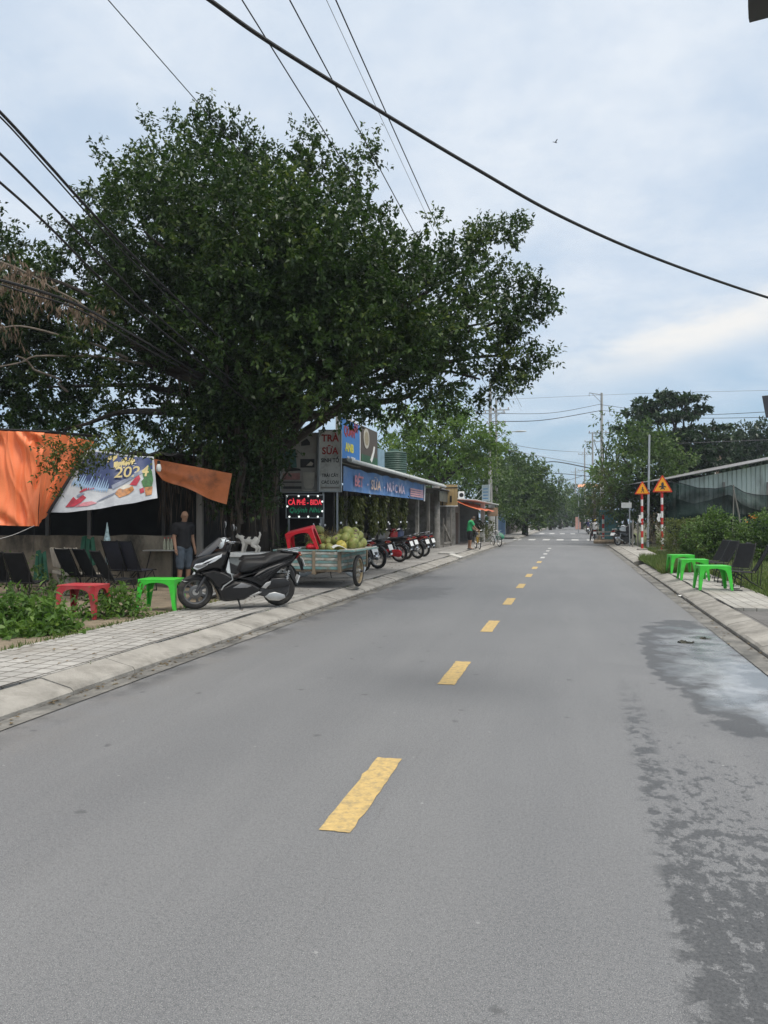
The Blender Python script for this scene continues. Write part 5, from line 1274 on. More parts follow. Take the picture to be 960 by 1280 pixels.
# ------------------------------------------------------------------ ordinary motorbikes
m_bikeblack = mat('motorbike_black', (0.016, 0.016, 0.018), 0.35, 0.15, 3, spec=0.5, coat=0.3, dirt=(0.06, 0.055, 0.05), dscale=3, damt=0.2)
m_bikered = mat('motorbike_red', (0.20, 0.012, 0.015), 0.3, 0.15, 3, coat=0.4)
m_bikegrey = mat('motorbike_grey', (0.10, 0.105, 0.11), 0.35, 0.15, 3, coat=0.3)
m_bikeblue = mat('motorbike_blue', (0.03, 0.045, 0.10), 0.3, 0.15, 3, coat=0.4)
m_bikewhite = mat('motorbike_white', (0.62, 0.66, 0.68), 0.3, 0.1, 3, coat=0.3)
m_trim = mat('motorbike_trim', (0.02, 0.02, 0.021), 0.5, 0.2, 3)
m_whub = mat('wheel_cover_red', (0.42, 0.02, 0.03), 0.4, 0.2, 5)
def motorbike():
    t = empty('motorbike', (0, 0, 0), 0, '-', 'motorbike', 'motorbikes')
    wheel(t, 0.62, 0.285, 0.075, 'wire', m_alu, nsp=9); wheel(t, -0.62, 0.285, 0.085, 'wire', m_alu, nsp=9)
    def arc(cx, cz, r0, r1, a0, a1, n=10):
        return [(cx + r0 * math.cos(a0 + (a1 - a0) * k / n), cz + r0 * math.sin(a0 + (a1 - a0) * k / n)) for k in range(n + 1)] + [(cx + r1 * math.cos(a1 - (a1 - a0) * k / n), cz + r1 * math.sin(a1 - (a1 - a0) * k / n)) for k in range(n + 1)]
    part(t, 'front_fender', m_bikeblack, arc(0.62, 0.285, 0.335, 0.315, rad(20), rad(165)), 0.055, 0.012)
    part(t, 'rear_fender', m_trim, arc(-0.62, 0.285, 0.36, 0.335, rad(30), rad(172)) , 0.06, 0.012)
    for s in (-1, 1):
        mb = MB(); mb.tube([(0.62, s * 0.07, 0.285), (0.40, s * 0.07, 0.82)], [0.024, 0.020], 8); mb.build('fork_leg', m_eng, t)
        mb = MB(); mb.tube([(-0.60, s * 0.10, 0.30), (-0.48, s * 0.10, 0.66)], 0.022, 8); mb.build('shock_absorber', m_chr, t)
        mb = MB(); mb.bar((-0.62, s * 0.07, 0.285), (-0.12, s * 0.07, 0.33), 0.025, 0.04); mb.build('swing_arm', m_eng, t)
    part(t, 'leg_shield', m_bikeblack, [(0.40, 0.92), (0.50, 0.78), (0.47, 0.56), (0.40, 0.36), (0.28, 0.33), (0.30, 0.5), (0.33, 0.72), (0.30, 0.92)], 0.20, 0.04)
    part(t, 'frame_tunnel', m_trim, [(0.36, 0.66), (0.30, 0.44), (-0.12, 0.40), (-0.14, 0.60), (0.15, 0.56)], 0.085, 0.02)
    part(t, 'rear_body', m_bikeblack, [(0.06, 0.58), (-0.10, 0.68), (-0.90, 0.80), (-0.98, 0.80), (-0.94, 0.72), (-0.62, 0.60), (-0.28, 0.48), (0.0, 0.46)], 0.125, 0.035, yfun=lambda x, z, y: y * (1 - 0.4 * max(0, (-x - 0.4) / 0.6)))
    part(t, 'seat', m_seat, [(0.10, 0.66), (0.04, 0.74), (-0.30, 0.75), (-0.50, 0.79), (-0.84, 0.81), (-0.86, 0.77), (-0.3, 0.66)], 0.13, 0.035)
    part(t, 'engine', m_eng, [(0.16, 0.42), (0.26, 0.36), (0.22, 0.26), (-0.02, 0.20), (-0.22, 0.26), (-0.22, 0.42)], 0.12, 0.03)
    mb = MB(); mb.tube(catmull([(0.20, -0.06, 0.28), (0.10, -0.12, 0.18), (-0.25, -0.14, 0.20), (-0.40, -0.15, 0.25)], 4), 0.020, 8); mb.tube([(-0.38, -0.15, 0.245), (-0.98, -0.16, 0.42)], [0.042, 0.050], 12); mb.build('exhaust', m_chr, t)
    part(t, 'tail_light', m_redl, [(-0.93, 0.79), (-1.02, 0.78), (-1.0, 0.71), (-0.92, 0.71)], 0.075, 0.012)
    MB().box((-1.066, 0, 0.60), (0.008, 0.20, 0.155), Matrix.Rotation(rad(20), 3, 'Y'), 0.002).build('number_plate', m_plate, t)
    part(t, 'plate_holder', m_trim, [(-0.94, 0.72), (-1.0, 0.72), (-1.075, 0.54), (-1.09, 0.44), (-1.06, 0.44), (-1.03, 0.54)], 0.05, 0.008)
    for s in (-1, 1):
        MB().ell((-0.99, s * 0.105, 0.735), (0.03, 0.03, 0.022), seg=10, rings=6).build('indicator', m_amb, t)
    mb = MB(); mb.tube(catmull([(0.22, 0.33, 1.0), (0.30, 0.2, 1.0), (0.36, 0.06, 0.95), (0.36, -0.06, 0.95), (0.30, -0.2, 1.0), (0.22, -0.33, 1.0)], 4), 0.012, 8); hb = mb.build('handlebar', m_chr, t)
    for s in (-1, 1):
        mb = MB(); mb.tube([(0.27, s * 0.25, 1.0), (0.205, s * 0.36, 1.0)], 0.017, 8); mb.build('grip', m_rub, hb)
        mb = MB(); mb.tube(catmull([(0.29, s * 0.21, 1.0), (0.31, s * 0.25, 1.12), (0.29, s * 0.31, 1.20)], 4), 0.005, 5); mb.ell((0.29, s * 0.33, 1.235), (0.016, 0.055, 0.040), seg=10, rings=7); mi = mb.build('mirror', m_trim, t)
        MB().ell((0.279, s * 0.33, 1.235), (0.008, 0.045, 0.032), seg=10, rings=7).build('mirror_glass', m_lamp, mi)
    part(t, 'headlight_cowl', m_bikeblack, [(0.50, 0.96), (0.46, 1.04), (0.36, 1.06), (0.30, 1.0), (0.32, 0.92), (0.46, 0.89)], 0.115, 0.03)
    part(t, 'headlight', m_lamp, [(0.485, 0.915), (0.515, 0.955), (0.49, 1.01), (0.46, 0.96)], 0.08, 0.015)
    mb = MB()
    for s in (-1, 1): mb.tube([(-0.62, s * 0.10, 0.79), (-0.95, s * 0.09, 0.85), (-1.02, s * 0.05, 0.86)], 0.010, 6)
    mb.tube([(-1.02, -0.05, 0.86), (-1.02, 0.05, 0.86)], 0.010, 6); mb.build('grab_rail', m_chr, t)
    mb = MB(); mb.tube([(-0.05, 0.10, 0.22), (-0.12, 0.24, 0.0)], 0.010, 6); mb.build('side_stand', m_blackm, t)
    return t
mb0 = motorbike()
MG = 'motorbikes parked along the café front'
spots_ = [  # rear wheel column, distance, heading offset, label, swap
    (453.5, 21.0, 158, 'black motorbike nearest the coconut cart, chrome edge on its tail', None),
    (473, 22.3, 160, 'black motorbike second from the cart with a white plate', {'motorbike_black': m_bikegrey}),
    (500, 25.8, 166, 'black motorbike with a red chain cover, its wheel facing the road', {'dull_aluminium': m_alu}),
    (508, 27.6, 158, 'dark grey motorbike squeezed behind the one with the red cover', {'motorbike_black': m_bikegrey}),
    (522.5, 28.2, 156, 'dark red motorbike with a rear carrier rack', {'motorbike_black': m_bikered}),
    (530, 29.8, 158, 'black motorbike at the far end of the row by the round concrete pillar', {'motorbike_black': m_bikeblue}),
]
for k, (u, d, a, lab, sw) in enumerate(spots_):
    q = A(u, d, 0.155); h = V((math.cos(rad(a)), math.sin(rad(a)), 0))
    loc = q + h * 0.68
    if k == 0:
        mb0.location = loc; mb0.rotation_euler = (rad(-5), 0, rad(a)); mb0['label'] = lab; mb0['group'] = MG; mb0.scale = (1.08,) * 3
    else:
        r_ = dup(mb0, loc, (rad(-5), 0, rad(a)), lab, MG, sw, 1.08)
        if k == 2:
            o = MB().puff([(-0.62 + 0.14 * math.cos(i * PI / 8), 0.29 + 0.12 * math.sin(i * PI / 8)) for i in range(4, 13)] + [(-0.15, 0.27), (-0.10, 0.33), (-0.15, 0.41)], 0.03, 0.012, y0=0.10).build('chain_cover', m_whub, r_)
        if k == 4:
            mb = MB()
            for s in (-.12, -.04, .04, .12): mb.tube([(-0.55, s, 0.86), (-1.1, s, 0.93)], 0.009, 6)
            for x in (-.6, -.85, -1.08): mb.tube([(x, -.13, 0.865 - (x + .55) * 0.127), (x, .13, 0.865 - (x + .55) * 0.127)], 0.009, 6)
            mb.build('carrier', m_chr, r_)
# a white-rimmed one half hidden behind the cart, front wheel out
dup(mb0, A(437.5, 18.9, 0.15) + V((-0.6, 0.1, 0)), (0, 0, rad(186)), 'white-rimmed motorbike mostly hidden behind the coconut cart wheel', MG, {'dull_aluminium': m_bikewhite, 'tyre_rubber': m_bikewhite})
# pale step-through behind the scooter
dup(mb0, A(306, 14.3, 0.13), (rad(-3), 0, rad(222)), 'pale blue and white step-through bike behind the big black scooter', MG, {'motorbike_black': m_bikewhite})
# right-hand side, parked far along
dup(mb0, A(776.5, 44, 0.155), (0, 0, rad(70)), 'silver-grey motorbike parked on the right pavement by the log pile', 'motorbikes parked far right', {'motorbike_black': m_bikewhite})
dup(mb0, A(781, 43, 0.155), (0, 0, rad(50)), 'dark motorbike beside the silver-grey one on the right pavement', 'motorbikes parked far right')

# ------------------------------------------------------------------ bicycles
def bicycle():
    t = empty('bicycle', (0, 0, 0), 0, '-', 'bicycle', 'bicycles')
    wheel(t, 0.50, 0.31, 0.045, 'wire', m_alu, nsp=8); wheel(t, -0.50, 0.31, 0.045, 'wire', m_alu, nsp=8)
    mb = MB(); bb = V((-0.08, 0, 0.28)); hd = V((0.36, 0, 0.74)); st = V((-0.18, 0, 0.66)); rx = V((-0.5, 0, 0.31))
    for a, b in ((bb, hd), (st, hd - V((0, 0, .08))), (bb, st)): mb.tube([a, b], 0.017, 8)
    for s in (-.05, .05):
        y = V((0, s, 0)); mb.tube([bb, rx + y], 0.010, 6); mb.tube([st, rx + y], 0.010, 6)
    mb.build('frame', m_bikewhite, t)
    mb = MB(); mb.tube([hd + V((0, 0, .14)), hd, V((0.44, 0, 0.55))], 0.016, 8)
    for s in (-.045, .045): mb.tube([(0.43, s * .6, 0.58), (0.50, s, 0.31)], 0.012, 6)
    mb.build('fork', m_bikewhite, t)
    mb = MB(); mb.tube(catmull([(0.20, 0.27, 0.95), (0.32, 0.14, 0.95), (0.35, 0, 0.90), (0.32, -0.14, 0.95), (0.20, -0.27, 0.95)], 4), 0.011, 7); mb.build('handlebar', m_chr, t)
    mb = MB(); mb.puff([(-0.06, 0.78), (-0.30, 0.80), (-0.33, 0.84), (-0.18, 0.83), (-0.06, 0.81)], 0.075, 0.02, yfun=lambda x, z, y: y * (0.35 if x > -0.1 else 1)); mb.tube([(-0.18, 0, 0.64), (-0.20, 0, 0.80)], 0.013, 7); mb.build('saddle', m_seat, t)
    mb = MB(); mb.lathe([(0.0, -0.006), (0.085, -0.006), (0.085, 0.006), (0.0, 0.006)], Matrix.Translation((-0.08, -0.05, 0.28)) @ RY, 20)
    for s in (-1, 1): mb.bar((-0.08, s * 0.07, 0.28), (-0.08 + s * 0.15, s * 0.07, 0.28 - s * 0.05), 0.015); mb.box((-0.08 + s * 0.15, s * 0.11, 0.28 - s * 0.05), (0.08, 0.07, 0.02))
    mb.build('crank', m_chr, t)
    mb = MB()
    for z in (0.62, 0.70, 0.80):
        mb.tube([(0.45, -0.15, z), (0.45, 0.15, z), (0.70, 0.15, z + .01), (0.70, -0.15, z + .01)], 0.005, 5, close=True)
    for k in range(5):
        y = -0.14 + 0.07 * k; mb.tube([(0.45, y, 0.80), (0.45, y, 0.62), (0.70, y, 0.63), (0.70, y, 0.81)], 0.004, 5)
    mb.build('basket', m_alu, t)
    return t
bc = bicycle()
bc.location = A(620, 45.0, 0.02); bc.rotation_euler = (0, 0, rad(-60)); bc['label'] = 'white bicycle with front basket at the road edge, green bag hung on it'; 
m_byel = mat('bicycle_yellow', (0.60, 0.36, 0.03), 0.4, 0.15, 4)
dup(bc, A(597, 37.5, 0.155), rad(-72), 'small yellow bicycle held by the person in the green shirt', 'bicycles', {'motorbike_white': m_byel})
t = tag(MB().ell((0, 0, 0), (0.26, 0.20, 0.24), seg=14, rings=10).build('shopping_bag', mat('green_bag', (0.03, 0.22, 0.12), 0.5, 0.4, 5)), 'green plastic bag hanging from the white bicycle\'s handlebar', 'bag')
for v in t.data.vertices: v.co += 0.05 * noise.noise_vector(v.co * 5); v.co.x *= 1 - 0.6 * max(0, v.co.z * 3)
t.location = A(625, 45.1, 0.62)

# ------------------------------------------------------------------ coconut cart
CX0, CX1, CY0, CY1 = -5.85, -4.72, 15.15, 17.3
cart = empty('cart', (-5.3, 16.2, 0.15), 0, 'old turquoise wooden handcart loaded with coconuts on the left pavement', 'cart')
m_tq = mat('turquoise_paint', (0.16, 0.30, 0.29), 0.7, 0.25, 4, dirt=(0.20, 0.16, 0.11), dscale=5, damt=0.6)
m_wp = mat('peeling_white_paint', (0.48, 0.47, 0.42), 0.75, 0.15, 5, dirt=(0.22, 0.17, 0.12), dscale=6, damt=0.6)
hw, hl = 0.56, 1.05
def planks(y, x0, x1, z0, z1, n, axis='x'):
    b1, b2 = MB(), MB()
    for k in range(n):
        z = z0 + (z1 - z0) * (k + .5) / n; h = (z1 - z0) / n - 0.008
        b_ = b1 if k % 2 == 0 else b2
        if axis == 'x': b_.box(((x0 + x1) / 2, y, z), (x1 - x0, 0.022, h), bev=0.003)
        else: b_.box((y, (x0 + x1) / 2, z), (0.022, x1 - x0, h), bev=0.003)
    return b1, b2
for yy in (-hl, hl):
    b1, b2 = planks(yy, -hw, hw, 0.40, 0.78, 6)
    o = b1.build('end_panel', m_tq, cart); b2.build('planks', m_wp, o)
for xx in (-hw, hw):
    b1, b2 = planks(xx, -hl + .02, hl - .02, 0.40, 0.78, 6, 'y')
    o = b1.build('side_panel', m_tq, cart); b2.build('planks', m_wp, o)
mb = MB(); mb.box((0, -hl - 0.026, 0.57), (0.06, 0.03, 0.44), bev=0.004); mb.build('stay', m_wood, cart)
for x in (-hw - 0.005, hw + 0.005):
    for y in (-hl - 0.005, hl + 0.005): mb = MB(); mb.box((x, y, 0.57), (0.07, 0.07, 0.46), bev=0.006); mb.build('corner_post', m_wood, cart)
mb = MB(); mb.box((0, 0, 0.38), (1.12, 2.1, 0.05), bev=0.005); mb.box((0, 0, 0.33), (0.08, 2.2, 0.06)); mb.build('deck', m_wood, cart)
for sx_ in (-1, 1):
    mb = MB(); mb.box((sx_ * (hw + 0.16), -0.10, 0.80), (0.36, 2.1, 0.035), bev=0.006); o = mb.build('mudguard_board', m_tq, cart)
    mb = MB(); mb.box((sx_ * (hw + 0.16), -0.10, 0.822), (0.30, 2.0, 0.006)); mb.build('worn_top', m_wp, o)
mb = MB(); mb.box((-0.05, -hl + 0.05, 0.80), (1.04, 0.14, 0.03), bev=0.006); mb.build('top_rail', m_tq, cart)
mb = MB(); mb.tube([(-hw - .34, -0.45, 0.34), (hw + .34, -0.45, 0.34)], 0.022, 8); mb.build('axle', m_eng, cart)
m_dspoke = mat('rusty_spokes', (0.30, 0.24, 0.15), 0.6, 0.3, 8, metal=0.4)
wheel(cart, -0.45, 0.345, 0.085, 'wire', m_dspoke, y=0, nsp=16)
w1 = kids(cart)[-1]
for c in [w1] + kids(w1):
    c.data.transform(Matrix.Translation((0, 0, 0)))
# turn the wheel so that it rolls along the road
for c in [w1] + kids(w1): c.data.transform(Matrix.Translation((hw + 0.24, -0.45, 0)) @ Matrix.Rotation(PI / 2, 4, 'Z') @ Matrix.Translation((0.45, 0, 0)))
def cpw(dx):
    w2 = w1.copy(); COL.objects.link(w2); w2.parent = cart; w2.location = (dx, 0, 0)
    for g in kids(w1): q = g.copy(); COL.objects.link(q); q.parent = w2
cpw(-2 * (hw + 0.24))
mb = MB()
for s in (-1, 1): mb.bar((s * 0.3, hl, 0.42), (s * 0.25, hl + 0.9, 0.85), 0.045)
mb.tube([(-0.3, hl + .88, .85), (0.3, hl + .88, .85)], 0.018, 7); mb.build('handle', m_wood, cart)
# coconuts
m_coco = mat('green_coconut', (0.25, 0.285, 0.075), 0.5, 0.45, 7, 0.25, 30, dirt=(0.22, 0.16, 0.07), dscale=9, damt=0.5)
m_coco2 = mat('yellow_coconut', (0.44, 0.37, 0.075), 0.5, 0.35, 7, 0.25, 30, dirt=(0.25, 0.16, 0.06), dscale=6, damt=0.3)
def coconut(m):
    mb = MB(); mb.lathe([(0.0, -0.125), (0.05, -0.118), (0.09, -0.08), (0.108, -0.01), (0.098, 0.06), (0.06, 0.11), (0.022, 0.128), (0.0, 0.13)], n=18)
    for v in mb.bm.verts:
        a = math.atan2(v.co.y, v.co.x); k = 1 + 0.06 * math.cos(3 * a); v.co.x *= k; v.co.y *= k
    o = mb.build('coconut', m, None, 60)
    mb = MB(); mb.lathe([(0.035, 0.118), (0.030, 0.135), (0.012, 0.14), (0.0, 0.14)], n=9); c = mb.build('cap', m_wood, o)
    return o
cocos = []
pile = [(0.38, -0.42, .86), (0.60, -0.40, .93), (0.20, -0.60, .86), (0.50, -0.72, .93), (0.66, -0.10, .93), (0.42, -0.15, .90), (0.20, -0.25, .88), (0.62, 0.18, .93), (0.40, 0.12, .90),
        (0.50, -0.38, 1.09), (0.32, -0.28, 1.07), (0.60, -0.20, 1.12), (0.52, 0.0, 1.12), (0.34, -0.05, 1.09), (0.64, 0.10, 1.12), (0.48, -0.16, 1.22), (0.60, -0.04, 1.21), (0.36, -0.12, 1.19), (0.66, -0.28, 1.05), (0.28, -0.45, 1.03), (0.70, -0.5, .98), (0.66, 0.28, .97), (0.12, -0.42, 1.0), (-0.12, -0.22, 1.02), (-0.05, 0.12, 1.03), (0.52, 0.14, 1.18),
        (-0.42, -0.05, .88), (-0.18, -0.10, .86), (-0.42, 0.20, .88), (-0.22, 0.18, .86), (-0.35, 0.05, 1.06), (-0.20, 0.02, 1.05), (-0.45, 0.12, 1.08), (-0.30, 0.10, 1.24), (-0.40, 0.0, 1.22), (0.02, 0.0, .86), (0.0, 0.3, .86), (0.05, -0.55, .86), (-0.38, 0.35, 1.05), (0.30, 0.3, 1.0)]
for k, (x, y, z) in enumerate(pile):
    lowtop = z < 1.2
    lab = 'green coconut in the heap on the turquoise cart'
    mm = m_coco2 if k in (0, 3, 13, 31) else m_coco
    if mm is m_coco2: lab = 'yellowish coconut in the heap on the turquoise cart'
    if k == 19: lab = 'green coconut in the heap on the turquoise cart'
    if mm.name not in MATS: pass
    key = 'coco_' + mm.name
    loc = cart.location + V((x, y, z - 0.03)); rot = (rnd.uniform(-1.3, 1.3), rnd.uniform(-1.3, 1.3), rnd.uniform(0, 6))
    if key not in MATS:
        o = coconut(mm); MATS[key] = o
    else:
        o = MATS[key].copy(); COL.objects.link(o)
        c = kids(MATS[key])[0].copy(); COL.objects.link(c); c.parent = o
    o.location = loc; o.rotation_euler = rot; o.scale = (rnd.uniform(0.9, 1.12),) * 3
    tag(o, lab, 'coconut', 'coconuts on the cart' if 'heap on the turquoise' in lab and mm is m_coco else 'yellowish coconuts on the cart')
# dry coconut fronds on the load
m_dry = leafmat('dry_fronds', (0.13, 0.10, 0.05), (0.30, 0.23, 0.10), (0.40, 0.33, 0.18), 0.2, 0.7, 3)
n = 420; pos = np.stack([rng.uniform(-0.5, 0.45, n), rng.uniform(-0.35, 0.7, n), rng.uniform(0.85, 1.12, n)], 1) + np.array(cart.location)
o = leaf_obj('dry_fronds', pos, unit(n) + np.array([[0, 0, 0.5]]), unit(n), rng.uniform(0.12, 0.34, n), 0.016, m_dry)
tag(o, 'tangle of dry brown fronds between the coconuts on the cart', 'dry leaves', kind='stuff')
# red table lying on the load, tipped towards us
rt = dup(gt, cart.location + V((-0.30, -0.74, 0.79)), (rad(10), rad(-14), rad(6)), 'bright red plastic table tipped on top of the coconut cart', 'red plastic tables', {'green_plastic': m_redp}, (0.98, 0.9, 0.95))
t = tag(MB().ell((0, 0, 0.05), (0.14, 0.09, 0.07), seg=12, rings=8).build('red_bag', m_redp), 'crumpled red plastic bag under the tipped red table', 'bag')
for v in t.data.vertices: v.co += 0.03 * noise.noise_vector(v.co * 14)
t.location = cart.location + V((-0.12, -0.86, 0.83))
mb = MB(); mb.grid(lambda a, b: V((0.32 * a, 0.2 * b, 0.05 * math.sin(a * 4) + 0.03 * b)), 6, 4, thick=0.006)
t = tag(mb.build('paper_sheet', m_white), 'white sheet lying on the cart between coconuts and mudguard board', 'sheet'); t.location = cart.location + V((0.40, -0.98, 0.85)); t.rotation_euler = (0, 0, 0.5)
# white counter with the cat
c, rz, wd = span(290, 372, 17.0, 16.8)
cnt = empty('counter', (c.x, c.y, 0.12), rz, 'white-topped low counter behind the scooter seat where the cat stands', 'counter')
zc = zat(690, 17) - 0.12
MB().box((0, 0, zc - 0.05), (wd, 0.6, 0.10), bev=0.012).build('counter_top', m_white, cnt)
MB().box((0, 0.02, (zc - 0.1) / 2), (wd - 0.06, 0.52, zc - 0.1), bev=0.01).build('cabinet', mat('counter_cabinet', (0.32, 0.34, 0.33), .6, .2, 3, dirt=(.14, .13, .11), dscale=3, damt=.5), cnt)
CAT_AT = V((A(312, 16.75, 0).x, A(312, 16.75, 0).y, zc + 0.12))
# ------------------------------------------------------------------ figures
def skin(joints, edges, root, sub=2, vox=0.007, smooth=6):
    """tapered limbs joined into one continuous surface"""
    mb = MB()
    R2 = lambda r: r if isinstance(r, tuple) else (r, r)
    for a, b in edges:
        (pa, ra), (pb, rb) = joints[a], joints[b]
        pa, pb = V(pa), V(pb); ra, rb = R2(ra), R2(rb)
        d = (pb - pa)
        if d.length < 1e-5: continue
        d.normalize(); y = V((0, 1, 0)); y = y - d * y.dot(d)
        y = y.normalized() if y.length > 0.2 else V((0, 0, 1)).cross(d).normalized()
        x = d.cross(y)
        n = 14; rings = []
        for t in (0, .25, .5, .75, 1):
            p = pa.lerp(pb, t); q = (ra[0] + (rb[0] - ra[0]) * t, ra[1] + (rb[1] - ra[1]) * t)
            rings.append([mb.bm.verts.new(p + y * q[0] * math.cos(2 * PI * k / n) + x * q[1] * math.sin(2 * PI * k / n)) for k in range(n)])
        for q, w in zip(rings, rings[1:]):
            for k in range(n): mb.bm.faces.new((q[k], q[(k + 1) % n], w[(k + 1) % n], w[k]))
        mb.bm.faces.new(rings[0][::-1]); mb.bm.faces.new(rings[-1])
    for nme in {q for e in edges for q in e}:
        p, r = joints[nme]; r = R2(r)
        mb.ell(p, (r[1], r[0], max(min(r) * 1.0, (r[0] + r[1]) * .45)), seg=14, rings=9)
    bmesh.ops.recalc_face_normals(mb.bm, faces=mb.bm.faces)
    me = bpy.data.meshes.new('sk'); mb.bm.to_mesh(me); mb.bm.free()
    o = bpy.data.objects.new('sk', me); COL.objects.link(o)
    m = o.modifiers.new('r', 'REMESH'); m.mode = 'VOXEL'; m.voxel_size = vox
    if smooth: m = o.modifiers.new('s', 'SMOOTH'); m.iterations = smooth; m.factor = 0.5
    dg = bpy.context.evaluated_depsgraph_get()
    out = bpy.data.meshes.new_from_object(o.evaluated_get(dg))
    bpy.data.objects.remove(o); bpy.data.meshes.remove(me)
    return out
m_skin = mat('skin_tan', (0.29, 0.165, 0.105), 0.55, 0.12, 12)
m_hair = mat('black_hair', (0.015, 0.013, 0.012), 0.6, 0.3, 30)
m_eye = mat('eye_dark', (0.01, 0.01, 0.01), 0.3, 0, 1)

def person(loc, rz, J, label, shirt=None, bottoms=None, hair=None, shoes=None, sleeve=0.5, leglen=1.0, head_tilt=0.0, helmet=None, grip=False, scale=1.0):
    """J: joint name -> position; facing +x, left is +y"""
    J = {k: V(v) for k, v in J.items()}
    R = dict(pelvis=(.145, .115), waist=(.135, .105), chest=(.155, .115), neck=.055, shl=.066, shr=.066, ell=.044, elr=.044, wrl=.031, wrr=.031,
             hipl=.088, hipr=.088, knl=.060, knr=.060, anl=.040, anr=.040, hel=.036, her=.036, tol=.030, tor=.030)
    E = [('pelvis', 'waist'), ('waist', 'chest'), ('chest', 'neck'), ('chest', 'shl'), ('chest', 'shr'), ('shl', 'ell'), ('shr', 'elr'), ('ell', 'wrl'), ('elr', 'wrr'),
         ('pelvis', 'hipl'), ('pelvis', 'hipr'), ('hipl', 'knl'), ('hipr', 'knr'), ('knl', 'anl'), ('knr', 'anr'), ('anl', 'tol'), ('anr', 'tor')]
    jj = {k: (tuple(J[k]), R[k]) for k in J if k in R}
    hd = J['head']
    up = (hd - J['neck']).normalized()
    fwd = J.get('look', V((1, 0, 0))).normalized()
    jj['jaw'] = (tuple(hd - up * 0.075 + fwd * 0.012), (.056, .064)); jj['skull'] = (tuple(hd + up * 0.02), (.076, .088)); jj['top'] = (tuple(hd + up * 0.045 - fwd * .012), (.068, .080))
    E += [('neck', 'jaw'), ('jaw', 'skull'), ('skull', 'top')]
    for s in 'lr':
        w = J['wr' + s]; e = J['el' + s]; d = (w - e).normalized()
        side = V((0, -1 if s == 'l' else 1, 0)); pal = V((d.z, 0, -d.x)) if not grip else V((0, 0, -1))
        th = J.get('look', V((1, 0, 0)))
        th = (th - d * th.dot(d)); th = th.normalized() if th.length > .1 else V((0, 0, 1))
        acr = d.cross(th).normalized(); cur = acr if acr.dot(side) > 0 else -acr
        if grip: cur = V((0, 0, -1))
        jj['pm' + s] = (tuple(w + d * 0.045), .030); jj['pk' + s] = (tuple(w + d * 0.085), .028)
        E += [('wr' + s, 'pm' + s), ('pm' + s, 'pk' + s)]
        for k, (o_, l) in enumerate(((.028, .062), (.010, .070), (-.010, .066), (-.027, .052))):
            b = w + d * 0.085 + th * o_
            c = 0.35 if not grip else 1.3
            p1 = b + d * l * 0.5 + cur * l * 0.14 * (1 if not grip else 2); p2 = p1 + d * l * 0.45 * (1 - c * .4) + cur * l * 0.5 * c
            jj[f'a{k}{s}'] = (tuple(p1), .0095); jj[f'b{k}{s}'] = (tuple(p2), .0085)
            E += [('pk' + s, f'a{k}{s}'), (f'a{k}{s}', f'b{k}{s}')]
        t1 = w + d * 0.04 + th * 0.042; t2 = w + d * 0.075 + th * 0.052 + cur * .01
        jj['t1' + s] = (tuple(t1), .0105); jj['t2' + s] = (tuple(t2), .009)
        E += [('pm' + s, 't1' + s), ('t1' + s, 't2' + s)]
    me = skin(jj, E, 'pelvis')
    bm = bmesh.new(); bm.from_mesh(me); bpy.data.meshes.remove(me)
    # face: nose, ears, brow, lips; eyes as a second material
    mbx = MB(); mbx.bm.free(); mbx.bm = bm
    right = fwd.cross(up).normalized(); M3 = Matrix((fwd, -right, up)).transposed()
    f0 = hd + fwd * 0.072
    mbx.ell(f0 + fwd * 0.012 - up * 0.022, (0.018, 0.013, 0.022), M3, 8, 6)
    for s in (-1, 1):
        mbx.ell(hd + right * s * 0.080 - up * 0.012 - fwd * 0.008, (0.018, 0.009, 0.028), M3, 8, 6)
        mbx.ell(f0 - fwd * 0.002 + right * s * 0.028 + up * 0.014, (0.010, 0.017, 0.006), M3, 8, 5)
        mbx.ell(f0 - fwd * 0.001 + right * s * 0.028 + up * 0.001, (0.008, 0.011, 0.006), M3, 8, 5, mi=1)
    mbx.ell(f0 - fwd * 0.004 - up * 0.058, (0.010, 0.022, 0.006), M3, 8, 5, mi=2)
    root = empty('person', loc, rz, label, 'person')
    mbx.build('body', [m_skin, m_eye, mat('lips', (0.28, 0.11, 0.09), .5, .1, 10)], root, 60)
    root.scale = (scale,) * 3
    def add(name, m, jset, ed, rt):
        me2 = skin(jset, ed, rt, vox=0.014, smooth=5); me2.materials.clear(); me2.materials.append(m)
        tex = [noise.noise_vector(v.co * 9) for v in me2.vertices]
        for v, q in zip(me2.vertices, tex): v.co += q * 0.010
        return link(name, me2, root, 60)
    if shirt:
        js = dict(pelvis=(tuple(J['pelvis'] + (J['waist'] - J['pelvis']) * 0.05), (.168, .138)), waist=(tuple(J['waist']), (.162, .132)), chest=(tuple(J['chest']), (.176, .136)),
                  col=(tuple(J['chest'].lerp(J['neck'], .72)), .082), shl=(tuple(J['shl']), .086), shr=(tuple(J['shr']), .086))
        ee = [('pelvis', 'waist'), ('waist', 'chest'), ('chest', 'col'), ('chest', 'shl'), ('chest', 'shr')]
        for s in 'lr':
            if sleeve <= 1:
                js['s' + s] = (tuple(J['sh' + s].lerp(J['el' + s], sleeve)), .074); ee.append(('sh' + s, 's' + s))
            else:
                js['el' + s] = (tuple(J['el' + s]), .062); js['s' + s] = (tuple(J['el' + s].lerp(J['wr' + s], .9)), .048); ee += [('sh' + s, 'el' + s), ('el' + s, 's' + s)]
        add('shirt', shirt, js, ee, 'pelvis')
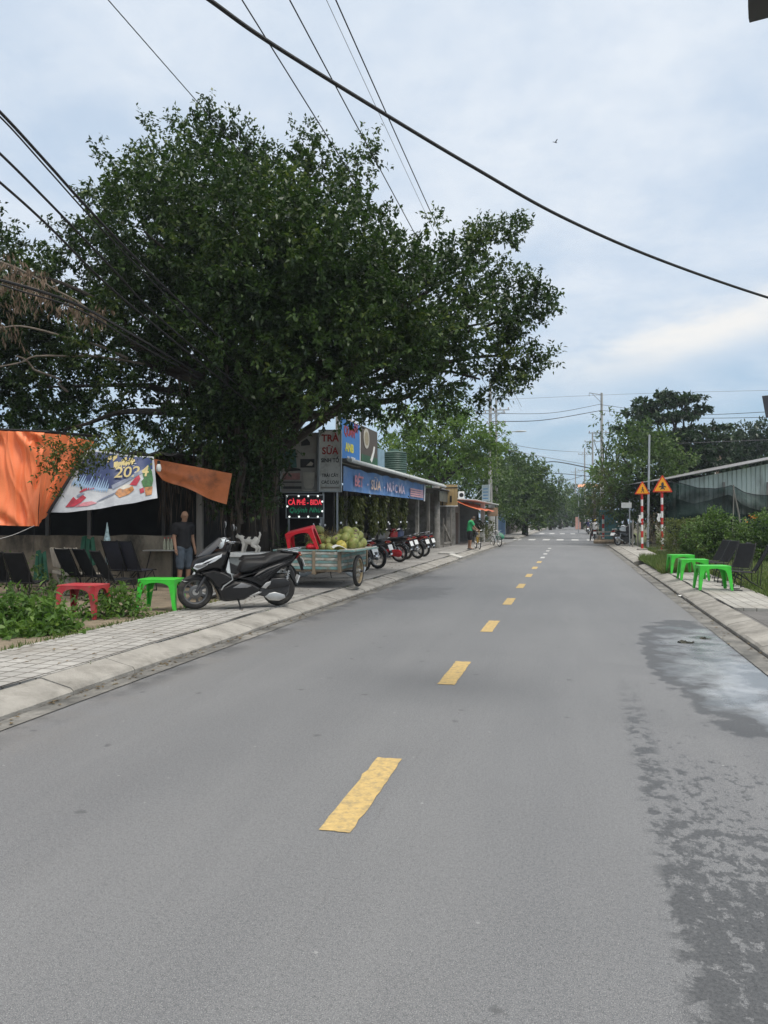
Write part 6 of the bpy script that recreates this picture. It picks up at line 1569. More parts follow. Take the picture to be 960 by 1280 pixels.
    if bottoms:
        js = dict(w=(tuple(J['pelvis'].lerp(J['waist'], .45)), (.158, .125)), pelvis=(tuple(J['pelvis']), (.160, .130)), hipl=(tuple(J['hipl']), .112), hipr=(tuple(J['hipr']), .112))
        ee = [('w', 'pelvis'), ('pelvis', 'hipl'), ('pelvis', 'hipr')]
        for s in 'lr':
            if leglen <= 1:
                js['k' + s] = (tuple(J['hip' + s].lerp(J['kn' + s], leglen)), .092); ee.append(('hip' + s, 'k' + s))
            else:
                js['kn' + s] = (tuple(J['kn' + s]), .080); js['a' + s] = (tuple(J['kn' + s].lerp(J['an' + s], .92)), .062); ee += [('hip' + s, 'kn' + s), ('kn' + s, 'a' + s)]
        add('trousers' if leglen > 1 else 'shorts', bottoms, js, ee, 'pelvis')
    if hair:
        mb = MB(); mb.ell(hd + up * 0.020 - fwd * 0.014, (0.094, 0.090, 0.092), M3, 16, 10)
        bmesh.ops.delete(mb.bm, geom=[v for v in mb.bm.verts if (v.co - hd).dot(fwd) > 0.055 and (v.co - hd).dot(up) < 0.05 or (v.co - hd).dot(up) < -0.055], context='VERTS')
        mb.build('hair', hair, root, 60)
    if helmet:
        mb = MB(); mb.ell(hd + up * 0.035, (0.135, 0.118, 0.112), M3, 18, 12)
        bmesh.ops.delete(mb.bm, geom=[v for v in mb.bm.verts if (v.co - hd).dot(up) < -0.015], context='VERTS')
        h_ = mb.build('helmet', helmet, root, 60)
        mb = MB(); mb.grid(lambda a, b: hd + up * (0.02 - 0.02 * b) + fwd * (0.115 + 0.06 * b) + right * (a - .5) * 0.2 * (1 - .3 * b) - fwd * abs(a - .5) ** 2 * 0.3, 6, 2, thick=0.004); mb.build('visor', m_trim, h_)
    if shoes:
        for s in 'lr':
            a, b = J['an' + s], J['to' + s]; d = (b - a); d.z = 0; d = d.normalized() if d.length > .01 else V((1, 0, 0))
            mb = MB(); mb.tube([V((a.x, a.y, b.z - .012)) - d * 0.06, V((b.x, b.y, b.z - .012)) - d * .05, V((b.x, b.y, b.z - .012)) + d * 0.06], [0.038, 0.045, 0.026], 10)
            for v in mb.bm.verts: v.co.z = b.z - .012 + (v.co.z - (b.z - .012)) * (0.35 if v.co.z < b.z - .012 else 1.0)
            mb.build('sandal', shoes, root)
    return root

m_polo = mat('black_polo', (0.012, 0.012, 0.014), 0.85, 0.2, 8, 0.2, 60)
m_denim = mat('denim', (0.060, 0.078, 0.10), 0.85, 0.35, 7, 0.3, 90)
stand = dict(pelvis=(0, 0, .93), waist=(0, 0, 1.08), chest=(.0, 0, 1.30), neck=(.0, 0, 1.475), head=(.03, 0, 1.60), shl=(-.01, .185, 1.385), shr=(-.01, -.185, 1.385),
             ell=(-.03, .235, 1.12), elr=(-.03, -.235, 1.12), wrl=(.05, .245, .88), wrr=(.05, -.245, .88), hipl=(0, .095, .86), hipr=(0, -.095, .86), knl=(.02, .105, .48), knr=(.02, -.105, .48),
             anl=(-.02, .11, .085), anr=(-.02, -.11, .085), tol=(.12, .125, .03), tor=(.12, -.125, .03))
man = dict(stand); man['look'] = V((1, -0.05, -0.12))
mp_ = A(230, 16.3, 0.13)
# facing across the road, turned a little towards the viewer
person(mp_, rad(-28), man, 'bald man in black polo shirt and denim shorts standing behind the scooter', m_polo, m_denim, None, m_black, 0.55, 0.98, scale=0.97)
m_gsh = mat('green_shirt', (0.03, 0.33, 0.12), 0.8, 0.2, 6); m_bsh = mat('black_shorts', (0.014, 0.014, 0.016), 0.85, 0.2, 6)
lean = dict(stand); lean.update(neck=(.10, 0, 1.45), head=(.20, 0, 1.545), chest=(.05, 0, 1.29), shl=(.06, .18, 1.36), shr=(.06, -.18, 1.36), ell=(.17, .22, 1.12), elr=(.17, -.22, 1.12), wrl=(.36, .20, .98), wrr=(.36, -.20, .98), look=V((1, -.1, -.5)))
person(A(587, 37.0, 0.155), rad(28), lean, 'person in green shirt and black shorts bending over the yellow bicycle', m_gsh, m_bsh, m_hair, m_black, 0.5, 0.85, scale=0.98)

# riders ---------------------------------------------------------------
sit = dict(pelvis=(-.12, 0, .90), waist=(-.12, 0, 1.03), chest=(-.06, 0, 1.24), neck=(-.02, 0, 1.40), head=(.02, 0, 1.53), shl=(-.04, .19, 1.31), shr=(-.04, -.19, 1.31), ell=(.10, .30, 1.10), elr=(.10, -.30, 1.10),
           wrl=(.20, .31, 1.04), wrr=(.20, -.31, 1.04), hipl=(-.10, .10, .87), hipr=(-.10, -.10, .87), knl=(.26, .22, .70), knr=(.26, -.22, .70), anl=(.10, .22, .32), anr=(.10, -.22, .32), tol=(.24, .24, .28), tor=(.24, -.24, .28), look=V((1, 0, 0)))
foot = dict(sit); foot.update(anl=(.0, .34, .09), tol=(.13, .37, .03), knl=(.15, .28, .50))
m_wsh = mat('pale_shirt', (0.50, 0.49, 0.48), 0.8, 0.3, 6); m_brn_t = mat('dark_trousers', (0.035, 0.033, 0.032), 0.85, 0.2, 6); m_navy = mat('navy_jacket', (0.012, 0.014, 0.06), 0.8, 0.2, 6)
m_yhel = mat('yellow_helmet', (0.62, 0.45, 0.04), 0.25, 0.1, 4, coat=.4); m_ghel = mat('grey_helmet', (0.3, 0.3, 0.32), 0.3, 0.1, 4)
for u, d, sh, he, lab, blab, a, sw in ((743.5, 57.0, m_wsh, m_yhel, 'rider in yellow helmet and pale shirt seen from behind on the right lane', 'dark red motorbike under the rider in the yellow helmet', 88, {'motorbike_black': m_bikered}),
                                       (735.5, 84.0, m_navy, m_ghel, 'rider in navy jacket farther up the right edge of the road', 'black motorbike under the rider in the navy jacket', 86, {'motorbike_black': m_bikegrey})):
    q = A(u, d, 0.0)
    dup(mb0, q, (0, 0, rad(a)), blab, 'ridden motorbikes', sw)
    person(q, rad(a), sit if 'navy' in lab else foot, lab, sh, m_brn_t, m_hair, m_black, 2, 2, helmet=he, grip=True)
for u, d, sh, lab, a in ((692.5, 125, m_brn_t, 'distant dark-clothed rider coming along the left lane', -92), (702, 140, m_wsh, 'distant pale-clothed rider far down the road', -90)):
    q = A(u, d, 0.0)
    dup(mb0, q, (0, 0, rad(a)), 'distant motorbike under the ' + ('dark-clothed' if 'dark' in lab else 'pale-clothed') + ' far rider', 'ridden motorbikes', None)
    person(q, rad(a), sit, lab, sh, m_brn_t, m_hair, m_black, 2, 2, helmet=m_ghel, grip=True)

# the cat on the counter (facing left) -------------------------------------------
cj = dict(hip=((-.17, 0, .27), (0.076, 0.088)), mid=((-.02, 0, .265), (0.081, 0.088)), sho=((.14, 0, .275), (0.073, 0.080)), nck=((.21, 0, .33), .055), head=((.27, 0, .375), .060), muz=((.325, 0, .355), .034),
          t1=((-.24, 0, .31), .027), t2=((-.275, 0, .40), .023), t3=((-.25, 0, .48), .014))
ce = [('hip', 'mid'), ('mid', 'sho'), ('sho', 'nck'), ('nck', 'head'), ('head', 'muz'), ('hip', 't1'), ('t1', 't2'), ('t2', 't3')]
for s, y in (('l', .05), ('r', -.05)):
    cj.update({'fe' + s: ((.12, y, .16), .036), 'fw' + s: ((.145, y, .07), .027), 'fp' + s: ((.155, y, .018), .024), 'ff' + s: ((.185, y, .014), .016),
               'hk' + s: ((-.12, y * 1.1, .17), .050), 'hh' + s: ((-.225, y * 1.1, .105), .029), 'hp' + s: ((-.205, y * 1.1, .018), .024), 'hf' + s: ((-.165, y * 1.1, .014), .016)})
    ce += [('sho', 'fe' + s), ('fe' + s, 'fw' + s), ('fw' + s, 'fp' + s), ('fp' + s, 'ff' + s), ('hip', 'hk' + s), ('hk' + s, 'hh' + s), ('hh' + s, 'hp' + s), ('hp' + s, 'hf' + s)]
me = skin(cj, ce, 'hip', vox=0.006, smooth=4)
bm = bmesh.new(); bm.from_mesh(me); q = MB(); q.bm.free(); q.bm = bm
for s in (-1, 1): q.lathe([(0.0, 0.055), (0.024, 0.0)], Matrix.Translation((.262, s * .030, .400)), 6)
for v in list(q.bm.verts): pass
m_fw = mat('cat_white_fur', (0.62, 0.59, 0.53), 0.9, 0.12, 20, 0.3, 90); m_fb = mat('cat_black_fur', (0.02, 0.018, 0.017), 0.9, 0.2, 20)
for f in q.bm.faces:
    c = f.calc_center_median()
    blk = ((c - V((.24, 0, .41))).length < 0.055 and c.x < .29) or (V((c.x, 0, c.z)) - V((.07, 0, .345))).length < 0.050 or (V((c.x, 0, c.z)) - V((-.10, 0, .335))).length < 0.045 or c.z > .46
    f.material_index = 1 if blk else 0
cat = empty('cat', CAT_AT, rad(172), 'white cat with black patches standing on the white-topped counter', 'cat')
q.build('body', [m_fw, m_fb], cat, 60)
# ------------------------------------------------------------------ trees and plants
m_bark = mat('dark_bark', (0.048, 0.040, 0.032), 0.95, 0.35, 6, 0.8, 25, vec=(1, 1, 0.3))
m_bark2 = mat('grey_bark', (0.17, 0.145, 0.115), 0.95, 0.3, 6, 0.7, 25, vec=(1, 1, 0.3))
m_root = mat('aerial_root_bark', (0.075, 0.060, 0.046), 0.95, 0.3, 9, 0.5, 30)
m_lt0 = leafmat('young_fig_leaves', (0.03, 0.05, 0.012), (0.09, 0.12, 0.025), (0.16, 0.18, 0.05), 0.3, .45, 1.5)
m_fic = leafmat('fig_leaves', (0.011, 0.026, 0.007), (0.045, 0.086, 0.018), (0.125, 0.165, 0.038), 0.24, 0.40, 0.6)
def limb(mb, a, b, r0, r1, wob=0.3, n=6):
    a, b = V(a), V(b); pts = []
    L_ = (b - a).length
    for i in range(n + 1):
        t = i / n; p = a.lerp(b, t) + V((0, 0, 0.12 * L_ * math.sin(PI * t) * 0.6))
        if 0 < i < n: p += V((rnd.gauss(0, wob), rnd.gauss(0, wob), rnd.gauss(0, wob * .6)))
        pts.append(p)
    mb.tube(catmull(pts, 3), [r0 + (r1 - r0) * (k / (3 * n)) for k in range(3 * n + 1)], 8)
# ---- the great fig tree
D0 = 18.6
fl = [  # photo column, row, distance offset, radius (m)
    (-60, 330, 0, 1.9), (-20, 430, 1, 1.7), (20, 338, -1, 1.1), (50, 390, 1.5, 1.4), (60, 480, 0.5, 1.2), (10, 500, 1.5, 1.2), (112, 338, 0, 1.3), (130, 275, 0.5, 1.05), (150, 420, -1.5, 1.4),
    (156, 232, 0, 0.75), (180, 285, -2, 1.5), (205, 210, 1, 1.05), (225, 330, 0, 1.8), (240, 240, -1, 1.5), (258, 168, 0, 0.85), (280, 205, 0.5, 1.2), (300, 290, -2.5, 1.7), (310, 400, -2.5, 1.8),
    (322, 218, 1, 1.0), (345, 250, -0.5, 1.4), (382, 200, 0, 0.75), (395, 240, 0, 1.2), (400, 330, -2.5, 1.8), (405, 430, -3, 1.6), (440, 225, 1, 0.8), (452, 205, 0, 0.55), (448, 300, -1, 1.25), (470, 378, -2.5, 1.6),
    (480, 455, -2, 1.4), (500, 335, 0, 1.05), (535, 312, 0.5, 0.72), (545, 380, -1.5, 1.6), (545, 455, -1, 1.2), (590, 330, 0, 1.05), (605, 300, 0, 0.62), (632, 290, 0.3, 0.40), (605, 400, 0, 1.2), (640, 390, 0, 0.95),
    (662, 365, 0.2, 0.40), (672, 388, 0.2, 0.35), (640, 440, 0, 0.75), (662, 455, 0, 0.40), (600, 470, 0.5, 0.85), (630, 478, 0.4, 0.5), (560, 500, 0, 0.5), (230, 430, 2, 1.6), (180, 500, 1.5, 1.1), (110, 520, 0, 0.75), (70, 535, -1.5, 0.45), (160, 555, -1.0, 0.6), (205, 545, 0, 0.65),
    (265, 490, 1, 1.2), (330, 480, 0, 1.2), (385, 495, -1, 0.75), (340, 555, -0.6, 0.55), (310, 600, -0.6, 0.5), (325, 612, -.2, 0.3), (430, 492, -1, 0.6), (475, 505, -0.5, 0.6), (300, 330, 3.5, 1.9), (420, 350, 3.5, 1.6), (160, 350, 3.5, 1.2), (520, 410, 2.5, 1.0), (200, 270, 3, .9), (340, 215, 2, .5), (360, 420, 3, 1.9),
    (35, 440, .5, .85), (80, 430, -.5, .7), (100, 475, .8, .75), (15, 395, 0, 1.1), (115, 505, -.5, .75), (150, 530, -.5, .7), (40, 520, .5, .8), (190, 560, -.8, .45), (235, 560, 0, .55), (120, 552, -1.2, .5), (90, 548, -1.4, .45), (35, 545, .5, .6), (0, 540, .6, .8), (5, 465, 1.5, 1.3), (60, 505, 1.5, 1.1), (30, 375, 1, 1.2), (100, 420, 1.2, 1.2), (-10, 400, 1.5, 1.4),
    (270, 540, 1, .9), (300, 520, 1.5, 1.2), (372, 525, .8, .6), (410, 508, .3, .5), (250, 400, 0, 1.7), (200, 370, -1, 1.5), (350, 330, -3, 1.6), (345, 420, 1, 1.8), (120, 440, 1.5, 1.2), (430, 400, 1, 1.8), (500, 420, 1, 1.5), (280, 440, -1.5, 1.1),
]
fig = empty('fig_tree', A(318, D0, 0.1), 0, 'huge spreading fig tree with hanging aerial roots over the café', 'tree')
FO = fig.location.copy()
lumps = [(tuple(P(u, v + 4, D0 + dd) - FO), (max(0.28, r - 0.36) if -1.6 < dd < 1.7 else max(.3, r - .25))) for u, v, dd, r in fl]
p_, d_, n_ = sprays(lumps, 140, 19, (0.22, 0.58), 0.35, 0.32, 0.16)
N = len(p_)
leaf_obj('crown', p_.astype(np.float32), d_, n_, rng.uniform(0.095, 0.165, N), rng.uniform(0.050, 0.085, N), m_fic, fig)
# feathery shoots standing out of the outline
FING = [(600, 296, .30), (618, 288, .26), (636, 283, .2), (648, 279, .12), (655, 358, .26), (668, 372, .24), (680, 384, .18), (690, 386, .1), (650, 346, .16), (640, 432, .3), (658, 446, .24), (672, 448, .15), (684, 446, .09), (630, 470, .3), (645, 480, .2), (615, 492, .25), (590, 500, .2), (560, 512, .22), (520, 525, .2), (575, 320, .3), (625, 345, .3), (640, 405, .3),
        (300, 570, .35), (335, 590, .3), (290, 612, .25), (345, 572, .25), (262, 585, .25), (318, 640, .22), (275, 640, .2), (340, 625, .2), (240, 560, .3), (325, 560, .35), (300, 600, .25), (362, 540, .22)]
HANG = [(rnd.uniform(215, 350), rnd.uniform(500, 588), rnd.uniform(-2.0, -.9), rnd.uniform(.22, .45)) for _ in range(24)] + [(rnd.uniform(262, 345), rnd.uniform(575, 640), rnd.uniform(-1.8, -.9), rnd.uniform(.15, .28)) for _ in range(10)]
tips = [(258, 134), (190, 160), (168, 195), (220, 150), (128, 190), (300, 150), (302, 165), (330, 185), (376, 168), (392, 172), (462, 172), (466, 200), (545, 276), (640, 278), (655, 285), (690, 385), (688, 378), (668, 345), (684, 448), (655, 470), (118, 238), (70, 285), (20, 298), (660, 500 - 30), (600, 286), (484, 268)]
tl = [(tuple(P(u, v, D0 + rnd.uniform(-.5, .8)) - FO), r) for u, v in tips for r in (0.20,)] + [(tuple(P(u, v, D0 + rnd.uniform(-.4, .4)) - FO), r) for u, v, r in FING] + [(tuple(P(u, v, D0 + dd) - FO), r) for u, v, dd, r in HANG]
p2, d2, n2 = sprays(tl, 300, 10, (0.15, 0.42), 0.3, 0.4, 0.05)
leaf_obj('shoots', p2.astype(np.float32), d2, n2, rng.uniform(0.08, 0.14, len(p2)), rng.uniform(0.045, 0.07, len(p2)), m_fic, fig)
mb = MB()
for k in range(15):      # fused trunk of many stems
    a = k * 0.63; r = rnd.uniform(0.12, 0.55); x, y = r * math.cos(a), r * math.sin(a) * 1.1
    mb.tube(catmull([(x * 1.25, y * 1.25, -0.1), (x, y, 0.9), (x * 0.8 + rnd.uniform(-.1, .1), y * 0.8, 2.2), (x * 1.0, y, 3.6)], 5), [rnd.uniform(.16, .28)] * 5 + [0.17] * 11, 9)
base = V((0, 0, 3.2))
for (c, r), q_ in [(lumps[k], fl[k]) for k in list(range(0, 54, 2)) + [33, 37]]:
    if q_[0] > 335 and q_[1] > 470: continue
    c = V(c); mid = base + V((rnd.uniform(-.5, .5), rnd.uniform(-.5, .5), rnd.uniform(-.2, .9)))
    limb(mb, mid, c, 0.13, 0.025, 0.22)
for u, v in ((150, 425), (175, 440)): limb(mb, base + V((0, 0, .4)), P(u, v, D0 - 1) - FO, 0.20, 0.09, 0.12)
mb.build('trunk', m_bark, fig)
for k in range(70):
    u = rnd.choice([rnd.uniform(205, 300), rnd.uniform(270, 350), rnd.uniform(285, 345)]); v0 = rnd.uniform(455, 540); v1 = rnd.uniform(570, 690) if u > 285 else rnd.uniform(560, 650)
    d = D0 + rnd.uniform(-1.6, 0.8)
    a, b = P(u, v0, d) - FO, P(u + rnd.uniform(-6, 6), v1, d) - FO
    b.z = max(b.z, 0.0)
    mb = MB(); r = rnd.uniform(0.008, 0.028) * (1.8 if k % 9 == 0 else 1)
    mb.tube(catmull([a, a.lerp(b, .25) + V((rnd.gauss(0, .09), rnd.gauss(0, .07), 0)), a.lerp(b, .5) + V((rnd.gauss(0, .12), rnd.gauss(0, .08), 0)), a.lerp(b, .75) + V((rnd.gauss(0, .10), rnd.gauss(0, .07), 0)), b], 4), [r * (1 + .5 * math.sin(q_ * .9)) * (1 - .3 * q_ / 16) for q_ in range(17)], 5)
    mb.build('aerial_root', m_root, fig)
# tangle of thin hanging rootlets and withered sprays
m_dead = leafmat('withered_leaves', (0.10, 0.07, 0.045), (0.20, 0.145, 0.10), (0.26, 0.20, 0.15), 0.2, 0.7, 2)
dl = [(tuple(P(u, v, D0 - 3.4) - FO), r) for u, v, r in ((0, 335, .45), (15, 350, .40), (35, 355, .35), (55, 365, .32), (75, 378, .32), (95, 385, .30), (115, 390, .22), (0, 385, .3), (3, 410, .22), (128, 396, .16))]
p3, d3, n3 = sprays(dl, 120, 9, (0.15, 0.35), 0.2, -0.5, 0.3)
leaf_obj('withered_spray', p3.astype(np.float32), d3 * 0.5 + np.array([[0, 0, -0.8]]), unit(len(p3)), rng.uniform(0.10, 0.20, len(p3)), rng.uniform(0.02, 0.04, len(p3)), m_dead, fig)
mb = MB(); limb(mb, P(-40, 320, D0 - 3.4) - FO, P(128, 400, D0 - 3.3) - FO, 0.03, 0.012, 0.05); mb.build('withered_branch', m_bark2, fig)
for a, b in (((-40, 408), (160, 448)), ((-10, 460), (180, 455)), ((20, 445), (85, 490))):
    mb = MB(); limb(mb, P(*a, D0 - 2) - FO, P(*b, D0 - 1.2) - FO, 0.018, 0.03, 0.06); mb.build('bare_branch', m_bark2, fig)
nr_ = 900
pos = np.stack([np.array(P(rnd.uniform(200, 342), rnd.uniform(520, 640), D0 + rnd.uniform(-1.6, 0.6)) - FO) for _ in range(nr_)])
leaf_obj('hanging_rootlets', pos.astype(np.float32), np.array([[0, 0, -1.0]]) + unit(nr_) * 0.12, unit(nr_), rng.uniform(0.25, 0.8, nr_), 0.012, m_dead, fig, fold=0.02)['kind'] = 'stuff'

# sprays of leaves hanging in front of the tarpaulins
tl = [(tuple(P(u, v, 13.7) - FO), r) for u, v, r in ((62, 562, .16), (72, 572, .2), (85, 560, .2), (92, 580, .16), (100, 566, .2), (80, 590, .12), (115, 570, .2), (60, 590, .1), (70, 606, .06), (128, 560, .25), (150, 553, .2), (172, 556, .18), (187, 568, .08), (100, 590, .1))]
p4, d4, n4 = sprays(tl, 420, 9, (0.1, 0.3), 0.3, -.2, 0.3)
leaf_obj('shoots', p4.astype(np.float32), d4, n4, rng.uniform(0.06, 0.11, len(p4)), rng.uniform(0.03, 0.05, len(p4)), m_lt0, fig)
# ---- other trees
def tree(name, label, group, uv, d, lum, m, per, leaves, ll, lw, trunk_m=m_bark, tr=0.16, tw=(0.4, 0.8), up=0.3, inner=0.4, z0=0.1, limbs=True, bx=None, droop=.12):
    """lum: (photo column, row, distance offset, radius or (rx, ry, rz))"""
    b = A(uv, d, z0) if bx is None else V(bx)
    t = empty(name, b, 0, label, 'tree', group)
    L_ = [(tuple(P(u, v, d + dd) - b), r) for u, v, dd, r in lum]
    p, dr, nn = sprays(L_, per, leaves, tw, inner, up, droop)
    leaf_obj('crown', p.astype(np.float32), dr, nn, rng.uniform(ll * .7, ll * 1.3, len(p)), rng.uniform(lw * .75, lw * 1.25, len(p)), m, t)
    mb = MB(); zs = sorted(V(c).z for c, r in L_); zf = zs[0] + 0.35 * (zs[-1] - zs[0])
    c = sum((V(c) for c, r in L_), V()) / len(L_)
    fork = V((c.x * 0.35, c.y * 0.35, max(0.8, zs[0] * 0.8)))
    mb.tube(catmull([(0, 0, -0.2), (fork.x * .4, fork.y * .4, fork.z * .5), fork], 5), [tr * 1.25 - tr * .4 * k / 10 for k in range(11)], 9)
    for q, r in L_ if limbs else ():
        limb(mb, fork, V(q), tr * 0.5, tr * 0.1, 0.12, 4)
    mb.build('trunk', trunk_m, t)
    return t
m_lt = leafmat('light_leaves', (0.044, 0.090, 0.014), (0.115, 0.195, 0.036), (0.20, 0.27, 0.07), 0.42, 0.45, 0.5)
m_mid = leafmat('mid_leaves', (0.026, 0.056, 0.014), (0.078, 0.135, 0.028), (0.13, 0.175, 0.046), 0.28, 0.45, 0.35)
m_dk = leafmat('dark_leaves', (0.010, 0.026, 0.010), (0.028, 0.060, 0.020), (0.05, 0.085, 0.03), 0.22, 0.4, 0.35)
m_yg = leafmat('yellow_green_leaves', (0.040, 0.055, 0.013), (0.095, 0.115, 0.028), (0.14, 0.15, 0.05), 0.3, 0.5, 0.4)
GTR = 'trees along the road'
tree('roadside_tree', 'light green spreading tree rising behind the long café roof', GTR, 541, 50,
     [(u, v, dd, tuple(1.3 * x for x in r)) for u, v, dd, r in [(500, 530, 1, (1.2, 1.2, .6)), (520, 560, 0, (1.3, 1.3, .6)), (545, 530, 0, (1.4, 1.4, .7)), (575, 545, -1, (1.3, 1.3, .6)), (600, 560, 0, (1.0, 1.0, .5)), (560, 575, -1, (1.6, 1.4, .5)), (530, 590, 0, (1.2, 1.2, .5)), (590, 585, 0, (.9, .9, .45)), (615, 545, 0, (.5, .5, .3)), (560, 512, .5, (.9, .9, .5)), (612, 570, 0, (.45, .45, .4)), (488, 570, 2, (.9, .9, .6))]],
     m_lt, 62, 10, 0.30, 0.14, tr=0.24, tw=(.5, .9), up=0.05)
tree('roadside_tree', 'dark bushy growth filling the gap behind the light green tree', GTR, 585, 62,
     [(585, 610, 0, 2.2), (560, 600, 2, 2.0), (610, 600, 0, 1.8), (600, 630, 0, 1.8), (545, 600, 4, 2), (520, 590, 6, 2.2), (640, 620, 6, 2.2)], m_mid, 34, 8, 0.34, 0.16, tr=0.25)
tree('roadside_tree', 'grey-green tree top showing just beyond the left utility poles', GTR, 620, 82,
     [(625, 575, 0, 2.0), (640, 590, 0, 2.0), (612, 590, 1, 2.0), (650, 600, 0, 1.6), (630, 610, 0, 2.4)], m_mid, 30, 8, 0.4, 0.2, tr=0.3)
tree('roadside_tree', 'dense round dark green tree overhanging the left side of the road', GTR, 656, 76,
     [(655, 595, 0, 1.9), (635, 610, 0, 1.9), (668, 605, -.5, 1.8), (650, 625, -1, 2.1), (675, 625, 0, 1.7), (690, 620, 0, .9), (640, 640, 0, 1.6), (662, 643, -1, 1.5), (628, 630, 1, 1.7), (648, 582, 0, .9), (672, 588, 0, .9), (684, 635, 0, .9)], m_mid, 46, 9, 0.34, 0.17, tr=0.28)
for k, (u, v, d, s, lab) in enumerate(((700, 630, 135, 1.0, 'hazy tall tree at the end of the left tree row'), (688, 640, 120, .9, 'hazy tree between the round tree and the end of the row'), (708, 640, 165, .9, 'smallest hazy tree nearest the vanishing point on the left'),
                                       (716, 637, 170, .85, 'hazy tree in the gap at the end of the road'), (672, 640, 108, .9, 'hazy tree just beyond the round dark tree'))):
    g = d / F
    tree('far_tree', lab, 'far trees at the end of the road', u, d, [(u, v - 18 * s, 0, 12 * g * s), (u - 7, v - 5, 0, 12 * g * s), (u + 7, v - 3, 0, 11 * g * s), (u, v + 8, 0, 13 * g * s), (u - 2, v - 32 * s, 0, 6 * g), (u + 10, v + 8, 0, 9 * g), (u - 11, v + 9, 0, 9 * g)], m_dk if k % 2 else m_mid, 20, 7, 0.45, 0.25, tr=0.25, up=0.2)
# right side
terr = [(845, 500, 0, (1.1, 1.0, .16)), (818, 508, 0, (1.2, 1.0, .18)), (870, 512, 0, (.8, .8, .22)), (830, 522, -.5, (1.7, 1.3, .2)), (800, 515, 0, (.9, .9, .3)), (865, 538, 0, (1.2, 1.0, .18)), (790, 535, 0, (1.0, 1.0, .35)), (830, 547, -1, (1.9, 1.4, .25)), (880, 548, 0, (.9, .9, .2)), (850, 565, 0, (2.0, 1.6, .5)), (885, 562, 0, (1.0, 1.0, .3)), (870, 580, 0, (2.0, 1.5, .6)), (896, 532, 0, (.7, .6, .16)), (905, 548, 0, (.8, .6, .16)), (908, 566, 0, (.9, .6, .18)), (858, 497, 0, (1.0, .7, .16)), (832, 492, 0, (.7, .6, .15)), (805, 503, 0, (.7, .6, .15)), (820, 560, 0, (1.8, 1.5, .7))]
tree('tiered_tree', 'tall tree with tiered flat branches above the right-hand shed', 'trees on the right', 843, 52, [(u, v, dd, (1.15 * r[0], 1.15 * r[1], .75 * r[2])) for u, v, dd, r in terr], m_dk, 95, 10, 0.30, 0.17, tr=0.26, tw=(.08, .22), up=0.05, droop=.02)
tree('roadside_tree', 'broad dark tree below the tiered one, behind the thin light pole', 'trees on the right', 815, 47, [(800, 565, 0, 1.4), (825, 575, 0, 1.5), (785, 590, 0, 1.3), (810, 600, -1, 1.6), (845, 595, 1, 1.4), (830, 615, 0, 1.4), (780, 620, 0, 1.2), (800, 635, 0, 1.3), (775, 560, 1, .8), (830, 640, 0, 1.3), (810, 548, .5, 1.1)], m_mid, 52, 9, 0.26, 0.12, tr=0.25)
tree('roadside_tree', 'thin-leaved open tree around the right utility pole, sky showing through', 'trees on the right', 768, 62, [(760, 525, 0, .8), (775, 545, 0, .9), (755, 555, 0, .8), (772, 575, 0, 1.0), (748, 540, 0, .5), (742, 550, 0, .4), (765, 600, 0, 1.0), (785, 520, 0, .7), (745, 575, 0, .5), (768, 618, 0, 1.2), (752, 603, 0, .9), (758, 588, 0, .7)], m_mid, 16, 8, 0.30, 0.15, tr=0.16, tw=(.5, .9))
tree('roadside_tree', 'yellowish drooping roadside tree low behind the parked motorbikes', 'trees on the right', 785, 49, [(770, 610, 0, 1.2), (785, 600, 0, 1.1), (760, 625, 0, 1.0), (780, 630, -.5, 1.1), (800, 620, -1, 1.1), (750, 640, 1, .8), (795, 642, 0, .9), (768, 600, .5, .9)], m_yg, 44, 9, 0.24, 0.09, tr=0.14, up=-0.1, droop=.3)
tree('roadside_tree', 'small tree hiding the foot of the second right-hand utility pole', 'trees on the right', 742, 88, [(740, 625, 0, 1.5), (752, 610, 0, 1.5), (730, 632, 0, 1.2), (748, 640, 0, 1.4), (736, 645, 0, 1.0)], m_mid, 34, 8, 0.36, 0.18, tr=0.2)
tree('far_tree', 'far tree on the right near the vanishing point', 'trees on the right', 728, 130, [(728, 620, 0, 1.7), (722, 635, 0, 1.8), (735, 632, 0, 1.8), (726, 645, 0, 1.6)], m_mid, 24, 7, 0.4, 0.2, tr=0.25)
tree('banana_plant', 'upright broad-leaved plant beside the right utility pole', 'trees on the right', 743, 66, [(742, 600, 0, (.35, .35, 1.1)), (746, 590, 0, (.3, .3, .8))], m_lt, 20, 4, 0.9, 0.3, tr=0.12, limbs=False)
for u, v, d, lab in ((905, 570, 66, 'round dark tree behind the shed roof, right of the tiered tree'), (945, 565, 60, 'dark tree behind the shed roof at the right photo edge')):
    tree('roadside_tree', lab, 'trees on the right', u, d, [(u, v - 8, 0, 1.7), (u - 18, v + 5, 0, 1.7), (u + 18, v + 2, 0, 1.7), (u, v + 22, 0, 2.2), (u + 24, v + 22, 0, 2.0), (u - 25, v + 22, 0, 1.8), (u + 8, v - 20, 0, .8), (u, v + 50, 0, 2.4)], m_dk, 46, 9, 0.30, 0.16, tr=0.3)
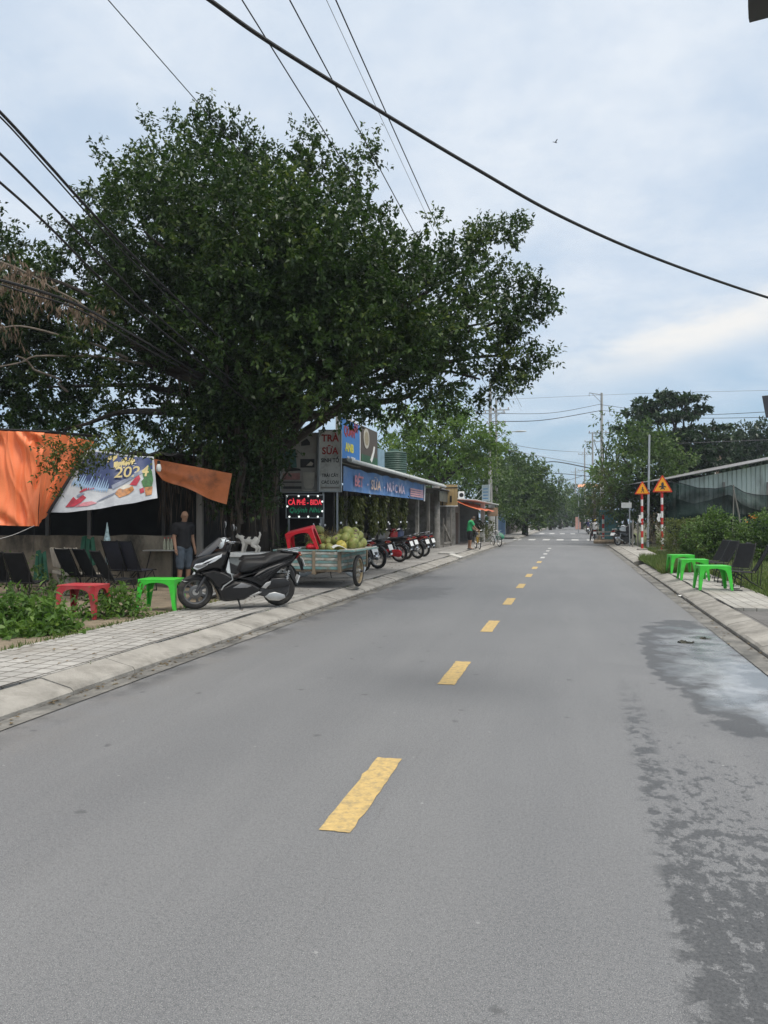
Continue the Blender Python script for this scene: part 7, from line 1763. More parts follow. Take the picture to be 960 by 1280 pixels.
# a wood far behind, closing the horizon both sides
b = V((0, 0, 0)); L_ = []
for k in range(60):
    x = -170 + 150 * rnd.random(); L_.append(((x, 120 + rnd.uniform(0, 40), rnd.uniform(2, 6)), rnd.uniform(3, 4.5)))
for k in range(40):
    x = 14 + 130 * rnd.random(); L_.append(((x, 110 + rnd.uniform(0, 40), rnd.uniform(2, 5)), rnd.uniform(3, 4)))
for k in range(22): L_.append(((rnd.uniform(-14, 10), 260 + rnd.uniform(0, 20), rnd.uniform(1.5, 6)), rnd.uniform(3, 4.2)))
p, dr, nn = sprays(L_, 5, 7, (0.8, 1.6), 0.5, 0.2, .1)
o = leaf_obj('treeline', p.astype(np.float32), dr, nn, rng.uniform(.5, 1.0, len(p)), rng.uniform(.3, .5, len(p)), m_dk); o['kind'] = 'stuff'; o['label'] = 'far wood closing the view behind both sides of the road'

# ---- shrubs, hedge, vines
def shrub(name, label, cat, lum, d, m, per, leaves, ll, lw, group=None, tw=(.15, .35), up=0.4, stems=6, inner=.4):
    u0 = sum(l[0] for l in lum) / len(lum); b = A(u0, d, 0.10)
    t = empty(name, b, 0, label, cat, group)
    L_ = [(tuple(P(u, v, d + dd) - b), r) for u, v, dd, r in lum]
    p, dr, nn = sprays(L_, per, leaves, tw, inner, up, .3)
    p[:, 2] = np.maximum(p[:, 2], 0.01)
    leaf_obj('foliage', p.astype(np.float32), dr, nn, rng.uniform(ll * .65, ll * 1.3, len(p)), rng.uniform(lw * .7, lw * 1.2, len(p)), m, t)
    mb = MB()
    for q, r in L_:
        for _ in range(max(1, stems // len(L_) + 1)):
            e_ = V(q) + V((rnd.gauss(0, .1), rnd.gauss(0, .1), 0)); mb.tube(catmull([(e_.x * .4, e_.y * .4, -.02), (e_.x * .8, e_.y * .8, e_.z * .6), e_], 3), 0.009, 5)
    mb.build('stems', m_bark2, t)
    return t
m_shr = leafmat('bright_shrub_leaves', (0.040, 0.095, 0.018), (0.11, 0.20, 0.040), (0.18, 0.27, 0.075), 0.35, 0.45, 2.2)
m_hed = leafmat('hedge_leaves', (0.045, 0.068, 0.014), (0.115, 0.14, 0.032), (0.18, 0.19, 0.06), 0.28, 0.5, 1.3)
m_bush = leafmat('bush_leaves', (0.034, 0.075, 0.016), (0.105, 0.18, 0.038), (0.17, 0.23, 0.07), 0.28, 0.45, 1.2)
GS = 'shrubs by the left pavement'
shrub('shrub', 'large leafy green shrub at the left photo edge by the pavement', 'shrub', [(-25, 788, 0, .30), (10, 788, 0, .28), (40, 784, .2, .26), (66, 780, .1, .24), (20, 804, -.3, .20), (50, 802, -.2, .16), (-10, 806, -.3, .22), (28, 764, .3, .2), (84, 788, 0, .13)], 9.9, m_shr, 900, 8, 0.125, 0.052, GS)
shrub('shrub', 'small leafy green shrub between the red and the green table', 'shrub', [(118, 768, -.3, .16), (128, 764, 0, .16), (150, 762, 0, .19), (170, 762, .1, .13), (140, 774, -.1, .13), (160, 772, 0, .12)], 11.6, m_shr, 950, 8, 0.105, 0.045, GS)
shrub('shrub', 'low dark weeds between the left black chairs', 'weeds', [(60, 735, 0, .28), (22, 725, .3, .35), (75, 738, 0, .2)], 13.9, m_mid, 300, 7, 0.11, 0.05, GS)
shrub('shrub', 'spiky green plant left of the coconut cart behind the scooter seat', 'plant', [(352, 690, 0, .22), (366, 688, 0, .2), (345, 684, 0, .15)], 18.2, m_mid, 200, 5, 0.34, 0.03, GS, up=.9)
shrub('shrub', 'potted plants spilling onto the pavement before the corner shop', 'plants', [(600, 663, 0, .6), (608, 660, 1, .6), (604, 670, 0, .5)], 50, m_yg, 90, 7, 0.25, 0.07, GS, up=.6)
rb = 'bushes before the right-hand shed'
shrub('hedge', 'clipped olive hedge right behind the red and white sign posts', 'hedge', [(u, v, 0, (.55, .6, .62)) for u in (838, 852, 866, 878) for v in (668, 684)] + [(858, 662, 0, .4)], 32, m_hed, 330, 7, 0.09, 0.045, rb, inner=.75, tw=(.05, .14), up=.1)
shrub('bush', 'large round glossy green bush behind the green tables', 'bush', [(890, 660, 0, .55), (875, 672, 0, .6), (905, 668, 0, .65), (888, 685, -.3, .75), (910, 690, 0, .6), (870, 692, 0, .5), (892, 648, 0, .35), (920, 675, 0, .4)], 27.5, m_bush, 420, 7, 0.12, 0.06, rb, inner=.8, tw=(.05, .15), up=.15)
shrub('bush', 'leafy bush at the right photo edge behind the black chairs', 'bush', [(945, 665, 0, .55), (965, 660, 0, .6), (935, 680, 0, .5), (955, 690, 0, .6), (975, 685, 0, .6)], 26.5, m_bush, 420, 7, 0.12, 0.06, rb, inner=.8, tw=(.05, .15), up=.15)
shrub('bush', 'brown dry bush at the foot of the sign posts', 'bush', [(817, 665, 0, (.35, .35, .7)), (823, 675, 0, (.35, .35, .6)), (812, 650, 0, (.3, .3, .5)), (828, 655, 0, (.25, .25, .5))], 37.5, leafmat('dry_bush', (0.05, 0.04, 0.02), (0.12, 0.10, 0.05), (0.16, 0.15, 0.06), .2, .6, 1.5), 110, 7, 0.11, 0.04, rb, up=.6)
m_vine = leafmat('vine_leaves', (0.034, 0.050, 0.012), (0.10, 0.115, 0.030), (0.16, 0.16, 0.06), 0.3, 0.5, 1.8)
for k, (u, w_, v1, lab) in enumerate(((423, .22, 655, 'nearest curtain of hanging vine under the blue banner'), (440, .24, 662, 'second hanging vine from the near end of the blue banner'), (449, .20, 660, 'third hanging vine, thinner, under the blue banner'), (466, .26, 664, 'fourth hanging vine, full and green, under the banner\'s middle'),
                                      (478, .24, 660, 'fifth hanging vine under the pale lettering'), (492, .26, 658, 'sixth hanging vine, bright green, under the red printed rows'), (504, .24, 656, 'last hanging vine at the far end of the banner'))):
    d = 6.6 / 0.001032 / (714 - u); top = P(u, 619, d); n = 900
    h = (v1 - 619) * d / F
    q = rng.random(n); pos = np.stack([rng.normal(size=n) * w_ * .32 * (1 - .3 * q), rng.normal(size=n) * w_ * .42, -h * q * (0.85 + .3 * rng.random(n))], 1)
    t = empty('hanging_vine', top, 0, lab, 'vine', 'hanging vines under the eave')
    leaf_obj('foliage', pos.astype(np.float32), unit(n) * .6 + np.array([[0, 0, -.9]]), unit(n), rng.uniform(.10, .20, n), rng.uniform(.03, .06, n), m_vine, t)
    mb = MB()
    for j in range(4): mb.tube([(rnd.gauss(0, .06), rnd.gauss(0, .06), 0.15), (rnd.gauss(0, .07), rnd.gauss(0, .07), -h * .9)], 0.008, 4)
    mb.build('stems', m_bark2, t)
# ------------------------------------------------------------------ right side: warning signs, poles, shed
m_sred = mat('sign_post_red', (0.50, 0.025, 0.02), 0.45, 0.2, 6, dirt=(0.45, 0.3, 0.28), dscale=9, damt=0.2)
m_swht = mat('sign_post_white', (0.72, 0.71, 0.69), 0.45, 0.1, 6, dirt=(0.45, 0.43, 0.4), dscale=8, damt=0.3)
m_syel = mat('warning_yellow', (0.80, 0.34, 0.015), 0.4, 0.06, 4)
m_sedge = mat('warning_red', (0.55, 0.04, 0.012), 0.4, 0.1, 5)
def warning(loc, rz, H, R, label, picto):
    t = empty('warning_sign', loc, rz, label, 'road sign', 'warning signs on striped posts')
    n = 9; hb = (H - R * 1.5 + 0.05) / n
    mw = MB(); mw.lathe([(0.055, 0.0), (0.055, n * hb)], n=14); p_ = mw.build('post', m_swht, t)
    for k in range(0, n, 2):
        mr = MB(); mr.lathe([(0.057, k * hb), (0.057, (k + 1) * hb)], n=14); mr.build('red_band', m_sred, p_)
    zc = H - R
    def tri(r, rr):
        pts = []
        for k in range(3):
            a = PI / 2 + k * 2 * PI / 3; c = V((math.cos(a), math.sin(a))) * (r - rr * 2)
            for j in range(-3, 4): b_ = a + j * PI / 9; pts.append((c.x + rr * math.cos(b_), zc + c.y + rr * math.sin(b_)))
        return pts
    mb = MB(); mb.puff(tri(R, R * .055), 0.012, 0.002, y0=-0.075); mb.build('plate', m_sedge, t, 20)
    mb = MB(); mb.puff(tri(R * .80, R * .04), 0.003, y0=-0.089); mb.build('yellow_field', m_syel, t, 20)
    mb = MB()
    for pts in picto: mb.puff([(x * R, zc + z * R) for x, z in pts], 0.003, y0=-0.093)
    mb.build('pictogram', m_bt, t, 0)
    mb = MB(); mb.box((0, -0.03, zc + 0.05), (0.12, 0.06, 0.04)); mb.box((0, -0.03, zc - R * .35), (0.12, 0.06, 0.04)); mb.build('bracket', m_steel, t)
    mb = MB(); mb.box((0, 0, 0.02), (0.42, 0.42, 0.10), bev=0.02); mb.build('footing', m_conc, t)
    return t
circ = lambda x, z, r, n=10: [(x + r * math.cos(2 * PI * k / n), z + r * math.sin(2 * PI * k / n)) for k in range(n)]
walker = [circ(0.02, 0.26, 0.075), [(-0.02, 0.17), (0.07, 0.17), (0.10, -0.02), (0.0, -0.02)], [(0.0, 0.0), (0.08, 0.0), (-0.10, -0.30), (-0.18, -0.28)], [(0.03, 0.0), (0.10, 0.0), (0.20, -0.28), (0.12, -0.31)], [(0.05, 0.16), (0.21, 0.0), (0.18, -0.03), (0.04, 0.10)], [(-0.01, 0.15), (-0.15, 0.03), (-0.12, 0.0), (0.0, 0.09)]]
junction = [[(-0.10, -0.22), (0.10, -0.22), (0.11, 0.22), (0.06, 0.34), (-0.06, 0.34), (-0.11, 0.22)], [(-0.30, -0.02), (-0.16, 0.05), (-0.11, 0.02), (-0.11, -0.06), (-0.30, -0.10)], [(0.30, -0.02), (0.16, 0.05), (0.11, 0.02), (0.11, -0.06), (0.30, -0.10)], [(-0.20, -0.28), (-0.12, -0.12), (-0.06, -0.2), (-0.14, -0.30)], [(0.20, -0.28), (0.12, -0.12), (0.06, -0.2), (0.14, -0.30)]]
warning(A(802.5, 36.5, 0.15), rad(9), 3.34, 0.43, 'smaller yellow triangle warning sign with walking figure, left striped post', walker)
warning(A(827.5, 35.0, 0.15), rad(12), 3.56, 0.545, 'larger yellow triangle warning sign with dark junction symbol, right striped post', junction)
for (u, v, d, lab) in ((800, 650, 36.3, 'white rag tied to the left striped sign post'), (823.5, 648, 34.8, 'white rag tied to the right striped sign post')):
    mb = MB(); mb.grid(lambda a, b: V((0.16 * (a - .5) * (1 - .3 * b) + 0.03 * math.sin(b * 7), -0.02 * math.sin(a * 9), -0.36 * b)), 5, 6, thick=0.008)
    t = tag(mb.build('rag', m_white, ang=60), lab, 'rag', 'rags on the sign posts'); t.location = P(u, v - 6, d)
# utility poles
m_pole = mat('pole_concrete', (0.36, 0.355, 0.34), 0.85, 0.15, 2, 0.3, 20, dirt=(0.22, 0.21, 0.19), dscale=1, damt=0.4)
m_ins = mat('insulator', (0.25, 0.20, 0.18), 0.3, 0.2, 5)
def pole(loc, H, label, arms=((0.0, 1.8),), rz=0.0, r=0.15, cat='utility pole', lean=0.0, extra=None):
    t = empty('utility_pole', loc, rz, label, cat, 'utility poles'); t.rotation_euler = (0, lean, rz)
    MB().lathe([(r, -0.2), (r * .55, H)], n=14).build('pole', m_pole, t)
    for dz_, w_ in arms:
        mb = MB(); mb.box((0, -0.12, H - dz_), (w_, 0.08, 0.09), bev=0.005)
        for s in (-1, 1): mb.bar((s * w_ * .3, -0.12, H - dz_ - .04), (0, -0.08, H - dz_ - .55), 0.035)
        a_ = mb.build('crossarm', m_steel, t)
        for k in range(4):
            x = (-0.46 + 0.92 * k / 3) * w_; MB().lathe([(0.03, 0), (0.055, 0.04), (0.03, 0.07), (0.055, 0.11), (0.02, 0.17)], Matrix.Translation((x, -0.12, H - dz_ + .045)), 8).build('insulator', m_ins, a_)
    mb = MB()
    for z in (2.3, 5.5, 7.2): mb.lathe([(r * (1 - .45 * z / H) + .012, z), (r * (1 - .45 * z / H) + .012, z + .05)], n=14)
    mb.build('strap', m_blackm, t)
    return t
pl = pole(A(613, 60, 0.1), 12.6, 'nearer grey concrete utility pole on the left, rising past the shop sign', ((2.6, 2.4),), 0.0, 0.19)
pl2 = pole(A(620.5, 63, 0.1), 11.6, 'darker thin utility pole just right of the left concrete pole', ((0.9, 2.2), (2.0, 1.6)), 0.0, 0.15)
mb = MB(); mb.tube(catmull([(0.1, 0, 8.3), (0.7, -0.1, 8.75), (1.5, -0.2, 8.85)], 5), 0.035, 7); arm_ = mb.build('lamp_arm', m_steel, pl2)
MB().ell((2.0, -0.25, 8.85), (0.55, 0.13, 0.07), seg=14, rings=8).build('lamp_head', m_steel, pl2)
pr = pole(A(752.5, 75, 0.1), 14.2, 'tall grey utility pole on the right with stickers and a high bracket', ((4.0, 2.6),), 0.0, 0.20)
mb = MB(); mb.bar((0, 0, 14.0), (-1.2, 0, 14.25), .07); mb.bar((-1.2, 0, 14.25), (-1.2, 0, 13.9), .05); mb.bar((0, 0, 13.2), (-0.9, 0, 14.15), .05); mb.build('top_bracket', m_steel, pr)
mb = MB(); mb.box((0, -0.19, 4.8), (0.3, 0.02, 0.5)); mb.build('sticker', m_white, pr)
pole(A(741, 95, 0.1), 12.6, 'second right-hand utility pole, thin, left of the tall one', ((1.2, 2.0),), 0.0, 0.17)
pole(A(731, 120, 0.1), 13.0, 'third right-hand utility pole, dark, with a transformer cluster', ((1.0, 2.0), (3.6, 2.2)), 0.0, 0.17)
pole(A(719.5, 165, 0.1), 13.0, 'farthest right-hand utility pole near the end of the road', ((1.0, 2.0),), 0.0, 0.17)
pole(A(672, 110, 0.1), 6.5, 'short concrete post by the left road edge beyond the round tree', ((0.4, 0.9),), 0.0, 0.19)
t = empty('light_pole', A(809.5, 38.5, 0.1), 0, 'thin pale metal pole between the two striped sign posts', 'pole'); t.rotation_euler = (0, rad(1.0), 0)
MB().lathe([(0.06, 0), (0.05, 5.85), (0.0, 5.87)], n=12).build('shaft', m_steel, t)
mb = MB(); mb.lathe([(0.065, 0.5), (0.065, 0.56)], n=12); mb.lathe([(0.058, 3.0), (0.058, 3.06)], n=12); mb.build('clamp', m_blackm, t)
t = empty('street_light', A(894, 58, 0.1), 0, 'white curved street light head above the shed roof', 'street light')
mb = MB(); mb.tube(catmull([(0, 0, 0), (0, 0, 6.3), (-.10, 0, 6.75), (-.55, 0, 7.0)], 5), 0.06, 8); mb.build('pole', m_white, t)
MB().ell((-.75, 0, 6.98), (.30, .12, .07), seg=12, rings=7).build('lamp_head', m_white, t)
t = empty('chimney_post', A(899, 57, 0.1), 0, 'brownish square post top beside the curved street light', 'post')
MB().box((0, 0, 3.4), (0.34, 0.34, 6.8), bev=0.02).build('shaft', mat('brown_post', (0.30, 0.22, 0.17), .85, .2, 3), t); MB().box((0, 0, 6.83), (0.40, 0.40, 0.08), bev=0.01).build('cap', m_post, t)
# small plain board sign on a pole under the trees
t = empty('board_sign', A(787, 42, 0.12), 0, 'small pale board on a thin pole left of the warning signs', 'sign')
MB().tube([(0, 0, 0), (0, 0, 2.55)], 0.035, 8).build('pole', m_steel, t)
mb = MB(); mb.box((-.17, -0.05, 2.3), (0.55, 0.03, 0.3), bev=.005); mb.build('board', m_pale, t)
# corrugated shed with shade netting
shed2 = empty('tin_shed', A(900, 40, 0.1), 0, 'grey-green corrugated shed with sloping roof behind dark netting', 'shed')
So = shed2.location
a, b = A(848.5, 40, 0), A(1090, 40, 0); ax = (b - a)
m_cor = mat('corrugated_green_grey', (0.56, 0.63, 0.58), 0.5, 0.12, 1.5, metal=0.15, dirt=(0.28, 0.30, 0.27), dscale=1, damt=0.35, vec=(1, 1, .3))
def rz_(t_): return zat(598.5, 40) + (zat(552, 40) - zat(598.5, 40)) * t_
nrm = V((-ax.y, ax.x, 0)).normalized()
mb = MB(); mb.grid(lambda i, j: a + ax * i + nrm * (0.025 * (1 if math.sin(i * 10.3 * 2 * PI / 0.25) > 0.3 else -1)) + V((0, 0, 1.9 + (rz_(i) - 0.12 - 1.9) * j)) - So, 420, 1); mb.build('wall', m_cor, shed2, 0)
mb = MB(); e0, e1 = A(832, 39.6, 0), A(1095, 39.6, 0)
mb.grid(lambda i, j: e0 + (e1 - e0) * i + nrm * (9 * j - 0.5) + V((0, 0, zat(599.5, 39.6) + (zat(549, 39.6) - zat(599.5, 39.6)) * i)) - So, 30, 6, thick=-0.035); mb.build('roof', m_tin, shed2)
for u in (843, 905, 960, 1020): q = A(u, 39.8, 0); mb = MB(); mb.box((q.x - So.x, q.y - So.y, 1.75), (.12, .12, 3.5)); mb.build('post', m_greyw, shed2)
mb = MB(); mb.grid(lambda i, j: A(838, 47, 0) + (A(1090, 47, 0) - A(838, 47, 0)) * i + V((0, 0, 4.4 * j)) - So, 2, 2, thick=0.1); mb.build('back_wall', m_dark, shed2)
# netting: a fine open weave, two heavy drapes
m_net = bpy.data.materials.new('shade_net'); m_net.use_nodes = True
nt = m_net.node_tree; L = nt.links; bb_ = nt.nodes['Principled BSDF']; o_ = nt.nodes['Material Output']
bb_.inputs['Base Color'].default_value = (0.006, 0.018, 0.015, 1); bb_.inputs['Roughness'].default_value = 0.8; bb_.inputs['Specular IOR Level'].default_value = 0.08
tr_ = nd(nt, 'ShaderNodeBsdfTransparent'); ms = nd(nt, 'ShaderNodeMixShader')
tc_ = nd(nt, 'ShaderNodeTexCoord'); nz_ = nd(nt, 'ShaderNodeTexNoise', i_Scale=1.2, i_Detail=4.0); L.new(tc_.outputs['Object'], nz_.inputs['Vector'])
mr_ = nd(nt, 'ShaderNodeMapRange', i_From_Min=0.35, i_From_Max=0.65, i_To_Min=0.62, i_To_Max=0.88); L.new(nz_.outputs['Fac'], mr_.inputs['Value'])
L.new(mr_.outputs[0], ms.inputs[0]); L.new(tr_.outputs[0], ms.inputs[1]); L.new(bb_.outputs[0], ms.inputs[2]); L.new(ms.outputs[0], o_.inputs['Surface'])
net = empty('shade_net', A(900, 37.8, 0.1), 0, 'dark green shade netting sagging in front of the corrugated shed', 'netting')
No = net.location
tops = [(836, 602), (850, 603), (870, 610), (892, 611), (905, 609), (915, 606.5), (922, 609), (932, 615), (945, 618), (960, 619), (1000, 612), (1060, 616)]
def topv(u):
    for (u0, v0), (u1, v1) in zip(tops, tops[1:]):
        if u0 <= u <= u1: return v0 + (v1 - v0) * (u - u0) / (u1 - u0)
    return tops[-1][1]
def netfn(i, j, k=0.0):
    u = 836 + 224 * i; v0 = topv(u) + k
    p = P(u, v0 + (672 - v0) * j, 37.8)
    return p + nrm * (0.2 * math.sin(j * 13 + math.sin(i * 9) * 3 + i * 8) * (1 - .5 * j)) - V((0, 0, 0.0)) - No
mb = MB(); mb.grid(lambda i, j: netfn(i, j), 120, 30); mb.build('front_drape', m_net, net, 60)
mb = MB(); mb.grid(lambda i, j: netfn(i, 0.12 + .88 * j, 9 + 5 * math.sin(i * 14)) + nrm * 0.5, 120, 24); mb.build('inner_drape', m_net, net, 60)
mb = MB(); mb.tube([netfn(k / 60, 0) for k in range(61)], 0.02, 5); mb.build('rope', m_blackm, net)
for (u0, v0, u1, v1, d, lab) in ((917, 606, 915.5, 668, 37.5, 'thin dark prop pole holding up the netting peak'), (917, 612, 925, 690, 31, 'bent grey branch stuck upright before the netting'), (898, 640, 898, 665, 36, 'thin tan stake in front of the netting')):
    mb = MB(); p0, p1 = P(u0, v0, d), P(u1, v1, d); mb.tube(catmull([p0, p0.lerp(p1, .5) + RGT * (0.12 if 'branch' in lab else 0.02), p1], 5), 0.03, 7)
    tag(mb.build('prop_pole' if 'prop' in lab else 'stake', m_greyw), lab, 'stake')
# orange flowers atop the right bush
m_flw = leafmat('orange_flowers', (0.5, 0.1, 0.02), (0.6, 0.2, 0.04), None, .3, .5, 4)
n = 14; pos = np.array(P(941, 648, 26.0)) + rng.normal(size=(n, 3)) * 0.11
o = leaf_obj('flower_cluster', pos.astype(np.float32), unit(n), unit(n), .07, .05, m_flw); tag(o, 'few orange flowers on the bush at the right photo edge', 'flowers', kind='stuff')
# far right: planks, red-white post, boards
t = empty('log_pile', A(762, 46, 0.15), rad(8), 'low pile of old planks and logs on the right pavement', 'logs')
for k in range(4): mb = MB(); mb.tube([(-1.0 + .1 * k, k * .2 - .3, 0.13 + .02 * k), (1.0, k * .2 - .3 + rnd.uniform(-.1, .1), 0.13)], 0.12, 10); mb.build('log', m_wood, t)
for k in range(2): mb = MB(); mb.box((0.1 * k, -.1 + .2 * k, 0.50 + .22 * k), (1.7, .3, .07), 0.05 * k); mb.build('plank', m_greyw, t)
for s in (-.6, .6): mb = MB(); mb.box((s, 0, .36), (.1, .5, .22)); mb.build('support', m_wood, t)
t = empty('striped_bollard', A(754, 50, 0.15), 0, 'red and white striped bollard beyond the log pile', 'bollard')
a2 = MB(); a2.lathe([(0.073, 0), (0.073, 1.8)], n=12); q = a2.build('post', m_swht, t)
for k in (1, 3, 5): a1 = MB(); a1.lathe([(0.075, k * .3), (0.075, (k + 1) * .3)], n=12); a1.build('red_band', m_sred, q)
t = tag(MB().box((0, 0, 0), (1.5, .06, 2.2), .05, .01).build('teal_partition', mat('teal_panel', (.03, .10, .11), .6, .3, 2)), 'dark teal panel in the shade behind the log pile', 'panel'); t.location = A(763, 52, 1.2)
t = tag(MB().box((0, 0, 0), (0.8, .06, 1.9), 0, .01).build('pink_panel', mat('faded_pink_panel', (.50, .27, .22), .7, .2, 2)), 'faded pink board at the far right roadside', 'panel'); t.location = A(722.5, 118, 1.1)
t = empty('small_awning', A(737, 92, 0), 0, 'small pale orange awning among the far right trees', 'awning')
mb = MB(); mb.grid(lambda a, b: V((-1.4 + 2.6 * a, -.6 * b, 5.9 - .35 * b + .1 * math.sin(a * 3))), 6, 3, thick=.04); mb.build('cloth', mat('pale_orange_cloth', (.60, .30, .18), .6, .2, 2), t)
mb = MB(); mb.tube([(1.1, 0, 0), (1.1, 0, 5.9)], .05, 7); mb.tube([(-1.3, 0, 0), (-1.3, 0, 5.9)], .05, 7); mb.build('support', m_steel, t)
for u, d, lab in ((790.5, 40.5, 'thin grey stake nearest the left striped post'), (797, 41.5, 'thin grey stake second from the left striped post')):
    t = tag(MB().tube([(0, 0, 0), (0.02, 0, 1.5)], .045, 8).build('stake', m_greyw), lab, 'stake'); t.location = A(u, d, .12)
# near right edge: roof corner of a shopfront beside the viewer and a hanging board
m_gutter = mat('dark_board', (0.06, 0.06, 0.068), .5, .2, 5)
t = empty('roof_corner', P(985, -36, 5.2), rad(-12), 'dark underside corner of a roof at the top right photo corner', 'roof')
mb = MB(); mb.puff([(-0.25, -0.0), (0.9, 0.0), (0.9, 0.42), (-0.25, 0.42)], 0.5, 0.01); mb.build('soffit', m_gutter, t)
mb = MB(); mb.box((0.3, -0.52, -0.005), (1.16, 0.035, 0.05)); mb.bar((-0.24, -0.515, 0.33), (0.3, -0.515, 0.02), .03, .02); mb.build('edge_trim', m_black, t)
mb = MB(); mb.tube([(0.8, 0, 0.1), (0.8, 0, -5.0)], .05, 8); mb.build('post', m_steel, t)
t = empty('hanging_board', P(975, 507, 7.0), rad(-14), 'dark hanging board cut off by the right photo edge', 'sign')
mb = MB(); mb.puff([(-0.15, 0.10), (0.5, 0.12), (0.5, -0.14), (-0.118, -0.105)], 0.03, 0.004); mb.build('board', m_gutter, t)
mb = MB(); mb.tube([(0.45, 0, 0.12), (0.45, 0, -2.55)], .03, 8); mb.build('post', m_steel, t)
# litter
for (u, v, lab) in ((850, 746, 'white paper scrap in the right-hand gutter'),):
    q = G(u, v, .01); mb = MB(); mb.grid(lambda a, b: V((.16 * a, .10 * b, .012 + .02 * math.sin(a * 3 + b * 2))), 4, 3, thick=.003); t = tag(mb.build('paper_scrap', m_white), lab, 'litter'); t.location = q; t.rotation_euler = (0, 0, .6)
m_mud = mat('wet_leaf_clump', (.03, .03, .018), .4, .4, 12)
for (u, v, s, lab) in ((857, 803, .10, 'larger dark clump of wet leaves lying in the puddle'), (881, 798, .075, 'smaller dark clump of wet leaves in the puddle nearer the gutter')):
    mb = MB(); mb.ell((0, 0, 0), (s, s * .5, .02), seg=14, rings=6)
    for w_ in mb.bm.verts: w_.co += noise.noise_vector(w_.co * 16) * .035 * V((1, 1, .4)).length
    t = tag(mb.build('leaf_clump', m_mud), lab, 'litter', 'leaf clumps in the puddle'); t.location = G(u, v, .008)
# bird
t = empty('bird', P(694, 178, 60), rad(40), 'small dark bird flying in the open sky', 'bird')
mb = MB(); mb.tube([(-.14, 0, 0), (-.05, 0, .01), (.08, 0, .01), (.15, 0, 0), (.19, 0, -.005)], [.008, .035, .045, .03, .006], 8)
mb.poly([(.07, .03, .02), (-.04, .03, .02), (-.06, .26, .12), (.02, .30, .14)]); mb.poly([(.07, -.03, .02), (-.04, -.03, .02), (-.06, -.26, .12), (.02, -.30, .14)]); mb.poly([(-.12, .01, 0), (-.12, -.01, 0), (-.24, -.05, 0), (-.24, .05, 0)])
mb.build('body', m_black, t)

# ------------------------------------------------------------------ overhead cables
m_cab = mat('cable', (0.012, 0.012, 0.013), .6, .1, 3)
m_cabg = mat('cable_grey', (0.16, 0.16, 0.17), .6, .1, 3)
def cable(pts, r, label, m=m_cab, k=10):
    mb = MB(); mb.tube(catmull([P(*p) for p in pts], k), r, 6)
    return tag(mb.build('overhead_cable', m), label, 'cable', 'overhead cables')
cable(((180, -60, 8.0), (265, 2, 8.6), (340, 55, 9.3), (480, 142, 10.6), (590, 208, 11.6), (700, 270, 12.8), (820, 323, 14.2), (960, 372, 16), (1080, 405, 17.5)), 0.026, 'thickest black cable sweeping across the road from upper left to right')
def street(u, H, X, label, r, m=m_cab, y1=58.0, sag=0.5, y0=2.0):
    mb = MB(); n = 30
    mb.tube([(X, y0 + (y1 - y0) * i / n, H - sag * 4 * (i / n) * (1 - i / n)) for i in range(n + 1)], r, 5)
    return tag(mb.build('overhead_cable', m), label, 'cable', 'overhead cables')
# slack street-long wires: (column at the top edge) -> lateral place at a height of about ten metres
for u, H, lab, r in ((302, 9.9, 'black wire entering at the top, left of the crossing point with the thick cable', .012), (362, 9.9, 'black wire entering the top edge at the middle of the three parallel wires', .012), (420, 9.9, 'rightmost of the black wires entering at the top edge', .012), (408, 9.6, 'hair-thin grey wire beside the rightmost black wire', .005), (131, 8.6, 'thin black wire running into the fig tree\'s top from the upper left', .008)):
    X = (u - 714) / (0 - 650) * 0.97 * (-(H - 1.6)) * -1
    X = -abs((u - 714) / 650 * 0.97 * (H - 1.6))
    street(u, H + .3, X, lab, r, m_cabg if 'grey' in lab else m_cab, sag=0.35, y0=-4)
cable(((-60, 85, 9.5), (0, 140, 10), (60, 205, 10.8), (104, 254, 11.6), (165, 318, 12.8), (230, 382, 14.2), (330, 470, 16.5)), 0.022, 'upper thick black cable at the left edge diving into the fig tree')
cable(((-60, 95, 9.4), (0, 146, 9.9), (60, 212, 10.7), (110, 268, 11.6), (165, 326, 12.7), (240, 402, 14.2), (335, 490, 16.5)), 0.012, 'thinner cable hugging the upper thick cable at the left edge')
cable(((-60, 140, 9.4), (0, 192, 9.9), (70, 262, 10.9), (140, 335, 12.2), (200, 398, 13.6), (320, 500, 16.3)), 0.018, 'middle black cable of the three at the left edge')
cable(((-60, 180, 9.4), (0, 228, 9.9), (60, 282, 10.7), (130, 352, 12.0), (200, 412, 13.4), (320, 510, 16.2)), 0.018, 'lowest black cable of the three at the left edge')
cable(((-60, 340, 13.2), (0, 350, 13.6), (90, 378, 14.6), (160, 415, 15.2), (250, 468, 16.0), (330, 510, 16.8)), 0.028, 'sagging cable bundle in front of the withered branch')
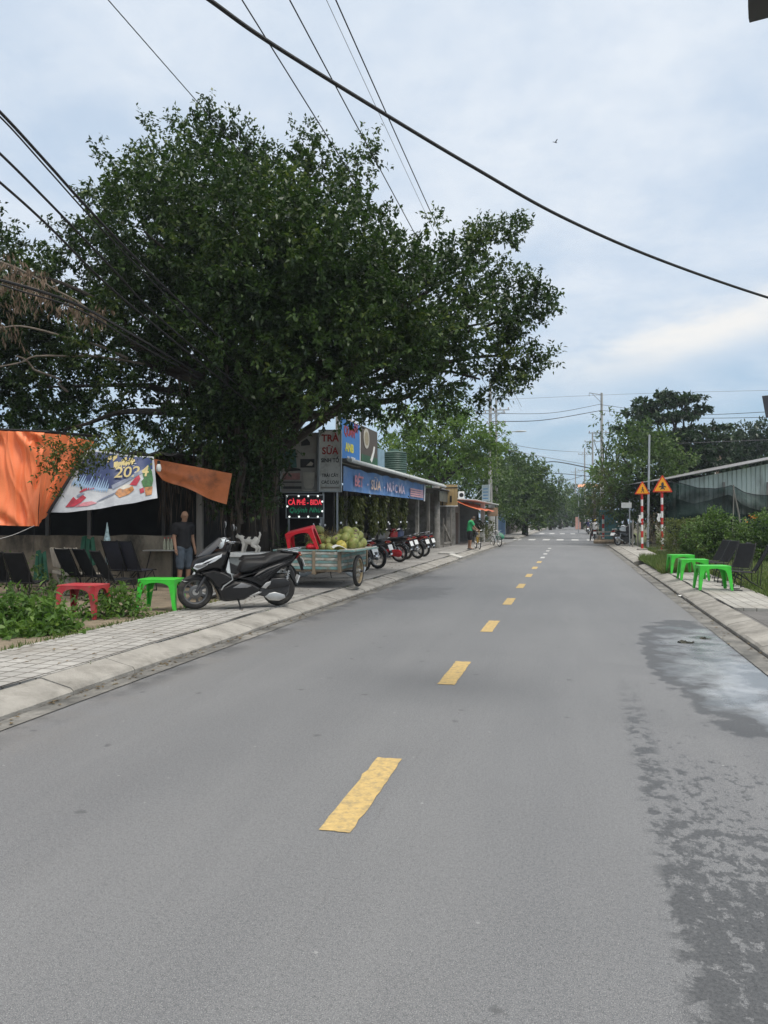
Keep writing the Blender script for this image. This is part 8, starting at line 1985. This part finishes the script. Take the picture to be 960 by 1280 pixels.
cable(((-60, 335, 13.1), (20, 362, 13.6), (100, 388, 14.5), (190, 440, 15.3), (300, 500, 16.4)), 0.016, 'second cable of the bundle in front of the withered branch')
# far wires across the street
far = [((613, 517, 60), (690, 516, 66), (752, 505, 75), 'far wire from the left pole to the tall right pole, upper', .02), ((613, 527, 60), (680, 525, 66), (752, 513, 75), 'far wire from the left pole to the tall right pole, lower', .03), ((752, 506, 75), (850, 518, 60), (1000, 513, 50), 'far wire from the tall right pole to the right edge, upper', .02), ((752, 513, 75), (850, 522, 60), (1000, 521, 50), 'far wire from the tall right pole to the right edge, lower', .02),
       ((620, 552, 63), (680, 562, 70), (741, 566, 95), 'faint far wire below the street lamp', .02), ((620, 560, 63), (690, 573, 75), (741, 582, 95), 'faint far wire sloping to the second right pole', .025), ((672, 585, 110), (690, 577, 95), (752, 588, 75), 'thick dark far cable hanging over the crosswalk', .06), ((672, 592, 110), (700, 592, 100), (741, 596, 95), 'lower dark far cable over the crosswalk', .04), ((672, 598, 110), (700, 602, 110), (731, 594, 120), 'lowest far cable over the road end', .04),
       ((613, 500, 60), (800, 492, 66), (1000, 487, 60), 'faint high wire spanning to the right edge above the tiered tree', .012), ((752, 560, 75), (810, 556, 52), (1000, 548, 45), 'faint wire passing in front of the right-hand trees', .012)]
for a, b, c, lab, r in far: cable((a, b, c), r, lab, m_cabg if 'faint' in lab else m_cab)
# ------------------------------------------------------------------ thin humid air
hz = bpy.data.materials.new('humid_air'); hz.use_nodes = True
nt = hz.node_tree; nt.nodes.clear()
ho = nt.nodes.new('ShaderNodeOutputMaterial'); hv = nt.nodes.new('ShaderNodeVolumePrincipled')
hv.inputs['Color'].default_value = (0.80, 0.88, 0.97, 1); hv.inputs['Density'].default_value = 0.0006; hv.inputs['Anisotropy'].default_value = 0.2
nt.links.new(hv.outputs[0], ho.inputs['Volume'])
o = MB().box((0, 150, 11.5), (420, 420, 25.5)).build('haze', hz, None, 0); o['kind'] = 'stuff'; o['label'] = 'thin humid air over the whole street'
